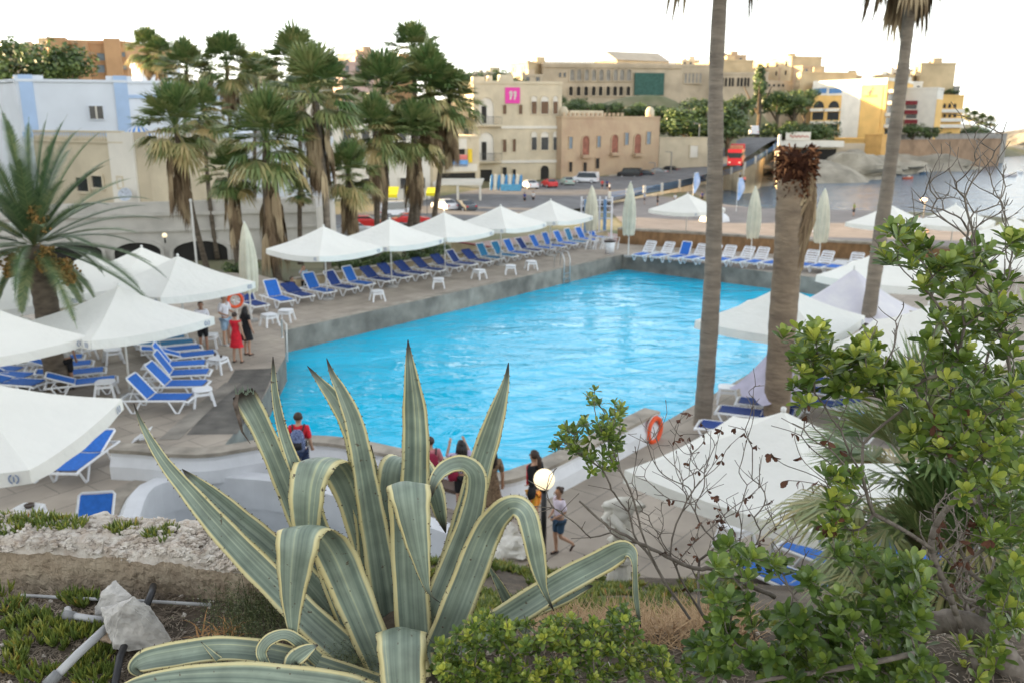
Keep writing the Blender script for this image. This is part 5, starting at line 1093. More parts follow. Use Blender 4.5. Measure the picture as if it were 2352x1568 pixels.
# ================================================================== people
m_skin = M('skin', (.46, .27, .18), .6, .08, 8); m_skint = M('tanned_skin', (.36, .2, .13), .6, .08, 8); m_hair = M('brown_hair', (.05, .028, .018), .6, .3, 30); m_hairk = M('black_hair', (.015, .012, .012), .5, .3, 30)
m_eye = M('eye', (.02, .015, .015), .3); m_shoe = M('white_shoe', (.7, .7, .7), .6, .1, 9); m_sand2 = M('dark_sandal', (.05, .03, .025), .7, .2, 9)
def cloth(name, col, **k): return M(name, col, .85, k.pop('var', .15), k.pop('scale', 9), bump=.5, bscale=14, **k)
def person(label, x, y, rz, h, arms, legs, top, bottom, hair=m_hair, skinm=None, lean=(0, 0), head_rz=0, longhair=0, shoes=None, sleeve=.45, shorts=.5, dress=None, top_len=.93, wide=1.0, bag=None, child=False, open_top=None, z0=0, group=None, hands=True, headdip=0):
    """local frame: facing -Y, left/right = x. arms: ((elbow),(wrist)) for x<0 then x>0; legs: ((knee),(ankle)) likewise"""
    skinm = skinm or m_skin; s = h / 1.72; t = thing('person', label, 'person', (x, y, z0), rz, group); hs_ = 1.14 if child else 1.0
    lx, ly = lean; Ch = Vector((lx, ly, 1.34)); Nk = Vector((lx * 1.1, ly * 1.15 - .01, 1.475)); Hd = Vector((lx * 1.15, ly * 1.25 - .03, 1.59 + (.01 if child else 0))) + Vector((0, -headdip * .05, -headdip * .03))
    V = [(0, 0, .93, .125, .1), (lx * .4, ly * .4, 1.08, .115, .085), (Ch.x, Ch.y, Ch.z, .135, .095), (Nk.x, Nk.y, Nk.z - .03, .055, .055), (Nk.x, Nk.y - .005, Nk.z + .02, .05, .05), (Hd.x, Hd.y, Hd.z - .05, .068 * hs_, .075 * hs_), (Hd.x, Hd.y + .01, Hd.z + .03, .083 * hs_, .092 * hs_), (Hd.x, Hd.y + .015, Hd.z + .095, .06 * hs_, .07 * hs_)]
    E = [(0, 1), (1, 2), (2, 3), (3, 4), (4, 5), (5, 6), (6, 7)]; ends = []
    for sd, (el, wr) in zip((-1, 1), arms):
        sh_ = Vector((Ch.x + sd * .165 * wide, Ch.y, 1.4)); i0 = len(V); el = Vector(el); wr = Vector(wr); d = (wr - el).normalized(); pm = wr + d * .07
        V += [(*sh_, .062, .058), (*el, .042, .042), (*wr, .028, .026), (*pm, .034, .018)]; E += [(2, i0), (i0, i0 + 1), (i0 + 1, i0 + 2), (i0 + 2, i0 + 3)]
        if hands:
            sx = d.cross(Vector((0, 1, 0))); sx = sx.normalized() if sx.length > .1 else Vector((1, 0, 0)); nm = d.cross(sx)
            for k, (off, L_) in enumerate(((-.027, .055), (-.009, .068), (.009, .064), (.026, .05))):
                j = len(V); a = pm + sx * off + d * .02; b2 = a + d * L_ * .55 + nm * .006; c3_ = b2 + d * L_ * .4 + nm * .02; V += [(*b2, .009, .009), (*c3_, .007, .007)]; E += [(i0 + 3, j), (j, j + 1)]
            j = len(V); a = wr + d * .045 - sx * .035; V += [(*a, .011, .011), (*(a + d * .035 - sx * .01), .008, .008)]; E += [(i0 + 2, j), (j, j + 1)]
        ends.append((sh_, el, wr))
    lg = []
    for sd, (kn, an) in zip((-1, 1), legs):
        hp = Vector((sd * .085, 0, .87)); kn = Vector(kn); an = Vector(an); i0 = len(V); sh2 = (an - kn).normalized(); fw = Vector((0, -1, 0)) if abs(sh2.y) < .75 else Vector((0, -.4, -.9)); toe = an + fw * .14 + Vector((0, 0, -.05)); cf = kn.lerp(an, .3) + Vector((0, .015, 0))
        V += [(*hp, .088, .088), (*kn, .056, .056), (*cf, .053, .056), (*an, .036, .036), (*(an + Vector((0, .02, -.035))), .032, .036), (*toe, .034, .02)]; E += [(0, i0)] + [(i0 + k, i0 + k + 1) for k in range(5)]; lg.append((hp, kn, an, toe))
    sc = lambda L: [tuple(c * s for c in p) for p in L]
    skin('body', sc(V), E, skinm, t)
    def P_(mb, name, mat, smooth=True):
        mb.v = [tuple(c * s for c in p) for p in mb.v]; return mb.build(name, mat, t, smooth, world=False)
    # face
    R = Matrix.Rotation(head_rz, 3, 'Z'); hp_ = lambda a, b, c_: Hd + R @ Vector((a, b, c_)) * hs_
    mb = MB(); mb.tube([hp_(0, -.085, .035), hp_(0, -.112, -.005), hp_(0, -.085, -.018)], [.008, .014, .009], 6); P_(mb, 'nose', skinm)
    for sd in (-1, 1):
        mb = MB(); mb.ball(hp_(sd * .032, -.086, .028), (.013, .008, .007), 8, 5); P_(mb, 'eye', m_eye)
        mb = MB(); mb.ball(hp_(sd * .082, .01, .01), (.01, .018, .03), 8, 5); P_(mb, 'ear', skinm)
    mb = MB(); mb.ball(hp_(0, -.086, -.045), (.023, .007, .006), 8, 5); P_(mb, 'mouth', M('lips', (.3, .1, .08), .6))
    mb = MB(); n_ = 18; vs = []
    for i in range(8):
        th = radians(90 - i * 17)
        for j in range(n_):
            a = 2 * pi * j / n_; fr_ = cos(a - pi * 1.5); tt = th if fr_ < .2 else max(th, radians(62 - (1 - fr_) * 40)); p = Vector((cos(a) * cos(tt) * .093, sin(a) * cos(tt) * .104 + .012, sin(tt) * .098 + .035)); p *= 1 + .05 * nz(a * 3, i * .9, h); vs.append(hp_(*p))
    mb.add(vs, [(i * n_ + j, (i + 1) * n_ + j, (i + 1) * n_ + (j + 1) % n_, i * n_ + (j + 1) % n_) for i in range(7) for j in range(n_)])
    if longhair == 1: mb.tube([hp_(0, .1, .04), hp_(0, .15, 0), hp_(0, .15, -.14), hp_(.02, .13, -.3)], [.04, .045, .04, .012], 8)
    if longhair == 2:
        for k in range(7): a = -1.25 + k * .42; mb.tube([hp_(sin(a) * .08, cos(a) * .08, .05), hp_(sin(a) * .1, cos(a) * .1 + .01, -.08), hp_(sin(a) * .11, cos(a) * .1 + .02, -.22), hp_(sin(a) * .09, cos(a) * .09 + .02, -.33)], [.03, .042, .04, .012], 6)
    if longhair == 3: mb.ball(hp_(0, .1, .07), .045, 8, 6)
    P_(mb, 'hair', hair)
    # top: torso shell with sleeves
    if top:
        V2 = [(lx * .1, ly * .1, top_len, .15, .118), (lx * .4, ly * .4, 1.08, .136, .106), (Ch.x, Ch.y, Ch.z, .155, .115), (Nk.x, Nk.y, 1.43, .075, .07)]; E2 = [(0, 1), (1, 2), (2, 3)]
        for (sh_, el, wr) in ends:
            i0 = len(V2); e_ = sh_.lerp(el, min(1, sleeve * 2)) if sleeve <= .5 else el; V2 += [(*sh_, .078, .074), (*e_, .066, .064)]; E2 += [(2, i0), (i0, i0 + 1)]
            if sleeve > .5: w_ = el.lerp(wr, (sleeve - .5) * 2); V2.append((*w_, .045, .045)); E2.append((i0 + 1, i0 + 2))
        skin('top', sc(V2), E2, top, t)
        if open_top:
            mb = MB(); mb.box((Ch.x, Ch.y - .15, 1.2), (.11, .02, .38)); P_(mb, 'inner_top', open_top, False)
    if dress:
        mb = MB(); mb.rings([(0, 0, .55, .24, .19), (0, 0, .7, .2, .165), (0, 0, .93, .172, .14), (lx * .3, ly * .3, 1.08, .14, .115)], 20, cap=False)
        mb.v = [(x_ * (1 + .07 * cos(8 * atan2(y_2, x_)) * (z_2 < .8)), y_2 * (1 + .07 * cos(8 * atan2(y_2, x_)) * (z_2 < .8)), z_2) for x_, y_2, z_2 in mb.v]; P_(mb, 'skirt', dress)
    elif bottom:
        V3 = [(0, 0, .95, .135, .112)]; E3 = []
        for (hp, kn, an, toe) in lg:
            i0 = len(V3); e_ = hp.lerp(kn, min(1, shorts * 2)) if shorts <= .5 else kn; V3 += [(*hp, .105, .105), (*e_, .092, .09)]; E3 += [(0, i0), (i0, i0 + 1)]
            if shorts > .5: V3.append((*kn.lerp(an, (shorts - .5) * 2), .06, .06)); E3.append((i0 + 1, i0 + 2))
        skin('shorts', sc(V3), E3, bottom, t)
    for (hp, kn, an, toe) in lg:
        mb = MB(); hl = an + Vector((0, .05, -.055)); mb.tube([hl, an.lerp(toe, .3) + Vector((0, 0, -.035)), toe + Vector((0, -.02, -.01))], [.038, .044, .032], 8, flat=.7); P_(mb, 'shoe', shoes or m_sand2)
    if bag:
        kind, bm, bm2 = bag; mb = MB()
        if kind == 'backpack':
            mb.rings([(lx, ly + .23, .98, .13, .07), (lx, ly + .25, 1.03, .155, .1), (lx, ly + .25, 1.2, .16, .11), (lx, ly + .23, 1.36, .13, .085), (lx, ly + .2, 1.42, .07, .04)], 14); o = P_(mb, 'backpack', bm)
            mb = MB()
            for sd in (-1, 1): mb.tube([(sd * .1 + lx, ly + .16, 1.38), (sd * .12 + lx, ly + .02, 1.475), (sd * .12 + lx, ly - .125, 1.38), (sd * .13 + lx, ly - .125, 1.2), (sd * .15 + lx, ly + .1, 1.03)], .018, 6)
            P_(mb, 'strap', bm2)
            mb = MB(); mb.rings([(lx, ly + .345, 1.05, .1, .03), (lx, ly + .35, 1.2, .1, .035)], 10); P_(mb, 'pocket', bm2)
        else:
            mb.rings([(.22 + lx, .06, .85, .1, .05), (.23 + lx, .06, .95, .13, .07), (.22 + lx, .06, 1.08, .1, .05)], 12); P_(mb, 'shoulder_bag', bm); mb = MB(); mb.tube([(.22, .05, 1.08), (.14, .02, 1.46), (.05, -.12, 1.25), (.2, 0, 1.05)], .01, 5); P_(mb, 'strap', bm2)
    return t
HANG = (((-.23, .03, 1.14), (-.25, -.04, .9)), ((.23, .03, 1.14), (.25, -.04, .9)))
STAND = (((-.09, -.01, .48), (-.1, .01, .09)), ((.09, -.01, .48), (.1, .01, .09)))
def feet(u, v): c = P(u, v); return c.x, c.y
m_navyp = M('navy_print', (.02, .03, .1), .8, .3, 30, col2=(.2, .25, .4)); m_black = cloth('black_cloth', (.012, .012, .014)); m_red = cloth('red_cloth', (.62, .015, .03)); m_wt = cloth('white_cloth', (.72, .7, .74), var=.06); m_bgy = M('black_strap', (.02, .02, .025), .7)
x, y = feet(695, 1128); t = person('man in a red and white shirt with a navy patterned backpack', x, y, radians(185), 1.76, (((-.22, .05, 1.13), (-.22, -.12, .92)), ((.22, .0, 1.13), (.24, .08, .9))), (((-.09, -.12, .5), (-.09, -.1, .09)), ((.09, .06, .48), (.09, .22, .13))), m_red, cloth('navy_shorts', (.03, .05, .12)), head_rz=0, shoes=m_shoe, bag=('backpack', m_navyp, m_bgy), shorts=.5)
mb = MB(); mb.rings([(0, 0, 1.0, .158, .124), (.02, 0, 1.12, .15, .118), (0, 0, 1.2, .152, .12)], 18, cap=False); mb.build('shirt_panel', m_wt, t, True, world=False)
x, y = feet(547, 832); person('woman in a sleeveless red dress seen from behind on the left deck', x, y, radians(170), 1.66, HANG, (((-.1, -.03, .48), (-.14, .02, .09)), ((.1, 0, .48), (.13, .02, .09))), m_red, None, dress=m_red, hair=m_hair, longhair=3, sleeve=.06, skinm=m_skin, wide=.92)
x, y = feet(570, 815); person('long haired woman dressed in black behind the woman in red', x, y, radians(150), 1.66, HANG, STAND, m_black, None, dress=m_black, hair=m_hairk, longhair=2, sleeve=.3, wide=.92)
x, y = feet(522, 792); person('man in a white shirt and pale blue shorts facing the red dress woman', x, y, radians(60), 1.78, (((-.24, -.02, 1.14), (-.2, -.25, 1.1)), ((.22, -.02, 1.14), (.2, -.26, 1.08))), STAND, m_wt, cloth('pale_denim', (.3, .42, .55)), hair=m_hairk, shoes=m_shoe)
x, y = feet(470, 808); person('young man in sunglasses with a white shirt and black shorts beside the parasol', x, y, radians(20), 1.74, (((-.24, .0, 1.14), (-.1, -.16, .95)), ((.22, .0, 1.14), (.1, -.18, .97))), STAND, m_wt, m_black, hair=m_hairk, skinm=m_skint)
x, y = feet(160, 893); person('person in a pale shirt and black shorts standing beside the date palm trunk', x, y, radians(200), 1.7, HANG, STAND, cloth('pale_grey_cloth', (.5, .5, .47)), m_black, skinm=m_skint)
m_neon = M('neon_shorts', (.75, .55, .05), .8, .3, 9, col2=(.95, .16, .04), stretch=(3, 3, .2))
x, y = feet(1228, 1226); person('woman in a black jacket and neon striped shorts looking left over the pool', x, y, radians(-122), 1.7, (((-.2, .03, 1.14), (-.14, -.16, .98)), ((.21, .06, 1.13), (.22, .04, .9))), (((-.08, -.03, .48), (-.09, .0, .09)), ((.09, .02, .48), (.1, .08, .09))), M('black_jacket', (.01, .01, .012), .95, .3, 9), m_neon, sleeve=.95, shorts=.42, longhair=1, shoes=m_shoe, open_top=cloth('red_top', (.75, .03, .05)), top_len=.88, wide=1.05, bag=('shoulder', m_black, m_black), head_rz=-.25)
x, y = feet(1283, 1272); person('girl in a white tee and denim shorts walking right past the lamp post', x, y, radians(-60), 1.3, (((-.2, .02, 1.14), (-.08, -.17, 1.06)), ((.2, .04, 1.14), (.09, -.14, 1.03))), (((-.08, -.06, .48), (-.08, -.02, .09)), ((.08, -.02, .5), (.09, .34, .24))), cloth('lilac_white_cloth', (.74, .66, .78)), cloth('denim', (.04, .09, .16)), longhair=3, child=True, shorts=.42, shoes=m_sand2, wide=.9)
x, y = feet(1062, 1178); person('dark haired person with raised arms holding up a phone near the agave', x, y, radians(205), 1.55, (((-.27, -.2, 1.33), (-.2, -.28, 1.55)), ((.27, -.2, 1.33), (.16, -.3, 1.55))), STAND, cloth('lilac_cloth', (.5, .4, .55)), m_black, hair=m_hairk, longhair=2, bag=('shoulder', cloth('maroon_cloth', (.25, .01, .04)), m_bgy))
m_leo = M('leopard_print', (.3, .21, .13), .85, .5, 22, col2=(.08, .05, .03))
x, y = feet(1128, 1215); person('woman in a brown leopard print dress with a yellow bag', x, y, radians(200), 1.7, HANG, STAND, m_leo, None, dress=m_leo, hair=m_hairk, longhair=2, wide=1.05, bag=('shoulder', cloth('mustard_cloth', (.6, .35, .03)), cloth('mustard_cloth', (.6, .35, .03))))
x, y = feet(992, 1178); person('person with a maroon backpack mostly hidden by the upright agave leaf', x, y, radians(190), 1.62, HANG, STAND, cloth('rose_cloth', (.55, .2, .22)), m_black, longhair=3, bag=('backpack', cloth('maroon_cloth', (.25, .01, .04)), m_bgy))
x, y = feet(697, 672); person('woman in a pale blue top behind the beige garden wall', x - .25, y + 1.3, radians(40), 1.6, (((-.26, -.1, 1.3), (-.1, -.06, 1.55)), ((.22, .0, 1.14), (.14, -.18, 1.0))), STAND, cloth('pale_blue_cloth', (.32, .5, .68)), m_black, longhair=1, z0=-.55, hands=False)
x, y = feet(655, 690); person('person with dark hair crouching low behind the beige garden wall', x - .1, y + 1.7, radians(60), 1.5, HANG, STAND, m_black, m_black, z0=-.75, hands=False)
# small far people
colz = [(.6, .05, .05), (.03, .05, .2), (.7, .7, .7), (.02, .02, .02), (.1, .3, .6), (.75, .25, .3), (.3, .35, .1), (.8, .4, .1)]
farp = [('figure in red standing on the waterline', 1785, 503, 'beach', 0), ('dark bather sitting near the closed parasol on the sand', 1738, 548, 'beach', 3), ('bather in pink on the sand right of the dead stump', 2108, 530, 'beach', 5), ('second pink bather beside the wall on the sand', 2130, 536, 'beach', 5), ('walker in blue crossing the street behind the parasols', 1205, 470, 'street', 1), ('walker in white crossing the street behind the parasols', 1225, 468, 'street', 2),
        ('person in red on the promenade left of the railing', 1383, 437, 'street', 0), ('person in navy on the promenade left of the railing', 1394, 437, 'street', 1), ('person in white leaning at the start of the railing', 1400, 445, 'street', 2), ('person in blue on the beach steps under the railing', 1480, 470, 'beach', 4), ('dark figure on the beach below the railing', 1510, 474, 'beach', 3), ('figure in white and blue sitting on the beach by the steps', 1550, 472, 'beach', 2), ('figure in orange on the beach by the steps', 1576, 474, 'beach', 7), ('dark figure on the sand left of the tall palm', 1612, 466, 'beach', 1),
        ('pedestrian in pink beside the tall palm on the promenade', 1644, 412, 'street', 5), ('pedestrian in red at the railing by the villa corner', 1612, 418, 'street', 0), ('pedestrian in white by the red bus', 1702, 374, 'street', 2), ('pedestrian in pink by the red bus', 1712, 378, 'street', 5), ('pedestrian in blue on the uphill pavement', 1783, 310, 'street', 4), ('pedestrian in red higher on the uphill pavement', 1786, 302, 'street', 0), ('standing bather in dark trunks by the flag', 1652, 483, 'beach', 3), ('small bather with dark hair in the shallows', 1960, 497, 'beach', 6)]
fp0 = None
for lb, u, v, wh, ci in farp:
    c = at(u, v, 100); z = -4.0
    for _ in range(14): q = P(u, v, z); z = .5 * z + .5 * (TZ(q.x, q.y) + (.3 if wh == 'street' else .1))
    cm = [cloth('far_cloth_%s' % 'abcdefgh'[ci], colz[ci]), m_black]
    person(lb, q.x, q.y, random.uniform(0, 6), 1.7, HANG, STAND, cm[0], cm[1], hands=False, z0=z, group='people on the beach and street')
# ================================================================== deck furniture
c = at(1262, 1099, 14.2); g = P(1248, 1282); globe(Vector((g.x, g.y, c.z)), .185, 'round white globe lamp on a black post in front of the walking girl', zb=0)
m_ring = M('lifebuoy_orange', (.75, .09, .02), .5, .08, 6)
def buoy(label, c, nrm, r=.3):
    t = thing('lifebuoy', label, 'lifebuoy', c, group='orange lifebuoys'); n = Vector(nrm).normalized(); x = n.cross(Vector((0, 0, 1))).normalized(); y = Vector((0, 0, 1)) if abs(n.z) < .5 else n.cross(x); y = x.cross(n)
    mb = MB(); N1, N2 = 28, 10; vs = []
    for i in range(N1):
        a = 2 * pi * i / N1; rd = x * cos(a) + y * sin(a); vs += [Vector(c) + rd * (r + .06 * cos(2 * pi * j / N2)) + n * .06 * sin(2 * pi * j / N2) for j in range(N2)]
    mb.add(vs, [(i * N2 + j, ((i + 1) % N1) * N2 + j, ((i + 1) % N1) * N2 + (j + 1) % N2, i * N2 + (j + 1) % N2) for i in range(N1) for j in range(N2)]); mb.build('ring', m_ring, t, True)
    mb = MB(); mb.tube([Vector(c) + (x * cos(2 * pi * i / 24) + y * sin(2 * pi * i / 24)) * (r + (.075 if i % 6 == 0 else .1)) for i in range(25)], .008, 5, cap=False); mb.build('grab_rope', m_pole, t)
wd = (capw[-1] - capw[-5]).normalized(); wn_ = Vector((wd.y, -wd.x, 0)); c = Vector((capw[-1].x, capw[-1].y, .3)) - wd * .35 + wn_ * .26
buoy('orange lifebuoy hanging on the white wall end by the pool', c, wn_)
c = P(540, 690, .95); t = buoy('orange lifebuoy on a white stand behind the standing people', c, (.5, -.85, 0), .26)
t = thing('lifebuoy_stand', 'white post that carries the lifebuoy behind the standing people', 'stand', (c.x, c.y + .09, 0)); MB().tube([(c.x, c.y + .1, 0), (c.x, c.y + .1, 1.15)], .03, 6).build('post', m_pole, t); mb = MB(); mb.beam((c.x - .15, c.y + .1, .03), (c.x + .15, c.y + .1, .03), .3, .06); mb.build('foot', m_base, t)
m_steel = M('steel_tube', (.62, .64, .66), .3, .05, 4, metal=.8)
def ladder(label, p, d):
    t = thing('pool_ladder', label, 'ladder', (p[0], p[1], 0), group='pool ladders'); d = Vector((d[0], d[1], 0)).normalized(); s_ = Vector((-d.y, d.x, 0)); p = Vector((p[0], p[1], 0))
    for k in (-1, 1):
        a = p + s_ * .27 * k; MB().tube([a - d * .55, a - d * .5 + Vector((0, 0, .6)), a - d * .3 + Vector((0, 0, .85)), a - d * .02 + Vector((0, 0, .8)), a + d * .12 + Vector((0, 0, .45)), a + d * .1 + Vector((0, 0, -1.4))], .022, 8).build('rail', m_steel, t, True)
    for k in range(3): mb = MB(); q = p + d * .1 + Vector((0, 0, -.3 - .28 * k)); mb.beam(q - s_ * .26, q + s_ * .26, .09, .02); mb.build('rung', m_steel, t)
nn_ = Vector((n1.x, n1.y)); q = Vector(pa) + e1 * (Vector((P(1278, 612).x, P(1278, 612).y)) - Vector(pa)).dot(e1); ladder('steel ladder at the far end of the left pool edge', q, (-nn_.x, -nn_.y))
q = P(655, 778); t = thing('pool_handrail', 'single white slanting handrail at the left corner of the pool', 'handrail', (q.x, q.y, 0)); MB().tube([(q.x - .15, q.y + .15, 0), (q.x - .12, q.y + .1, .72), (q.x + .12, q.y - .15, .55), at(660, 830, q.y - .9)], .025, 8).build('rail', m_pole, t, True); MB().rings([(q.x - .15, q.y + .15, 0, .06, .06), (q.x - .15, q.y + .15, .03, .05, .05)], 10).build('flange', m_steel, t)
# broken white panel, litter, bin
c = P(330, 998); t = thing('folded_sign', 'white folded board lying tilted on the slabs by the curved wall', 'board', c)
mb = MB(); mb.beam(P(305, 1012, .02), P(345, 985, .3), .4, .02); mb.build('panel', m_plas, t); mb = MB(); mb.beam(P(318, 1006, .02), P(350, 1000, .03), .3, .02); mb.build('rear_panel', m_plas, t)
c = P(1400, 583); t = thing('litter_bin', 'white litter bin with a dark bowl lid at the far pool corner', 'bin', c); MB().rings([(c.x, c.y, 0, .25, .25), (c.x, c.y, .7, .32, .32)], 16).build('bin_body', m_plas, t, True, ); MB().rings([(c.x, c.y, .7, .34, .34), (c.x, c.y, .78, .36, .36), (c.x, c.y, .86, .1, .1)], 16).build('lid', m_cup, t)
t = thing('stacked_chairs', 'tangle of white folded chairs beside the litter bin', 'chairs', P(1372, 575)); c = P(1372, 575)
for k in range(4):
    mb = MB(); o_ = Vector((c.x - .7 + .45 * k, c.y + .3, .0)); mb.tube([o_, o_ + Vector((.25, .3, .75)), o_ + Vector((.75, .3, .7)), o_ + Vector((.6, 0, 0))], .03, 5); mb.tube([o_ + Vector((0, .5, 0)), o_ + Vector((.35, .1, .8))], .03, 5); mb.build('chair_frame', m_plas, t)
# statue
m_mar = M('white_stone_statue', (.66, .64, .58), .9, .15, 6, bump=.8, bscale=14, col2=(.5, .47, .4))
b_ = P(1420, 1372); t = thing('statue', 'weathered white stone statue of a robed torso without a head', 'statue', b_)
mb = MB(); mb.rings([(b_.x, b_.y, 0, .3, .26), (b_.x, b_.y, .12, .29, .25), (b_.x, b_.y, .16, .17, .16), (b_.x, b_.y, .55, .13, .13), (b_.x, b_.y, .6, .19, .18), (b_.x, b_.y, .66, .19, .18)], 14); mb.build('pedestal', m_mar, t)
x, y = b_.x, b_.y; o = skin('figure', [(x - x, 0, .68, .14, .12), (0, 0, .95, .13, .11), (.02, 0, 1.15, .11, .09), (.0, 0, 1.38, .15, .11), (0, 0, 1.5, .06, .06), (-.17, 0, 1.4, .07), (-.2, -.08, 1.2, .05), (-.08, -.15, 1.12, .045), (.17, .02, 1.42, .075), (.25, -.03, 1.3, .06), (.17, -.12, 1.52, .05)], [(0, 1), (1, 2), (2, 3), (3, 4), (3, 5), (5, 6), (6, 7), (3, 8), (8, 9), (9, 10)], m_mar, t, 2)
for v_ in o.data.vertices: v_.co += Vector((v_.co.x, v_.co.y, 0)) * nz(v_.co.x * 9, v_.co.y * 9, v_.co.z * 14) * .5
t.scale = (1.3, 1.3, 1.18)
mb = MB(); mb.tube([(-.14, -.1, 1.3), (.02, -.14, 1.1), (.12, -.1, .9), (.1, -.1, .7)], [.05, .06, .07, .06], 8); mb.build('drapery', m_mar, t, True, world=False)
for lb, u, v, r_, sd in (('pale boulder beside the path edge under the arching agave leaf', 1165, 1212, (.26, .2, .17), 31), ('rough low boulder behind the right arching agave leaf', 1180, 1250, (.36, .24, .2), 32), ('small pale rock right of the agave by the path', 1130, 1262, (.3, .22, .16), 33)):
    c = P(u, v, .05); rock('boulder', lb, (c.x, c.y - .3, .08), r_, m_mar, sd, sub=10, group='boulders at the path edge')
c = P(1115, 1195, .2); t = thing('goose_figure', 'white stone bird ornament with an upright neck at the path edge', 'ornament', (c.x, c.y, 0)); mb = MB(); mb.tube([(c.x, c.y, 0), (c.x, c.y, .3), (c.x + .02, c.y, .5), (c.x, c.y, .62), (c.x - .02, c.y - .04, .66)], [.14, .13, .07, .08, .03], 10); mb.build('bird_body', m_mar, t, True)
# ================================================================== vehicles
m_tyre = M('tyre', (.02, .02, .02), .9); m_cglass = M('car_glass', (.03, .04, .05), .1, .1, 1, spec=.8)
def carproto(kind='car'):
    t = thing('parked_car', '', 'car', (0, 0, 0)); L, Wd = (4.1, 1.7)
    prof = {'car': [(-2.05, .35), (-2.05, .75), (-1.9, .9), (-1.0, 1.0), (-.45, 1.42), (.85, 1.45), (1.55, 1.02), (1.95, .95), (2.05, .7), (2.05, .35)], 'van': [(-2.3, .35), (-2.3, .95), (-2.05, 1.15), (-1.5, 1.3), (-1.1, 1.95), (2.2, 2.0), (2.3, 1.6), (2.3, .35)]}[kind]
    mb = MB(); n_ = len(prof); w = Wd / 2; vs = []
    for sx, k in ((-1, .93), (-1, 1), (1, 1), (1, .93)):
        vs += [(sx * w * (k if z_ > 1.05 or abs(k - 1) < .01 else 1) * (.82 if z_ > 1.2 else 1), y_, z_) for y_, z_ in prof]
    mb.add(vs, [tuple(range(n_ - 1, -1, -1)), tuple(range(3 * n_, 4 * n_))] + [(i * n_ + j, i * n_ + (j + 1) % n_, (i + 1) * n_ + (j + 1) % n_, (i + 1) * n_ + j) for i in range(3) for j in range(n_)]); mb.build('body', D.materials.new('placeholder') if 'placeholder' not in D.materials else D.materials['placeholder'], t)
    mb = MB()
    zt_ = 1.38 if kind == 'car' else 1.85; y0, y1 = (-.5, .95) if kind == 'car' else (-1.1, 1.9)
    for sx in (-1, 1): mb.add([(sx * w * .93, y0 - .4, 1.03), (sx * w * .93, y1 + .4, 1.03), (sx * w * .845, y1, zt_), (sx * w * .845, y0 + .02, zt_)], [(0, 1, 2, 3) if sx > 0 else (3, 2, 1, 0)])
    pf = prof[3:5]; a, b = (pf[0], pf[1]); f = lambda p, o: (p[0] - o * .03, p[1] + .02)
    mb.add([(-w * .78, f(a, 1)[0] + .03, f(a, 1)[1] + .03), (w * .78, f(a, 1)[0] + .03, f(a, 1)[1] + .03), (w * .74, f(b, 1)[0], f(b, 1)[1] - .03), (-w * .74, f(b, 1)[0], f(b, 1)[1] - .03)], [(0, 1, 2, 3)])
    if kind == 'car': a, b = prof[5], prof[6]; mb.add([(-w * .78, b[0] + .0, b[1] + .05), (w * .78, b[0] + .0, b[1] + .05), (w * .74, a[0] + .06, a[1] - .01), (-w * .74, a[0] + .06, a[1] - .01)], [(3, 2, 1, 0)])
    mb.build('windows', m_cglass, t)
    for sx in (-1, 1):
        for yy in (-1.3, 1.3):
            mb = MB(); mb.tube([(sx * (w - .2), yy, .32), (sx * (w + .02), yy, .32)], .32, 14); o = mb.build('wheel', m_tyre, t); mb = MB(); mb.tube([(sx * (w + .02), yy, .32), (sx * (w + .035), yy, .32)], .19, 10); mb.build('rim', m_plas, o)
        mb = MB(); mb.box((sx * w * .72, prof[0][0] - .01, .72), (.3, .06, .14)); mb.build('headlight', m_plas, t); mb = MB(); mb.box((sx * w * .75, -prof[0][0] + .01, .78), (.25, .06, .14)); mb.build('tail_light', m_red, t)
    return t
paint = lambda n_, c_: M(n_, c_, .25, .03, 2, spec=.6)
cpro = {}
cars = [('white hatchback parked beside the blue board stall', 1216, 434, 'car', 'white_paint', (.7, .7, .72), 200), ('red hatchback parked in front of the cream building', 1262, 431, 'car', 'red_paint', (.6, .03, .03), 195), ('pale green car parked right of the red hatchback', 1303, 426, 'car', 'green_paint', (.35, .45, .4), 190), ('white estate car in front of the stone villa', 1345, 421, 'van', 'white_paint', (.7, .7, .72), 250),
        ('black estate car by the villa', 1446, 410, 'van', 'black_paint', (.02, .022, .028), 245), ('dark car second from the right by the villa wall', 1478, 408, 'car', 'dark_paint', (.06, .07, .08), 245), ('grey car farthest right by the villa wall', 1508, 403, 'car', 'grey_paint', (.3, .32, .33), 240), ('dark motor car at the end of the villa wall row', 1536, 398, 'car', 'black_paint', (.02, .022, .028), 235),
        ('white car between the palm trunks and the third parasol', 1022, 484, 'car', 'white_paint', (.7, .7, .72), 215), ('dark car right of the white car behind the parasols', 1064, 486, 'car', 'dark_paint', (.06, .07, .08), 215), ('red pickup like car behind the first parasol of the row', 838, 528, 'car', 'red_paint', (.6, .03, .03), 100), ('white van behind the palm trunks', 912, 500, 'van', 'white_paint', (.7, .7, .72), 120), ('silver car below the palm trunks behind the second parasol', 815, 548, 'car', 'silver_paint', (.5, .5, .52), 110), ('red car seen between the right palm trunks', 945, 520, 'car', 'red_paint', (.6, .03, .03), 110),
        ('white van driving on the uphill road', 1731, 312, 'van', 'white_paint', (.7, .7, .72), 170), ('dark car with headlights on the uphill road', 1722, 350, 'car', 'dark_paint', (.06, .07, .08), 170)]
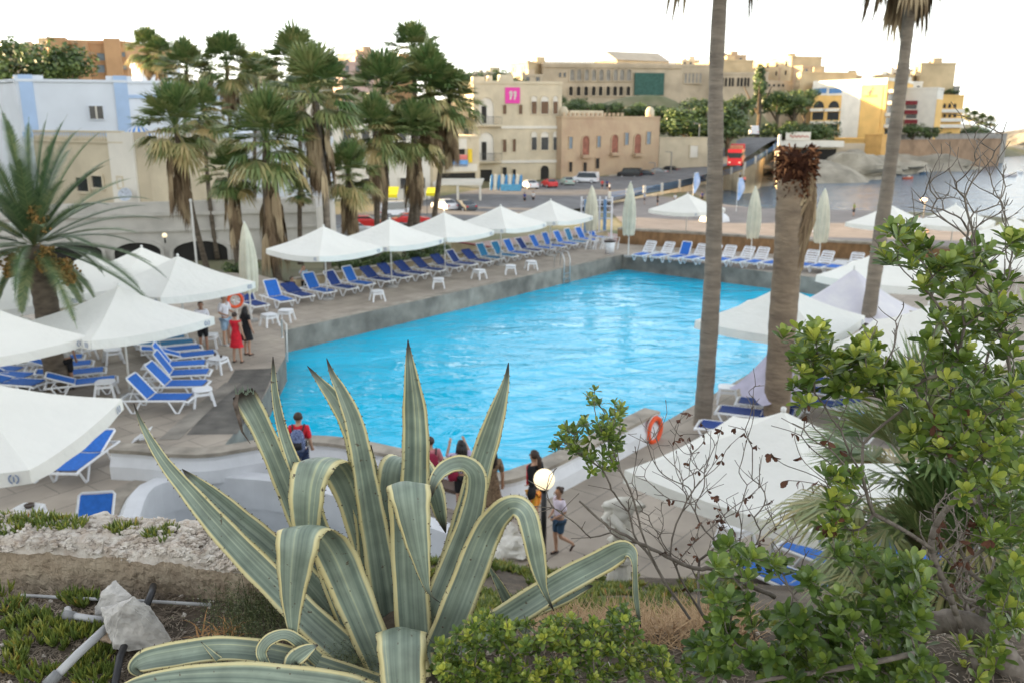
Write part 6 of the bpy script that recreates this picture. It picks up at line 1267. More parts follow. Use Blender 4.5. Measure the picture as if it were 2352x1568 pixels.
for lb, u, v, kd, pn, pc_, rz in cars:
    if kd not in cpro: cpro[kd] = carproto(kd); o = cpro[kd]; fr1 = True
    else: o = dup(cpro[kd])
    o['label'] = lb; o['group'] = 'cars parked and driving behind the pool'; z = -4
    for _ in range(14): q = P(u, v, z); z = .5 * z + .5 * (TZ(q.x, q.y) + .35)
    if lb.startswith('white van driving') or 'headlights' in lb: z += 0
    o.location = q; o.rotation_euler.z = radians(rz)
    for k in D.objects:
        if k.parent == o and k.name.startswith('body'): k.data = k.data.copy(); k.data.materials[0] = paint(pn, pc_)
# red open top bus
z = -4
for _ in range(14): q = P(1690, 382, z); z = .5 * z + .5 * (TZ(q.x, q.y) + .35)
t = thing('open_top_bus', 'red open top double decker bus beside the tall palm trunk', 'bus', q, radians(-18)); mr = paint('bus_red', (.5, .02, .03))
mb = MB(); mb.box((0, 0, 1.1), (2.4, 8, 1.6)); mb.box((0, 0, 2.75), (2.4, 8, .6)); mb.box((0, 3.2, 3.4), (2.4, 1.6, .8)); mb.build('body', mr, t, world=False)
mb = MB(); mb.box((0, 0, 2.18), (2.44, 7.6, .6)); mb.box((0, -4.0, 2.0), (2.2, .08, .9)); mb.build('windows', m_cglass, t, world=False)
for sx in (-1, 1):
    for yy in (-2.4, 2.4): mb = MB(); mb.tube([(sx * 1.0, yy, .45), (sx * 1.24, yy, .45)], .45, 12); mb.build('wheel', m_tyre, t, world=False)
    mb = MB(); mb.box((sx * .85, -4.05, .8), (.35, .06, .25)); mb.build('headlight', m_hwhite, t, world=False)
for k in range(5): mb = MB(); mb.box((0, -3 + k * 1.2, 3.3), (2.0, .4, .6)); mb.build('seat_row', M('bus_seat', (.4, .2, .12)), t, world=False)
# stalls
def stall(label, u0, u1, vt_, vb, y, mat, name='awning', cat='awning', group=None):
    a = at(u0, vt_, y); b = at(u1, vt_, y); z0 = at((u0 + u1) / 2, vb, y).z; t = thing(name, label, cat, ((a.x + b.x) / 2, y, z0), group=group)
    mb = MB(); mb.add([(a.x, y, z0), (b.x, y, z0), (b.x, y + 2, a.z), (a.x, y + 2, a.z), (a.x, y, z0 - .35), (b.x, y, z0 - .35)], [(0, 1, 2, 3), (4, 5, 1, 0)]); mb.build('awning_cloth', mat, t)
    mb = MB(); g_ = min(z0 - .6, TZ(a.x, y))
    for xx in (a.x + .1, b.x - .1): mb.beam((xx, y + .05, g_), (xx, y + .05, z0), .08, .08)
    mb.build('frame', m_metal, t)
m_yel = M('yellow_awning', (.85, .72, .02), .7, .08, 2)
for i, (u0, u1, vt_, vb) in enumerate(((860, 912, 432, 448), (930, 962, 430, 446), (978, 1005, 434, 444), (790, 820, 446, 462))): stall('bright yellow stall awning behind the palm trunks, ' + ['widest one', 'between two trunks', 'small right end piece', 'dim left end piece'][i], u0, u1, vt_, vb, 104, m_yel, group='yellow stall awnings')
# shop strip behind the palms
B = Bld('street_shops', 'row of dark street shops with white fascia half hidden by palm trunks', 'building', [(770, 124), (992, 128)], zt(880, 372, 126), m_beige).body(8, .4); B.face(0)
for u0, u1 in ((785, 830), (845, 890), (905, 950), (960, 985)): B.wpx(u0, 405, u1, 440, pane=m_dark, name='shop_front')
q = B.rect(775, 385, 985, 396); B.slab('fascia', m_hwhite, (q[0], q[1], q[2], q[3]), .3)
simple('white walled house behind the palm trunks and skirts', [(560, 84), (760, 88)], 330, m_house, nw=5, zb=-4, group=None, name='white_block'); simple('pale upper house filling the gap between the palm groups', [(640, 120), (985, 126)], 250, m_hwhite, nw=8, zb=-4, group=None, name='white_block')
simple('tall pale house left of the cream building between palm crowns', [(940, 168), (1085, 170)], 262, m_cream, nw=5, zb=-4, group=None, name='white_block')
# board stall
c = at(1166, 440, 142); g_ = TZ(c.x, c.y) + .3; t = thing('board_stall', 'rack of upright blue and white striped boards beside the garage door', 'stall', (c.x, c.y, g_)); mbl, mbw = M('board_blue', (.05, .25, .5), .5), m_hwhite
for k in range(9): mb = MB(); x0 = at(1128 + k * 8.4, 440, 142).x; mb.tube([(x0, c.y, g_ + .2), (x0 + .05, c.y + .1, g_ + 1.2), (x0 + .12, c.y + .25, g_ + 2.4 + .25 * (k % 2)), (x0 + .14, c.y + .3, g_ + 2.7)], [.16, .26, .2, .03], 8, flat=.4); mb.build('board', mbw if k % 2 else mbl, t)
mb = MB(); mb.beam((at(1150, 440, 142).x, c.y - .6, g_ + .6), (at(1196, 440, 142).x, c.y - .6, g_ + .6), .6, 1.1); mb.build('counter', M('counter_blue', (.12, .4, .62), .5), t)
# feather flags
def flag(label, u, v, vb):
    z = -5.2
    q = P(u, vb, z); top = at(u, v, q.y).z; t = thing('feather_flag', label, 'flag', (q.x, q.y, z), group='feather flags on the beach'); mb = MB(); mb.tube([(0, 0, -.3), (0, 0, top - z - .8), (.15, 0, top - z - .2), (.55, 0, top - z)], .04, 6); mb.build('mast', m_pole, t, world=False)
    H_ = top - z; mb = MB(); n_ = 10; vs = []
    for i in range(n_ + 1): f = i / n_; z_ = H_ * .42 + (H_ * .58 - .1) * f; w = .25 + .65 * sin(pi * min(1, f * .85)); vs += [(.05, .02 * sin(i), z_), (.05 + w, .12 * sin(i * .9), z_ + .1)]
    mb.add(vs, [(2 * i, 2 * i + 1, 2 * i + 3, 2 * i + 2) for i in range(n_)]); mb.build('flag_cloth', M('flag_cloth', (.62, .68, .85), .7, .3, 1.1, col2=(.1, .35, .75), trans=.2), t, world=False)
flag('blue and white feather flag behind the lone far parasol', 1590, 396, 480); flag('blue and white feather flag right of the tall palm trunk', 1690, 408, 500)
# promenade railing
rp = [(1400, 462), (1440, 455), (1480, 447), (1520, 440), (1560, 431), (1600, 421), (1640, 411), (1680, 400), (1710, 388), (1735, 375), (1760, 358), (1778, 345), (1790, 330)]
t = thing('promenade_railing', 'white posts and blue rails of the promenade railing climbing past the red bus', 'railing', P(*rp[0], -4)); m_brail = M('blue_rail', (.12, .25, .45), .6, .1, 3); pr = []
for (u, v), z in zip(rp, (-3.8, -3.8, -3.9, -4, -4.1, -4.2, -4.3, -4.2, -3.9, -3.3, -2.2, -1.2, -.4)):
    q = P(u, v, z)
    for _ in range(12): z = .6 * z + .4 * max(z, TZ(q.x, q.y) + .5); q = P(u, v, z)
    pr.append(q)
for q in pr: mb = MB(); mb.beam(q + Vector((0, 0, -1.2)), q + Vector((0, 0, 1.35)), .4, .4); mb.build('post', m_hwhite, t)
for a, b in zip(pr[:-1], pr[1:]):
    mb = MB()
    for hh in (.25, .55, .85, 1.1): mb.beam(a + Vector((0, 0, hh)), b + Vector((0, 0, hh)), .08, .09)
    mb.build('rail_panel', m_brail, t)
t = thing('promenade_wall', 'beige retaining wall under the promenade railing above the beach', 'wall', pr[0] + Vector((0, 0, -4))); mb = MB()
mb.add([tuple(q + Vector((dx, dy, dz))) for q in pr for dx, dy, dz in ((0, -.35, -.05), (0, -.35, -7), (.3, .5, -7), (.3, .5, -.05))], [(4 * i + j, 4 * i + (j + 1) % 4, 4 * i + 4 + (j + 1) % 4, 4 * i + 4 + j) for i in range(len(pr) - 1) for j in range(4)] + [(3, 2, 1, 0)])
mb.build('wall_body', M('pale_promenade_stone', (.62, .52, .36), .9, .15, .5), t)
# street poles and lamps
for lb, u, vt_, vb in (('tall street pole right of the stone villa', 1601, 285, 405), ('thin lamp post in front of the villa', 1503, 375, 420), ('slim lamp post by the villa corner', 1540, 350, 415)):
    z = -4
    for _ in range(10): q = P(u, vb, z); z = .5 * z + .5 * TZ(q.x, q.y)
    tp_ = at(u, vt_, q.y).z; t = thing('street_pole', lb, 'pole', q, group='street poles'); MB().tube([q, (q.x, q.y, tp_)], .12, 6).build('pole_shaft', m_grey, t); mb = MB(); mb.beam((q.x, q.y, tp_), (q.x - 1.2, q.y, tp_ + .1), .2, .15); mb.build('lamp_arm', m_grey, t)
t = thing('flagpole', 'thin white leaning pole in front of the left arcades', 'pole', at(452, 602, 47)); MB().tube([at(455, 640, 47), at(438, 462, 47)], .06, 8).build('pole_shaft', m_pole, t); mb = MB(); mb.ball(at(438, 461, 47), .09, 8, 5); mb.build('finial', m_pole, t)
# lamp on the shore, boats
z = -5; q = at(2118, 520, 70); t = thing('shore_lamp', 'lit lamp post on the shore left of the bare twigs', 'lamp', (q.x, 70, -6)); MB().tube([(q.x, 70, -6), (at(2126, 462, 70).x, 70, at(2126, 462, 70).z)], .07, 6).build('post', m_grey, t); mb = MB(); mb.ball(at(2122, 459, 70), (.28, .2, .12), 10, 6); mb.build('lamp_head', emit('warm_lamp', (1, .55, .3), 1.5), t)
for i, (u, v, L_, cm_) in enumerate(((2085, 412, 2.6, (.5, .12, .06)), (2122, 400, 2.6, (.05, .1, .16)), (2322, 405, 6.5, (.65, .6, .6)), (2345, 398, 5, (.65, .66, .68)))):
    q = P(u, v, zs); t = thing('small_boat', ['small orange boat on the bay', 'small dark blue boat on the bay near the point', 'white motor boat at the right edge of the bay, nearer', 'white motor boat at the right edge of the bay, farther'][i], 'boat', (q.x, q.y, zs), .3 * i, group='boats on the bay'); mb = MB(); n_ = 9; vs = []
    for k in range(n_):
        f = k / (n_ - 1); x = (f - .5) * L_; w = L_ * .16 * (sin(pi * min(1, .35 + f * .65)) ** .7) + .02; vs += [(x, -w * .6, -.1), (x, -w, .45 + .25 * f * f), (x, w, .45 + .25 * f * f), (x, w * .6, -.1)]
    mb.add(vs, [(4 * k + j, 4 * k + 4 + j, 4 * k + 5 + j, 4 * k + 1 + j) for k in range(n_ - 1) for j in range(3)] + [(0, 1, 2, 3)]); mb.build('hull', M('hull_%s' % 'abcd'[i], cm_, .4, .1, 2), t, world=False); mb = MB(); mb.box((.1 * L_, 0, .65), (L_ * .25, L_ * .18, .45)); mb.build('cabin', m_hwhite, t, world=False)
# kids slide and play frame by the beach
c = P(1375, 530, -1.5); t = thing('play_frame', 'blue and white climbing frame beyond the far pool corner', 'frame', (c.x, 66, -3.5)); mb = MB()
for k in range(6): xx = at(1335 + k * 14, 500, 66).x; mb.beam((xx, 66, -3.8), (xx, 66, at(1350, 452, 66).z), .12, .12)
for k in range(4): zz = at(1350, 460 + k * 14, 66).z; mb.beam((at(1335, 500, 66).x, 66, zz), (at(1405, 500, 66).x, 66, zz), .08, .08)
mb.build('climbing_bars', m_plas, t); mb = MB()
for k in range(3): xx = at(1345 + k * 22, 500, 65.7).x; mb.beam((xx, 65.7, -3.6), (xx, 65.7, at(1350, 458, 66).z), .22, .22)
mb.build('blue_post', m_brail, t)
# beach towels and umbrellas on the sand
for i, (u, v, mt) in enumerate(((1640, 520, m_white), (1800, 545, M('towel_multi', (.6, .75, .4), .9, .5, 2, col2=(.75, .6, .7))), (1850, 545, m_wt), (1830, 520, M('orange_towel', (.6, .25, .1), .9)))):
    q = P(u, v, -5); t = thing('beach_mat', ['white dome tent on the sand behind the tall palm trunk', 'multicoloured towel on the sand by the stump', 'white towel on the sand right of the stump', 'small orange towel near the waterline'][i], 'beach mat', (q.x, q.y, TZ(q.x, q.y) + .13), group='things lying on the sand'); mb = MB()
    if i == 0: mb.ball((0, 0, 0), (1.9, 1.4, 1.2), 14, 8)
    else: mb.box((0, 0, .05), (1.8, 1.0, .08))
    mb.build('cloth', mt, t, i == 0, world=False)
# ================================================================== near bank
TB = [(2.72, 5.85), (3.1, 5.62), (4, 5.02), (6, 3.88), (8, 2.8), (10.5, 1.5), (12.6, .35), (13.9, -.12), (16, -.5)]
def GZ(x, y):
    if y < TB[0][0]: z = 5.85
    else:
        z = -.5
        for (a, b), (c_, d_) in zip(TB[:-1], TB[1:]):
            if a <= y < c_: z = b + (d_ - b) * (y - a) / (c_ - a); break
    if x < -.4 and y < 3.02: z = 5.84
    if 9 < y < 14: z += .45 * max(0, 1 - ((x + .9) / 1.6) ** 2) * sin(pi * (y - 9) / 5)
    return z + .02 * nz(x * 3, y * 3) + (.012 * nz(x * 14, y * 14) if y < 4 else .12 * nz(x * .9, y * .9))
m_bank = M('bank_soil', (.12, .092, .066), .95, .5, 9, bump=1, bscale=40, col2=(.06, .048, .035), big=.3)
tag(grid('bank', frange(-9, -2.4, .6)[:-1] + frange(-2.4, 3.2, .07)[:-1] + frange(3.2, 10, .5), frange(-1.5, 2.0, .5)[:-1] + frange(2.0, 4, .06)[:-1] + frange(4, 13.9, .25), GZ, m_bank), kind='structure')
m_rub = M('rubble_stone', (.6, .56, .5), .95, .25, 22, bump=1.6, bscale=70, col2=(.38, .31, .25), big=.15); m_wallf = M('rough_render', (.4, .33, .24), .95, .3, 14, bump=3.5, bscale=38, col2=(.25, .19, .13), big=.2)
w0 = P(-260, 1318, 5.85); w1 = P(330, 1352, 5.85); w2 = P(640, 1402, 5.85); w3 = P(900, 1440, 5.85)
t = thing('rubble_wall', 'low rough concrete wall with crumbling pale rubble along its top', 'wall', (w1.x, w1.y, 5.8))
path = [Vector(q) for q in catmull([tuple(w0), tuple(w1), tuple(w2), tuple(w3)], 90)]; th = .26; mb = MB(); prof = [(0, -.12), (0, 0), (.0, .04), (-.004, .08), (.0, .12), (.008, .148)] + [(.01 + th * i / 12, .155) for i in range(13)] + [(th + .02, .1), (th + .02, -.1), (th + .02, -.5)]
cols = [offset(path, d) for d, _ in prof]; vs = []; k = len(prof)
for i in range(len(path)):
    f = i / len(path); hh = 1 - .25 * max(0, f - .55)
    for j, (d, z) in enumerate(prof):
        p = cols[j][i]; r_ = .012 * nz(p.x * 9, p.y * 9, z * 9) + .007 * nz(p.x * 34, z * 34, 5) + .004 * nz(p.x * 80, z * 80, 2); zz = 5.85 + z * hh
        if 5 <= j <= 18: zz += .03 * nz(p.x * 5, p.y * 7, 3) + .016 * nz(p.x * 22, p.y * 22, 9) + .022 * sin(pi * (j - 5) / 13)
        vs.append((p.x, p.y + r_, zz + r_))
mb.add(vs, [(i * k + j, (i + 1) * k + j, (i + 1) * k + j + 1, i * k + j + 1) for i in range(len(path) - 1) for j in range(k - 1)]); mb.mi = [1 if j >= 4 else 0 for i in range(len(path) - 1) for j in range(k - 1)]; mb.build('wall_body', [m_wallf, m_rub], t)
mb = MB(); random.seed(4)
for i in range(5200):
    i0 = random.randrange(len(path) - 1); d = random.uniform(-.006, th) * (random.random() ** .5 if i % 3 == 0 else 1); p = offset([path[i0], path[i0 + 1]], d)[0].lerp(offset([path[i0], path[i0 + 1]], d)[1], random.random()); r_ = random.choice((.004, .006, .007, .009, .012, .016)) * random.uniform(.7, 1.2)
    z = 5.85 + .15 + .03 * nz(p.x * 5, p.y * 7, 3) + .02 * sin(pi * max(0, d) / th) + random.uniform(-.002, .016) - (.012 if d < .01 else 0); mb.ball((p.x, p.y, z), (r_, r_ * random.uniform(.6, 1), r_ * .75), 6, 4, 1.1, i)
mb.build('rubble', m_rub, t)
def hullrock(name, label, pts, mat, seed, amp=.009, group=None, parent=None):
    bm = bmesh.new(); [bm.verts.new(p) for p in pts]; bmesh.ops.convex_hull(bm, input=bm.verts); bmesh.ops.delete(bm, geom=[v_ for v_ in bm.verts if not v_.link_faces], context='VERTS'); bmesh.ops.triangulate(bm, faces=bm.faces); bmesh.ops.subdivide_edges(bm, edges=bm.edges, cuts=8, use_grid_fill=True)
    for v_ in bm.verts: n_ = noise.noise_vector(v_.co * 14 + Vector((seed, 0, 0))); v_.co += n_ * amp + noise.noise_vector(v_.co * 50) * amp * .6 + noise.noise_vector(v_.co * 130) * amp * .25
    me = D.meshes.new(name); bm.to_mesh(me); bm.free(); me.materials.append(mat); o = D.objects.new(name, me); COL.objects.link(o)
    if parent: o.parent = parent
    else: tag(o, label, 'rock', group, 'thing')
    return o
m_rock2 = M('white_limestone', (.46, .44, .41), .92, .25, 18, bump=.8, bscale=70, big=.1)
A_ = lambda u, v, y: at(u, v, y)
hullrock('stone_block', 'large angular grey white stone leaning over the pipes at lower left', [A_(232, 1398, 2.66), A_(305, 1368, 2.6), A_(345, 1392, 2.62), A_(392, 1470, 2.62), A_(365, 1492, 2.6), A_(262, 1490, 2.58), A_(240, 1440, 2.58), A_(250, 1400, 2.85), A_(360, 1420, 2.85), A_(330, 1480, 2.85), A_(290, 1385, 2.56)], m_rock2, 2, group='loose stones by the rubble wall')
hullrock('stone_block', 'smaller pointed stone standing behind the large angular stone', [A_(268, 1333, 2.85), A_(302, 1368, 2.8), A_(285, 1400, 2.8), A_(222, 1418, 2.78), A_(218, 1395, 2.8), A_(235, 1358, 2.82), A_(265, 1350, 2.95), A_(250, 1400, 2.95)], m_rock2, 5, group='loose stones by the rubble wall')
hullrock('stone_block', 'pinkish round stone under the large angular stone', [A_(222, 1450, 2.6), A_(255, 1445, 2.6), A_(250, 1478, 2.6), A_(225, 1470, 2.6), A_(235, 1450, 2.68), A_(240, 1475, 2.68)], M('pinkish_stone', (.5, .38, .29), .9, .15, 9, bump=.5), 7, group='loose stones by the rubble wall')
random.seed(8)
for i, (u, v, r_) in enumerate(((455, 1228, 62), (500, 1250, 40), (405, 1245, 30), (335, 1222, 26), (620, 1285, 34))):
    c = at(u, v, 3.3 - .04 * i); rr_ = r_ * 3.4 / F; hullrock('rubble_stone', ['largest pale boulder behind the rubble wall beside the white basin', 'pale stone right of the largest boulder behind the rubble wall', 'pale stone left of the largest boulder behind the rubble wall', 'small pale stone among the weeds on the wall', 'pile stone where the rubble wall passes behind the agave'][i], [c + Vector((random.uniform(-1, 1) * rr_, random.uniform(-1, 1) * rr_, random.uniform(-.9, .75) * rr_)) for _ in range(18)], m_rub, i * 3, .012, group='loose stones by the rubble wall')
# pipes
m_pvc = M('white_pvc', (.42, .42, .42), .45, .1, 12); m_gpvc = M('grey_pvc', (.2, .2, .2), .5, .15, 12); m_blk = M('black_pipe', (.025, .025, .028), .5, .2, 14)
def pipe(label, pts, r_, mat, sleeve=None):
    t = thing('pipe', label, 'pipe', pts[0], group='pipes on the bank'); MB().tube(pts, r_, 12).build('tube', mat, t, True)
    for s_ in sleeve or []: a, b = Vector(pts[s_]), Vector(pts[s_ + 1]) if s_ + 1 < len(pts) else Vector(pts[s_ - 1]); d = (b - a).normalized() * r_ * 1.6; MB().tube([a - d, a + d], r_ * 1.3, 12).build('coupling', m_gpvc, t, True)
pipe('thin white pipe running along the foot of the rubble wall', [A_(50, 1366, 2.98), A_(200, 1374, 2.93), A_(350, 1380, 2.9), A_(485, 1388, 2.86)], .0065, m_pvc)
pipe('short grey pipe elbow left of the stones', [A_(155, 1398, 2.8), A_(160, 1412, 2.75), A_(210, 1420, 2.74), A_(260, 1425, 2.76)], .0125, m_pvc, [1])
pipe('thick white pipe slanting to the bottom edge at lower left', [A_(120, 1560, 2.42), A_(180, 1500, 2.5), A_(245, 1440, 2.62)], .0145, m_pvc, [0])
pipe('black pipe coming out of the rubble wall', [A_(352, 1345, 2.96), A_(348, 1362, 2.84), A_(335, 1392, 2.78)], .013, m_blk)
pipe('black hose under the large angular stone at the bottom edge', [A_(290, 1470, 2.62), A_(275, 1510, 2.5), A_(262, 1580, 2.4)], .012, m_blk)
# near coping out of focus
t = thing('stone_coping', 'blurred pale stone coping in the bottom left corner nearest the camera', 'coping', (-.6, .8, 6.9)); a, b = at(-300, 1478, .98), at(230, 1576, .86); d = (b - a).normalized(); n_ = Vector((d.y, -d.x, 0)).normalized(); mb = MB(); vs = []
for i in range(31):
    p = a - d * .3 + d * (1.2 * i / 30)
    for o_, z_ in ((0, -.15), (0, -.01), (.01, 0), (.12, .002), (.3, 0), (.3, -.15)): vs.append((p.x + n_.x * o_ + .004 * nz(i * .9, o_), p.y + n_.y * o_ + .006 * nz(i * .7, z_ * 9), a.z * 0 + 6.93 + z_ + .003 * nz(i, o_ * 9)))
mb.add(vs, [(i * 6 + j, i * 6 + j + 1, (i + 1) * 6 + j + 1, (i + 1) * 6 + j) for i in range(30) for j in range(5)]); mb.build('coping_stone', m_rub, t)
# ------------------------------------------------------------------ ground plants
m_ice = leafmat('ice_plant_leaf', [(0, (.05, .085, .02)), (.5, (.14, .19, .035)), (.85, (.3, .3, .05)), (1, (.42, .2, .06))], trans=.12, nscale=20)
def finger(mb, p, d, L, r_, bend):
    x = d.orthogonal().normalized(); y = d.cross(x); q = p + d * L * .55; e = q + (d + bend).normalized() * L * .45; vs = []
    for c_, rr_ in ((p, r_ * .8), (q, r_)):
        for j in range(3): a = 2 * pi * j / 3; vs.append(c_ + (x * cos(a) + y * sin(a)) * rr_)
    vs.append(e); mb.add(vs, [(j, (j + 1) % 3, 3 + (j + 1) % 3, 3 + j) for j in range(3)] + [(3 + j, 3 + (j + 1) % 3, 6) for j in range(3)])
def iceplant(label, spots, seed, n_per=26, L=.045, r_=.0042, zf=GZ):
    random.seed(seed); mb = MB()
    for (x, y, rad) in spots:
        for _ in range(int(n_per * (rad / .06) ** 1.6)):
            a = random.uniform(0, 6.28); q = random.random() ** .6 * rad; px, py = x + cos(a) * q, y + sin(a) * q; p0 = Vector((px, py, zf(px, py) + random.uniform(0, .012)))
            t0 = random.random(); ax = Vector((cos(a) * .4, sin(a) * .4, 1)).normalized()
            for k in range(random.randint(4, 7)):
                b = random.uniform(0, 6.28); d = (ax + Vector((cos(b), sin(b), 0)) * random.uniform(.25, .9)).normalized(); mb.tint = min(1, max(0, .25 + .5 * t0 + random.uniform(-.2, .25))); finger(mb, p0 + ax * random.uniform(0, .015), d, L * random.uniform(.7, 1.2), r_, Vector((0, 0, .5)))
    return tag(mb.build('ice_plant', m_ice), label, 'ground cover', None, 'stuff')
def spot(u, v, r_, z=5.85): p = P(u, v, z); return (p.x, p.y, r_)
iceplant('green ice plant carpet on the ground at lower left', [spot(*q) for q in ((15, 1400, .06), (80, 1425, .05), (60, 1480, .06), (150, 1470, .06), (200, 1460, .05), (10, 1530, .06), (90, 1550, .05), (230, 1510, .05), (225, 1560, .06), (190, 1385, .05), (165, 1370, .035), (120, 1440, .05), (175, 1535, .04), (40, 1440, .05), (5, 1360, .04))], 3)
iceplant('ice plant creeping over the back of the rubble wall', [spot(u, v, r_, 6.02) for u, v, r_ in ((10, 1205, .07), (60, 1203, .07), (120, 1206, .06), (165, 1208, .05), (285, 1215, .045), (372, 1232, .05), (395, 1222, .03), (-40, 1215, .06), (30, 1222, .03))], 5, zf=lambda x, y: 6.0, n_per=34)
random.seed(12); sp = []
for i in range(260):
    y = random.uniform(4.2, 13.6); x = random.gauss(0, 1) * .12 * y + (-.02 + .02 * (y - 4)); sp.append((x, y, random.uniform(.12, .3)))
iceplant('yellow green ice plant spreading over the slope behind the agave', sp, 9, n_per=1.7, L=.11, r_=.013)
m_twig = M('dry_twig', (.3, .24, .18), .9, .4, 20); m_straw = M('dry_straw', (.52, .36, .2), .85, .35, 16, col2=(.24, .14, .07)); m_brit = M('dry_sedge', (.5, .27, .11), .8, .3, 16)
def blades(name, label, n, fpos, L, w, mat, seed, up=.5, curl=.8, cat='dry grass'):
    random.seed(seed); mb = MB()
    for _ in range(n):
        x, y = fpos(); p = Vector((x, y, GZ(x, y) + .003)); a = random.uniform(0, 6.28); d = Vector((cos(a), sin(a), random.uniform(.0, up) * 2)).normalized(); l = L * random.uniform(.4, 1.2); s_ = Vector((-sin(a), cos(a), 0)) * w * random.uniform(.6, 1.2); prev = p
        for k in range(4):
            q = prev + d * l / 4; f = 1 - k / 4; f2 = 1 - (k + 1) / 4; mb.add([prev - s_ * f, prev + s_ * f, q + s_ * f2, q - s_ * f2], [(0, 1, 2, 3)]); prev = q; d = (d + Vector((random.uniform(-.15, .15), random.uniform(-.15, .15), -curl * .4))).normalized()
            if prev.z < GZ(prev.x, prev.y): prev.z = GZ(prev.x, prev.y) + .004
    return tag(mb.build(name, mat), label, cat, None, 'stuff')
def reg(u0, u1, v0, v1, z=5.85):
    def f(): p = P(random.uniform(u0, u1), random.uniform(v0, v1), z); return p.x, p.y
    return f
blades('dry_litter', 'dead twigs and grey litter between the ice plants at lower left', 4200, reg(-20, 420, 1350, 1640), .05, .0024, m_twig, 1, .25, .5, 'litter')
blades('dry_litter', 'dry twigs and litter under the agave and the bushes', 3000, reg(420, 2400, 1385, 1640), .07, .0028, m_twig, 2, .25, .5, 'litter')
blades('dry_straw', 'heap of tan dry straw right of the agave', 3600, lambda: (random.uniform(.12, .85), random.uniform(2.62, 3.35)), .17, .003, m_straw, 3, .75, .5)
blades('dry_sedge', 'tuft of curled orange brown dry sedge leaves left of the agave', 70, reg(455, 545, 1440, 1475), .11, .0042, m_brit, 4, .9, 1.0)
random.seed(77); mb = MB()
for i in range(900):
    x, y = random.uniform(-2.2, 1.6), random.uniform(2.35, 3.0); r_ = random.choice((.003, .004, .006, .009)) * random.uniform(.7, 1.3); mb.ball((x, y, GZ(x, y) + r_ * .4), (r_, r_ * .8, r_ * .7), 6, 4, 1.0, i)
tag(mb.build('gravel', m_rub), 'small pale pebbles and crumbs scattered over the bank', 'gravel', None, 'stuff')
m_fine = leafmat('fine_weed', [(0, (.05, .07, .03)), (.6, (.12, .15, .06)), (1, (.25, .26, .12))], trans=.2, nscale=20)
random.seed(6); mb = MB()
for i in range(5200):
    p = P(random.gauss(590, 60), random.uniform(1375, 1478), 5.85); q = Vector((p.x, p.y + random.uniform(-.05, .05), 5.86 + abs(random.gauss(0, .05)))); mb.tint = random.random(); d = Vector((random.gauss(0, 1), random.gauss(0, 1), random.gauss(.6, 1))).normalized() * random.uniform(.006, .016); s_ = d.orthogonal().normalized() * .0011; mb.add([q - s_, q + s_, q + d], [(0, 1, 2)])
for i in range(160): p = P(random.gauss(590, 55), random.uniform(1390, 1478), 5.85); a = Vector((p.x, p.y, 5.85)); mb.tint = .3; mb.tube([a, a + Vector((random.gauss(0, .02), random.gauss(0, .02), random.uniform(.04, .14)))], [.0012, .0006], 3)
tag(mb.build('feathery_weed', m_fine), 'fine feathery grey green weed between the wall and the agave', 'weed', None, 'thing')
random.seed(16); mb = MB()
for i in range(2600):
    p = P(random.gauss(805, 40), random.uniform(1500, 1640), 5.85); q = Vector((p.x, p.y, 5.86 + abs(random.gauss(0, .03)))); mb.tint = random.random(); d = Vector((random.gauss(0, 1), random.gauss(0, 1), random.gauss(.6, 1))).normalized() * random.uniform(.006, .016); s_ = d.orthogonal().normalized() * .0012; mb.add([q - s_, q + s_, q + d], [(0, 1, 2)])
tag(mb.build('feathery_weed', m_fine), 'small feathery weed at the foot of the agave by the bottom edge', 'weed', None, 'thing')
# ================================================================== agave
m, n, l = nodes_of('agave_leaf'); b = n['Principled BSDF']; b.inputs['Roughness'].default_value = .48; b.inputs['Specular IOR Level'].default_value = .45
uvn = n.new('ShaderNodeUVMap'); uvn.uv_map = 'UVMap'; sx = n.new('ShaderNodeSeparateXYZ'); l.new(uvn.outputs[0], sx.inputs[0]); oi = n.new('ShaderNodeObjectInfo')
def math_(op, a, b_=None, c_=None):
    q = n.new('ShaderNodeMath'); q.operation = op
    for i, x_ in enumerate((a, b_, c_)):
        if x_ is None: continue
        if isinstance(x_, (int, float)): q.inputs[i].default_value = x_
        else: l.new(x_, q.inputs[i])
    return q.outputs[0]
seed_ = math_('MULTIPLY', oi.outputs['Random'], 37.0); ax = math_('MULTIPLY_ADD', sx.outputs[0], 2.6, seed_); ay = math_('MULTIPLY', sx.outputs[1], .35)
cb_ = n.new('ShaderNodeCombineXYZ'); l.new(ax, cb_.inputs[0]); l.new(ay, cb_.inputs[1]); st = n.new('ShaderNodeTexNoise'); st.inputs['Scale'].default_value = 1.6; st.inputs['Detail'].default_value = 3; st.inputs['Roughness'].default_value = .5; l.new(cb_.outputs[0], st.inputs['Vector'])
tcn = n.new('ShaderNodeTexCoord'); bl = n.new('ShaderNodeTexNoise'); bl.inputs['Scale'].default_value = 14; bl.inputs['Detail'].default_value = 8; l.new(tcn.outputs['Object'], bl.inputs['Vector'])
r1 = n.new('ShaderNodeValToRGB'); e = r1.color_ramp.elements; e[0].position = .36; e[0].color = (.125, .165, .13, 1); e[1].position = .52; e[1].color = (.2, .245, .19, 1); e3 = e.new(.6); e3.color = (.24, .29, .225, 1); e4 = e.new(.8); e4.color = (.5, .52, .3, 1); l.new(st.outputs[0], r1.inputs[0])
cv = n.new('ShaderNodeMapRange'); cv.inputs[1].default_value = .3; cv.inputs[2].default_value = .7; cv.inputs[3].default_value = .78; cv.inputs[4].default_value = 1.2; l.new(bl.outputs[0], cv.inputs[0]); hh_ = n.new('ShaderNodeHueSaturation'); l.new(r1.outputs[0], hh_.inputs['Color']); l.new(cv.outputs[0], hh_.inputs['Value'])
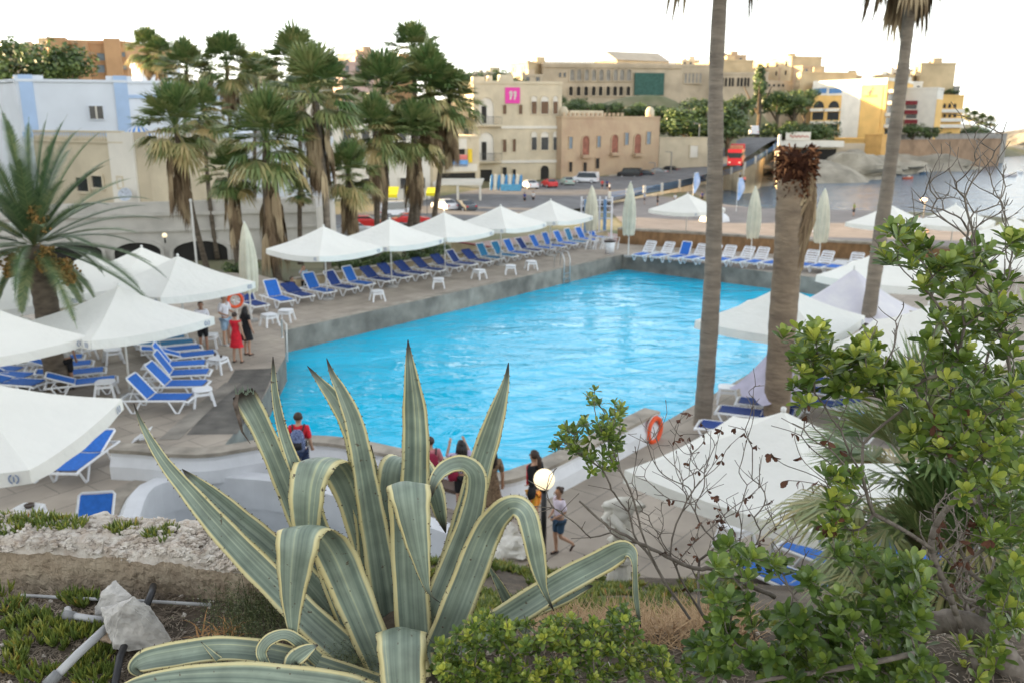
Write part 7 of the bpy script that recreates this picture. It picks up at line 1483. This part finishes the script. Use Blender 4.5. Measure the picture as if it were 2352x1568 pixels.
au = math_('ABSOLUTE', sx.outputs[0]); wob = math_('MULTIPLY_ADD', st.outputs[0], .22, au); mask = n.new('ShaderNodeMapRange'); mask.inputs[1].default_value = .845; mask.inputs[2].default_value = .9; l.new(wob, mask.inputs[0])
yc = n.new('ShaderNodeMix'); yc.data_type = 'RGBA'; yc.inputs[6].default_value = (.62, .5, .2, 1); yc.inputs[7].default_value = (.6, .58, .36, 1); l.new(bl.outputs[0], yc.inputs[0])
m1 = n.new('ShaderNodeMix'); m1.data_type = 'RGBA'; l.new(mask.outputs[0], m1.inputs[0]); l.new(hh_.outputs[0], m1.inputs[6]); l.new(yc.outputs[2], m1.inputs[7])
sp_ = n.new('ShaderNodeTexNoise'); sp_.inputs['Scale'].default_value = 55; sp_.inputs['Detail'].default_value = 3; l.new(tcn.outputs['Object'], sp_.inputs['Vector']); sm = n.new('ShaderNodeMapRange'); sm.inputs[1].default_value = .67; sm.inputs[2].default_value = .73; l.new(sp_.outputs[0], sm.inputs[0])
m2 = n.new('ShaderNodeMix'); m2.data_type = 'RGBA'; m2.inputs[7].default_value = (.09, .07, .045, 1); l.new(sm.outputs[0], m2.inputs[0]); l.new(m1.outputs[2], m2.inputs[6])
tipm = n.new('ShaderNodeMapRange'); tipm.inputs[1].default_value = .93; tipm.inputs[2].default_value = .985; l.new(sx.outputs[1], tipm.inputs[0]); m3 = n.new('ShaderNodeMix'); m3.data_type = 'RGBA'; m3.inputs[7].default_value = (.03, .022, .018, 1); l.new(tipm.outputs[0], m3.inputs[0]); l.new(m2.outputs[2], m3.inputs[6]); l.new(m3.outputs[2], b.inputs['Base Color'])
bpn = n.new('ShaderNodeBump'); bpn.inputs['Strength'].default_value = .35; bpn.inputs['Distance'].default_value = .003; l.new(math_('ADD', st.outputs[0], bl.outputs[0]), bpn.inputs['Height']); l.new(bpn.outputs[0], b.inputs['Normal'])
m_agave = m; m_spine = M('agave_spine', (.06, .03, .02), .5, .2, 30)
AY = 2.62; base_ = P(905, 1500, 5.85); ag = thing('agave', 'large variegated agave with yellow edged grey green leaves filling the foreground', 'agave', (base_.x, 2.6, 5.85))
NA = 11
def agleaf(pts, seed=0, cv=.2, thick=.007, y0=AY, teeth=True, ntip=True, label=None, wk=1.0, flatx=False):
    random.seed(seed); pp = catmull([tuple(q) for q in pts], 7); cen = [at(q[0], q[1], y0 + q[3]) for q in pp]; N_ = len(cen); wid = []
    for q, c_ in zip(pp, cen): r_ = ray(q[0], q[1]); wid.append(max(.0008, q[2] * wk * (y0 + q[3]) / r_.y / F / 2))
    Wv = None; rows = []; o_ = Vector((0, 0, HZ)); Ls = [0]
    for i in range(N_):
        T = (cen[min(i + 1, N_ - 1)] - cen[max(i - 1, 0)]).normalized(); V = (cen[i] - o_).normalized(); w = T.cross(V); 
        if flatx: w = Vector((1, 0, 0)) - T * T.x; w.normalize()
        if Wv is None: Wv = w.normalized()
        if w.dot(Wv) < 0: w = -w
        wn2 = w.normalized() if w.length > 1e-4 else Wv; k_ = min(1, (w.length / .5) ** 2); Wn = (wn2 * k_ + Wv * (1.001 - k_)); Wn = (Wn - T * Wn.dot(T)).normalized(); Wv = Wn; N = Wn.cross(T); rows.append((cen[i], Wn, N, T))
        if i: Ls.append(Ls[-1] + (cen[i] - cen[i - 1]).length)
    if rows[0][2].dot((rows[0][0] - o_)) > 0: rows = [(a, -b2, -c2_, d2) for a, b2, c2_, d2 in rows]
    vs = []; uv = []; ring = [(-1 + 2 * j / (NA - 1)) for j in range(NA)]
    for i, (c_, Wn, N, T) in enumerate(rows):
        h = wid[i]; tk = thick * min(1, h / .02) * (1.6 - .9 * i / N_)
        for sgn, rng in ((1, ring), (-1, ring[::-1][1:-1])):
            for s_ in rng:
                wob_ = 1 + .025 * sin(i * .9 + seed) * abs(s_) ** 3; off = cv * h * (abs(s_) ** 1.35 - .4) + .02 * h * sin(s_ * 5 + seed) ; z_ = (tk * (1 - s_ * s_) * (.35 if sgn > 0 else -1.0)) * (1 if abs(s_) < .999 else 0)
                vs.append(c_ + Wn * h * s_ * wob_ + N * (off + z_)); uv.append((s_, Ls[i] / Ls[-1]))
    M_ = NA * 2 - 2; fs = [(i * M_ + j, i * M_ + (j + 1) % M_, (i + 1) * M_ + (j + 1) % M_, (i + 1) * M_ + j) for i in range(N_ - 1) for j in range(M_)] + [tuple(range(M_)), tuple(range((N_ - 1) * M_ + M_ - 1, (N_ - 1) * M_ - 1, -1))]
    mb = MB(); mb.add(vs, fs); o = mb.build('leaf', m_agave, ag, True, uv=uv)
    if label: o['label'] = label
    if teeth:
        mt = MB(); acc = 0; nxt = .02
        for i in range(1, N_):
            acc += (cen[i] - cen[i - 1]).length
            if acc > nxt and wid[i] > .006:
                nxt = acc + random.uniform(.016, .03)
                for sd in (-1, 1):
                    c_, Wn, N, T = rows[i]; p = c_ + Wn * wid[i] * sd * .985 + N * cv * wid[i] * .6; tip = p + Wn * sd * random.uniform(.0035, .006) - T * .002; mt.add([p + T * .0024, p - T * .0024, p + N * .0018, p - N * .0018, tip], [(0, 2, 4), (2, 1, 4), (1, 3, 4), (3, 0, 4)])
        if mt.v: mt.build('marginal_teeth', m_spine, o)
    return o
AG = [ # (u, v, width px, depth offset) from base to tip
 ([(930, 1520, 80, .12), (945, 1400, 66, .14), (950, 1250, 60, .16), (953, 1120, 58, .18), (955, 1020, 54, .18), (952, 940, 48, .18), (944, 860, 27, .17), (939, 810, 11, .17), (937, 780, 1.5, .17)], .25),
 ([(905, 1520, 60, .1), (912, 1400, 62, .14), (906, 1250, 66, .18), (902, 1130, 66, .2), (908, 1072, 62, .22), (925, 1050, 52, .27), (955, 1058, 46, .32), (985, 1095, 40, .3), (1002, 1140, 36, .28), (1013, 1185, 24, .27), (1024, 1223, 2, .27)], .2),
 ([(985, 1500, 70, .0), (1015, 1390, 70, .08), (1050, 1270, 60, .16), (1078, 1170, 56, .2), (1103, 1070, 50, .22), (1128, 990, 44, .22), (1148, 925, 30, .22), (1162, 875, 14, .22), (1168, 832, 1.5, .22)], .28),
 ([(975, 1500, 60, -.05), (1005, 1400, 66, -.04), (1042, 1300, 60, 0), (1073, 1215, 52, .02), (1092, 1140, 45, .03), (1093, 1090, 42, .03), (1070, 1065, 34, .02), (1040, 1065, 32, -.01), (1012, 1082, 28, -.03), (996, 1108, 20, -.05), (990, 1140, 5, -.06)], .12),
 ([(1000, 1510, 60, -.08), (1035, 1430, 66, -.08), (1075, 1330, 66, -.06), (1112, 1235, 62, -.05), (1143, 1185, 52, -.08), (1178, 1160, 44, -.14), (1208, 1178, 44, -.2), (1224, 1235, 42, -.22), (1237, 1300, 34, -.22), (1249, 1350, 15, -.22), (1272, 1402, 2, -.22)], .15),
 ([(1010, 1510, 50, -.1), (1090, 1460, 48, -.1), (1190, 1400, 56, -.12), (1290, 1338, 54, -.12), (1380, 1290, 50, -.12), (1428, 1264, 44, -.14), (1450, 1268, 26, -.18), (1458, 1298, 11, -.2), (1460, 1360, 13, -.2), (1466, 1410, 9, -.2), (1472, 1440, 1.5, -.2)], .2),
 ([(1040, 1500, 24, -.02), (1120, 1450, 24, 0), (1210, 1405, 32, .02), (1290, 1368, 36, .02), (1335, 1350, 22, .02), (1362, 1344, 1.5, .02)], .2),
 ([(1215, 1452, 26, .05), (1192, 1425, 28, .05), (1168, 1385, 26, .05), (1145, 1340, 16, .05), (1116, 1288, 1.5, .05)], .2),
 ([(1330, 1590, 18, -.2), (1300, 1555, 17, -.2), (1278, 1525, 10, -.2), (1264, 1500, 1.5, -.2)], .2),
 ([(870, 1520, 60, .1), (870, 1420, 56, .14), (855, 1320, 50, .18), (845, 1230, 46, .2), (835, 1150, 44, .22), (828, 1080, 42, .22), (815, 1010, 40, .22), (795, 960, 36, .22), (768, 915, 30, .22), (735, 875, 15, .22), (706, 840, 1.5, .22)], .25),
 ([(895, 1530, 60, .05), (893, 1440, 62, .08), (880, 1340, 60, .1), (864, 1240, 56, .12), (850, 1160, 52, .12), (838, 1090, 46, .12), (826, 1025, 42, .12), (810, 960, 36, .12), (785, 900, 24, .12), (764, 860, 12, .12), (750, 822, 1.5, .12)], .28),
 ([(865, 1520, 50, .04), (820, 1450, 56, .04), (775, 1350, 52, .05), (745, 1260, 48, .05), (722, 1190, 44, .06), (705, 1130, 40, .06), (680, 1075, 28, .06), (656, 1010, 22, .06), (640, 950, 18, .06), (631, 895, 13, .06), (628, 850, 8, .06), (627, 818, 1.5, .06)], .3),
 ([(850, 1510, 50, .14), (790, 1400, 50, .16), (735, 1290, 48, .18), (690, 1195, 46, .2), (655, 1110, 44, .2), (622, 1030, 42, .2), (592, 965, 44, .2), (566, 918, 48, .2), (556, 900, 42, .19)], .2),
 ([(880, 1520, 60, .1), (868, 1400, 60, .14), (848, 1290, 62, .18), (826, 1200, 66, .2), (800, 1120, 74, .2), (775, 1075, 92, .17), (748, 1056, 104, .1), (722, 1066, 96, .02), (708, 1100, 84, -.01), (702, 1150, 78, -.02), (702, 1205, 62, -.01), (708, 1262, 30, 0)], .15),
 ([(880, 1540, 70, -.1), (845, 1450, 84, -.08), (808, 1360, 92, -.06), (774, 1280, 98, -.05), (745, 1235, 104, -.08), (712, 1213, 110, -.15), (688, 1222, 104, -.22), (680, 1265, 92, -.25), (674, 1325, 72, -.25), (671, 1385, 50, -.25), (673, 1440, 27, -.25), (679, 1480, 9, -.25), (684, 1510, 1.5, -.25)], .12),
 ([(880, 1570, 60, -.05), (800, 1500, 64, -.05), (715, 1425, 62, -.03), (640, 1350, 58, 0), (560, 1270, 54, .03), (490, 1195, 46, .05), (430, 1125, 34, .06), (380, 1065, 24, .07), (345, 1010, 16, .08), (322, 965, 8, .08), (307, 925, 1.5, .08)], .3),
 ([(850, 1510, 50, .05), (790, 1440, 58, .06), (730, 1365, 58, .08), (670, 1300, 54, .09), (610, 1245, 52, .1), (550, 1195, 48, .11), (500, 1150, 40, .12), (455, 1110, 24, .12), (418, 1076, 1.5, .12)], .28),
 ([(940, 1560, 100, -.2), (930, 1500, 100, -.18), (925, 1462, 108, -.2), (922, 1448, 110, -.26), (922, 1470, 110, -.32), (924, 1530, 104, -.36), (928, 1600, 90, -.38), (932, 1680, 50, -.38)], .1),
 ([(960, 1560, 90, -.1), (950, 1440, 80, -.06), (942, 1300, 82, -.04), (940, 1180, 88, -.04), (938, 1128, 94, -.06), (938, 1112, 94, -.12), (942, 1135, 92, -.17), (948, 1180, 78, -.19), (958, 1240, 60, -.2), (970, 1300, 36, -.2), (980, 1345, 16, -.2), (992, 1368, 5, -.2), (1011, 1383, 1.5, -.2)], .1),
 ([(880, 1580, 50, -.2), (800, 1550, 44, -.22), (700, 1518, 44, -.24), (600, 1495, 46, -.26), (500, 1488, 48, -.28), (400, 1502, 50, -.3), (335, 1515, 44, -.31), (308, 1532, 24, -.31), (325, 1548, 12, -.3), (350, 1552, 3, -.3)], .2),
 ([(900, 1620, 60, -.3), (800, 1582, 60, -.32), (700, 1566, 60, -.34), (560, 1552, 56, -.36), (420, 1555, 44, -.38), (320, 1568, 28, -.4), (250, 1590, 3, -.4)], .2),
 ([(790, 1540, 24, -.2), (740, 1520, 30, -.22), (690, 1475, 26, -.26), (655, 1456, 22, -.28), (618, 1468, 24, -.3), (600, 1495, 22, -.31), (612, 1525, 16, -.31), (640, 1550, 4, -.31)], .15),
 ([(760, 1590, 30, -.3), (700, 1545, 34, -.3), (672, 1520, 36, -.3), (700, 1495, 30, -.3), (730, 1480, 3, -.3)], .15),
 ([(545, 1548, 18, -.3), (515, 1525, 17, -.3), (488, 1500, 10, -.3), (462, 1473, 1.5, -.3)], .15),
 ([(905, 1520, 40, .2), (893, 1380, 34, .24), (880, 1260, 30, .26), (868, 1160, 26, .27), (858, 1080, 18, .28), (852, 1020, 1.5, .28)], .25),
 ([(960, 1520, 50, .1), (985, 1420, 44, .14), (1010, 1330, 30, .2), (1025, 1260, 14, .22), (1032, 1210, 1.5, .22)], .25)]
for i, (pts, c_) in enumerate(AG): agleaf(pts, i + 1, c_ * 1.55 if c_ > .16 else c_, flatx=i in (1, 13, 14, 17, 18), wk=1.16 if i not in (13, 14, 17, 18) else 1.04, label={12: 'broken leaf with a torn brown end', 18: 'broad leaf folded over toward the camera'}.get(i))
mb = MB(); q = [at(545, 905, 2.8), at(540, 925, 2.79), at(549, 960, 2.78), at(556, 990, 2.78), at(575, 1018, 2.78)]; mb.tube(q, [.006, .009, .007, .004, .001], 6, flat=.35); mb.build('dry_leaf_end', M('dry_agave', (.13, .1, .08), .9, .4, 40), ag)
mb = MB(); random.seed(2)
for i in range(14): u = 540 + i * 3.2; p = at(u, 903 + 4 * sin(i), 2.8); mb.add([p + Vector((-.003, 0, 0)), p + Vector((.003, 0, 0)), at(u + random.uniform(-5, 6), 885 + random.uniform(-6, 12), 2.79)], [(0, 1, 2)])
mb.build('torn_fibres', m_agave, ag)
mb = MB(); mb.ball((base_.x - .0, 2.62, 5.88), (.12, .1, .1), 16, 8, .3, 3); mb.build('stem_base', m_bank, ag)
# ================================================================== shrubs
m_pit = leafmat('shrub_leaf', [(0, (.03, .065, .013)), (.35, (.105, .17, .028)), (.62, (.21, .28, .048)), (1, (.5, .52, .09))], rough=.35, trans=.3, spec=.5, nscale=12)
m_bark = M('shrub_bark', (.21, .18, .15), .9, .35, 25, bump=1, bscale=60, col2=(.1, .08, .065)); m_dleaf = M('dead_leaf', (.13, .05, .025), .8, .4, 30, col2=(.06, .025, .015))
def obleaf(mb, p, d, up, L, w, tint, curl=.15):
    s_ = d.cross(up); s_ = s_.normalized() if s_.length > .05 else d.orthogonal().normalized(); n_ = s_.cross(d); mb.tint = max(0.001, min(1, tint)); r_ = []
    for f, ww in ((0, .06), (.3, .5), (.65, 1), (.9, .7)): c_ = p + d * L * f - n_ * curl * L * f * f; r_.append((c_ - s_ * w * ww * .5 + n_ * .12 * w * ww, c_, c_ + s_ * w * ww * .5 + n_ * .12 * w * ww))
    e = p + d * L - n_ * curl * L; vs = [q for row in r_ for q in row] + [e]; fs = []
    for i in range(3): a = i * 3; fs += [(a, a + 1, a + 4, a + 3), (a + 1, a + 2, a + 5, a + 4)]
    fs += [(9, 10, 12), (10, 11, 12)]; mb.add(vs, fs)
def rosette(mb, p, ax, L, n_, young):
    x = ax.orthogonal().normalized(); y = ax.cross(x); k0 = random.uniform(0, 6)
    for i in range(n_):
        a = k0 + i * 2.4; f = i / n_; t_ = .3 + 1.05 * f + random.uniform(-.15, .15); d = (ax * cos(t_) + (x * cos(a) + y * sin(a)) * sin(t_)).normalized(); obleaf(mb, p - ax * L * .25 * f, d, ax, L * random.uniform(.75, 1.1) * (.75 + .35 * f), L * .4 * random.uniform(.85, 1.1), (.85 - .6 * f) * young + random.uniform(-.1, .15))
def net(nodes, targets, jitter=.1, step=.03, grav=0.0, spur=.22):
    """grow twigs from the nearest node of the skeleton to each target; nodes = [(pos, parent)]"""
    root = nodes[0][0]; targets = sorted(targets, key=lambda q: (q - root).length)
    for tg in targets:
        bi = min(range(len(nodes)), key=lambda i: (nodes[i][0] - tg).length + .25 * (nodes[i][0] - root).length * 0 + (.05 if nodes[i][0].z > tg.z else 0)); p = nodes[bi][0]; L = (tg - p).length; k = max(1, int(L / step)); par = bi; dv = Vector((random.gauss(0, 1), random.gauss(0, 1), random.gauss(0, 1))) * jitter * L
        for i in range(1, k + 1):
            f = i / k; q = p.lerp(tg, f) + dv * sin(pi * f) + Vector((random.gauss(0, 1), random.gauss(0, 1), random.gauss(0, 1))) * (.0035 if i < k else 0) + Vector((0, 0, -grav * sin(pi * f) * L)); nodes.append((q, par)); par = len(nodes) - 1
    ch = {}
    for i, (p, q) in enumerate(nodes):
        if i: ch.setdefault(q, []).append(i)
    for _ in range(3):
        new = [p for p, q in nodes]
        for i in range(1, len(nodes)):
            c_ = ch.get(i)
            if c_: new[i] = nodes[i][0] * .4 + nodes[nodes[i][1]][0] * .3 + sum((nodes[k_][0] for k_ in c_), Vector()) / len(c_) * .3
        nodes[:] = [(p, q) for p, (_, q) in zip(new, nodes)]
    n0 = len(nodes)
    for i in range(1, n0):
        if random.random() < spur:
            d = (nodes[i][0] - nodes[nodes[i][1]][0]).normalized(); d = (d + Vector((random.gauss(0, .7), random.gauss(0, .7), random.gauss(.25, .5)))).normalized(); l_ = random.uniform(.012, .05); a = nodes[i][0] + d * l_ * .5; nodes.append((a, i)); nodes.append((a + (d + Vector((random.gauss(0, .15), random.gauss(0, .15), .15))) * l_ * .5, len(nodes) - 1))
    return nodes
def netmesh(nodes, r0=.0008, ex=.42, rmax=.03):
    cnt = [1] * len(nodes); ch = [0] * len(nodes)
    for i in range(len(nodes) - 1, 0, -1):
        ch[nodes[i][1]] += 1; cnt[nodes[i][1]] += cnt[i] if ch[i] or True else 0
    tips = [0] * len(nodes)
    for i in range(len(nodes) - 1, -1, -1):
        if ch[i] == 0: tips[i] = 1
        if i: tips[nodes[i][1]] += tips[i]
    mb = MB(); rad = [min(rmax, r0 * (t_ ** ex) * 1.0 + .0004) for t_ in tips]
    for i in range(1, len(nodes)):
        a = nodes[nodes[i][1]][0]; b2 = nodes[i][0]; n_ = 5 if rad[i] < .006 else 9
        if (b2 - a).length > 1e-5: mb.tube([a, b2], [min(rad[nodes[i][1]], rad[i] * 1.5), rad[i]], n_, cap=rad[i] > .006)
    return mb
def blob_targets(blobs, y0, spread=.16):
    out = []
    for (u, v, ru, rv, n_) in blobs:
        for _ in range(n_):
            while True:
                a, b2 = random.uniform(-1, 1), random.uniform(-1, 1)
                if a * a + b2 * b2 < 1: break
            out.append(at(u + a * ru, v + b2 * rv, y0 + random.uniform(-spread, spread)))
    return out
def shrub(name, label, trunk, y0, blobs, L, nl, bare=[], seed=0, young=1.0, dead=[], r0=.0008, mat=None, spread=.16, rmax=.03, cat='shrub', ex=.42):
    random.seed(seed); nodes = [(at(*trunk[0]), 0)]
    for q in trunk[1:]:
        p = at(*q[:3]); par = len(nodes) - 1 if len(q) < 4 else q[3]; a = nodes[par][0]; k = max(1, int((p - a).length / .04)); pr_ = par
        for i in range(1, k + 1): nodes.append((a.lerp(p, i / k) + Vector((random.gauss(0, .004), random.gauss(0, .004), random.gauss(0, .004))), pr_)); pr_ = len(nodes) - 1
    t = thing(name, label, cat, nodes[0][0]); tg = blob_targets(blobs, y0, spread); bt = blob_targets(bare, y0 + .05, spread); nodes = net(nodes, tg + bt); netmesh(nodes, r0, ex, rmax).build('branches', mat or m_bark, t, True)
    if tg:
        mb = MB(); cen = sum(tg, Vector()) / len(tg)
        for p in tg: ax = (Vector((random.gauss(0, .5), random.gauss(-.25, .45), 1)) + (p - cen).normalized() * .4).normalized(); rosette(mb, p, ax, L * random.uniform(.75, 1.15), nl + random.randint(-2, 2), young * random.uniform(.35, 1.15))
        mb.build('foliage', m_pit, t, True)
    if dead:
        mb = MB()
        for p in blob_targets(dead, y0 + .03, spread):
            j = min(range(len(nodes)), key=lambda i: (nodes[i][0] - p).length); p = nodes[j][0]
            for _ in range(random.randint(1, 3)): d = Vector((random.gauss(0, 1), random.gauss(0, 1), -1.2)).normalized(); obleaf(mb, p, d, Vector((random.gauss(0, 1), random.gauss(0, 1), .3)).normalized(), L * random.uniform(.35, .6), L * .3, .2, random.uniform(.3, .9))
        mb.build('dead_leaves', m_dleaf, t, True)
    return t
shrub('shrub', 'tall leafy shrub with bare upper twigs along the right edge', [(2280, 1640, 2.35), (2215, 1470, 2.38), (2165, 1330, 2.4), (2120, 1240, 2.42), (2165, 1165, 2.45), (2230, 1110, 2.45), (2300, 1000, 2.45), (2330, 860, 2.45), (2290, 700, 2.48), (2235, 560, 2.5), (2215, 440, 2.5)], 2.45,
      [(2075, 570, 75, 45, 26), (2170, 640, 80, 45, 26), (2120, 640, 50, 30, 8), (2250, 600, 50, 50, 10), (2315, 690, 45, 70, 20), (2210, 740, 90, 45, 20), (2300, 830, 60, 80, 24), (2210, 860, 60, 40, 10), (2205, 1010, 125, 50, 44), (2290, 1070, 75, 60, 30), (2140, 1000, 40, 40, 10), (2300, 1230, 60, 90, 26), (2310, 1400, 50, 100, 30), (2230, 1120, 40, 40, 8), (2200, 940, 80, 30, 10), (2250, 1500, 60, 60, 18), (2330, 560, 30, 40, 8), (2180, 800, 60, 40, 12), (2250, 930, 80, 40, 16), (2330, 980, 30, 60, 10), (2330, 1300, 30, 200, 16)], .052, 9,
      bare=[(2215, 420, 105, 110, 95), (2300, 380, 45, 110, 26), (2130, 440, 55, 70, 20), (2210, 300, 60, 50, 8), (2200, 900, 130, 90, 34), (2230, 1220, 80, 110, 60), (2230, 1400, 60, 100, 40), (2320, 620, 40, 200, 40), (2100, 860, 80, 60, 20)], seed=1, dead=[(2170, 960, 80, 70, 26), (2200, 1250, 70, 110, 30)], spread=.2, r0=.0006, ex=.5)
shrub('shrub', 'spray of yellow green leaves reaching left in front of the parasols', [(2140, 1260, 2.4), (2060, 1200, 2.36), (2010, 1180, 2.34), (1975, 1060, 2.32), (1905, 960, 2.3), (1880, 880, 2.3)], 2.3,
      [(1850, 790, 55, 48, 20), (1900, 850, 60, 40, 18), (1960, 840, 70, 35, 20), (2040, 870, 60, 30, 18), (1990, 790, 25, 25, 6), (1840, 900, 30, 35, 8), (1975, 895, 80, 25, 18), (1930, 1095, 35, 25, 9), (1930, 1165, 30, 30, 9), (1925, 1215, 40, 25, 9), (2070, 930, 40, 30, 6)], .05, 9, bare=[(1860, 1020, 110, 100, 44), (1960, 1080, 70, 90, 22), (2060, 760, 60, 70, 14)], seed=2, dead=[(1850, 1040, 110, 80, 20), (1890, 1250, 60, 30, 14)], young=1.15, spread=.12)
shrub('shrub', 'dense green bush across the lower right foreground', [(1980, 1660, 2.25), (1940, 1560, 2.25), (1900, 1480, 2.25), (1860, 1400, 2.25)], 2.25,
      [(1695, 1290, 55, 45, 17), (1785, 1290, 35, 30, 6), (1860, 1330, 40, 30, 8), (1960, 1270, 50, 30, 11), (2060, 1330, 75, 60, 22), (1690, 1420, 70, 50, 16), (1850, 1440, 100, 50, 32), (1980, 1420, 110, 70, 40), (2085, 1440, 75, 75, 38), (1650, 1500, 60, 50, 22), (1790, 1530, 120, 45, 46), (1940, 1540, 120, 45, 46), (2070, 1550, 90, 40, 28), (1625, 1380, 30, 40, 6)], .052, 9, seed=3, young=.72, bare=[(1780, 1250, 120, 50, 24), (1900, 1260, 60, 40, 10)], spread=.2)
shrub('sapling', 'slim sapling with one leafy top in front of the pool end', [(1585, 1420, 2.5), (1520, 1330, 2.52), (1475, 1240, 2.54), (1462, 1150, 2.55), (1415, 1050, 2.55), (1385, 1000, 2.55)], 2.55,
      [(1350, 1000, 62, 42, 34), (1300, 1015, 32, 30, 13), (1400, 960, 35, 45, 16), (1362, 905, 14, 28, 6), (1375, 1060, 40, 25, 14), (1405, 1005, 30, 35, 10)], .032, 8, bare=[(1380, 1180, 100, 80, 26), (1250, 1120, 50, 60, 7)], seed=4, young=.85, spread=.08, r0=.0008, rmax=.009)
shrub('bare_shrub', 'leafless twiggy shrub with dead brown leaves before the big parasol', [(1640, 1450, 2.6), (1590, 1370, 2.6), (1540, 1300, 2.6), (1545, 1200, 2.62), (1600, 1110, 2.62), (1660, 1040, 2.63)], 2.62, [], .034, 8,
      bare=[(1560, 1030, 110, 90, 80), (1660, 1090, 110, 120, 100), (1720, 1180, 90, 90, 70), (1730, 900, 30, 60, 14), (1490, 1140, 60, 100, 34), (1600, 1250, 100, 60, 50), (1480, 1000, 40, 50, 10)], seed=5, dead=[(1640, 1000, 110, 60, 26), (1620, 1150, 100, 80, 26), (1560, 1290, 60, 40, 14), (1700, 1200, 80, 60, 18)], spread=.14, rmax=.011, r0=.0006)
shrub('shrub', 'low small leaved bush at the bottom centre beside the agave', [(1230, 1680, 2.3), (1230, 1580, 2.3), (1220, 1500, 2.3)], 2.28,
      [(1055, 1490, 50, 40, 41), (1120, 1450, 50, 40, 41), (1190, 1470, 60, 45, 51), (1285, 1450, 50, 40, 38), (1350, 1470, 60, 50, 54), (1430, 1470, 50, 50, 44), (1480, 1520, 60, 40, 44), (1080, 1545, 70, 30, 44), (1200, 1545, 90, 30, 54), (1330, 1545, 90, 30, 54), (1420, 1415, 30, 22, 12), (1020, 1530, 25, 30, 12), (1560, 1540, 40, 40, 22)], .03, 10, seed=6, young=1.15, spread=.14, r0=.0008, rmax=.006)
# leaning grey limbs at lower right
for lb, pts, r_ in (('thick grey limb bending across the lower right corner', [(2360, 1600, 2.5), (2300, 1500, 2.5), (2240, 1440, 2.5), (2170, 1425, 2.52), (2120, 1440, 2.54)], (.05, .034)), ('thin dead branch lying along the bottom right under the bush', [(2100, 1500, 2.1), (1900, 1540, 2.1), (1760, 1560, 2.1), (1640, 1600, 2.1)], (.008, .004)), ('crooked dark branch behind the agave tip', [(1780, 1370, 2.58), (1650, 1310, 2.58), (1580, 1300, 2.58), (1480, 1250, 2.58), (1400, 1210, 2.58), (1330, 1150, 2.58)], (.009, .003))):
    q = [tuple(at(*p)) for p in pts]; q = catmull(q, 6); t = thing('branch', lb, 'branch', q[0], group='loose branches'); L_ = len(q); MB().tube([Vector(p) + Vector((nz(i * .5, r_[0] * 99) * .008, 0, nz(i * .6, 3) * .008)) for i, p in enumerate(q)], [r_[0] + (r_[1] - r_[0]) * i / L_ + .15 * r_[0] * nz(i * .8, 7) for i in range(L_)], 10).build('wood', m_bark, t, True)
# fan palm low behind the shrub
t = fanpalm('green fan palm growing on the slope behind the right shrub', 2130, 1120, 2150, 7.0, 1.25, GZ(3.4, 7), .3, None, .12, 3, group='slope palms')
t = fanpalm('lower fan palm on the slope behind the right shrub', 2170, 1330, 2180, 6.2, 1.0, GZ(3.2, 6.2), 0, None, .12, 3, group='slope palms')
t = thing('hedge', 'tangled brown hedge of dry twigs behind the right shrub', 'hedge', at(2260, 1560, 3.2)); random.seed(17); nodes = [(at(2240, 1640, 3.1), 0), (at(2250, 1450, 3.15), 0)]; netmesh(net(nodes, blob_targets([(2200, 1250, 110, 130, 170), (2260, 1420, 90, 120, 150)], 3.1, .3)), .0016).build('twigs', m_bark, t)
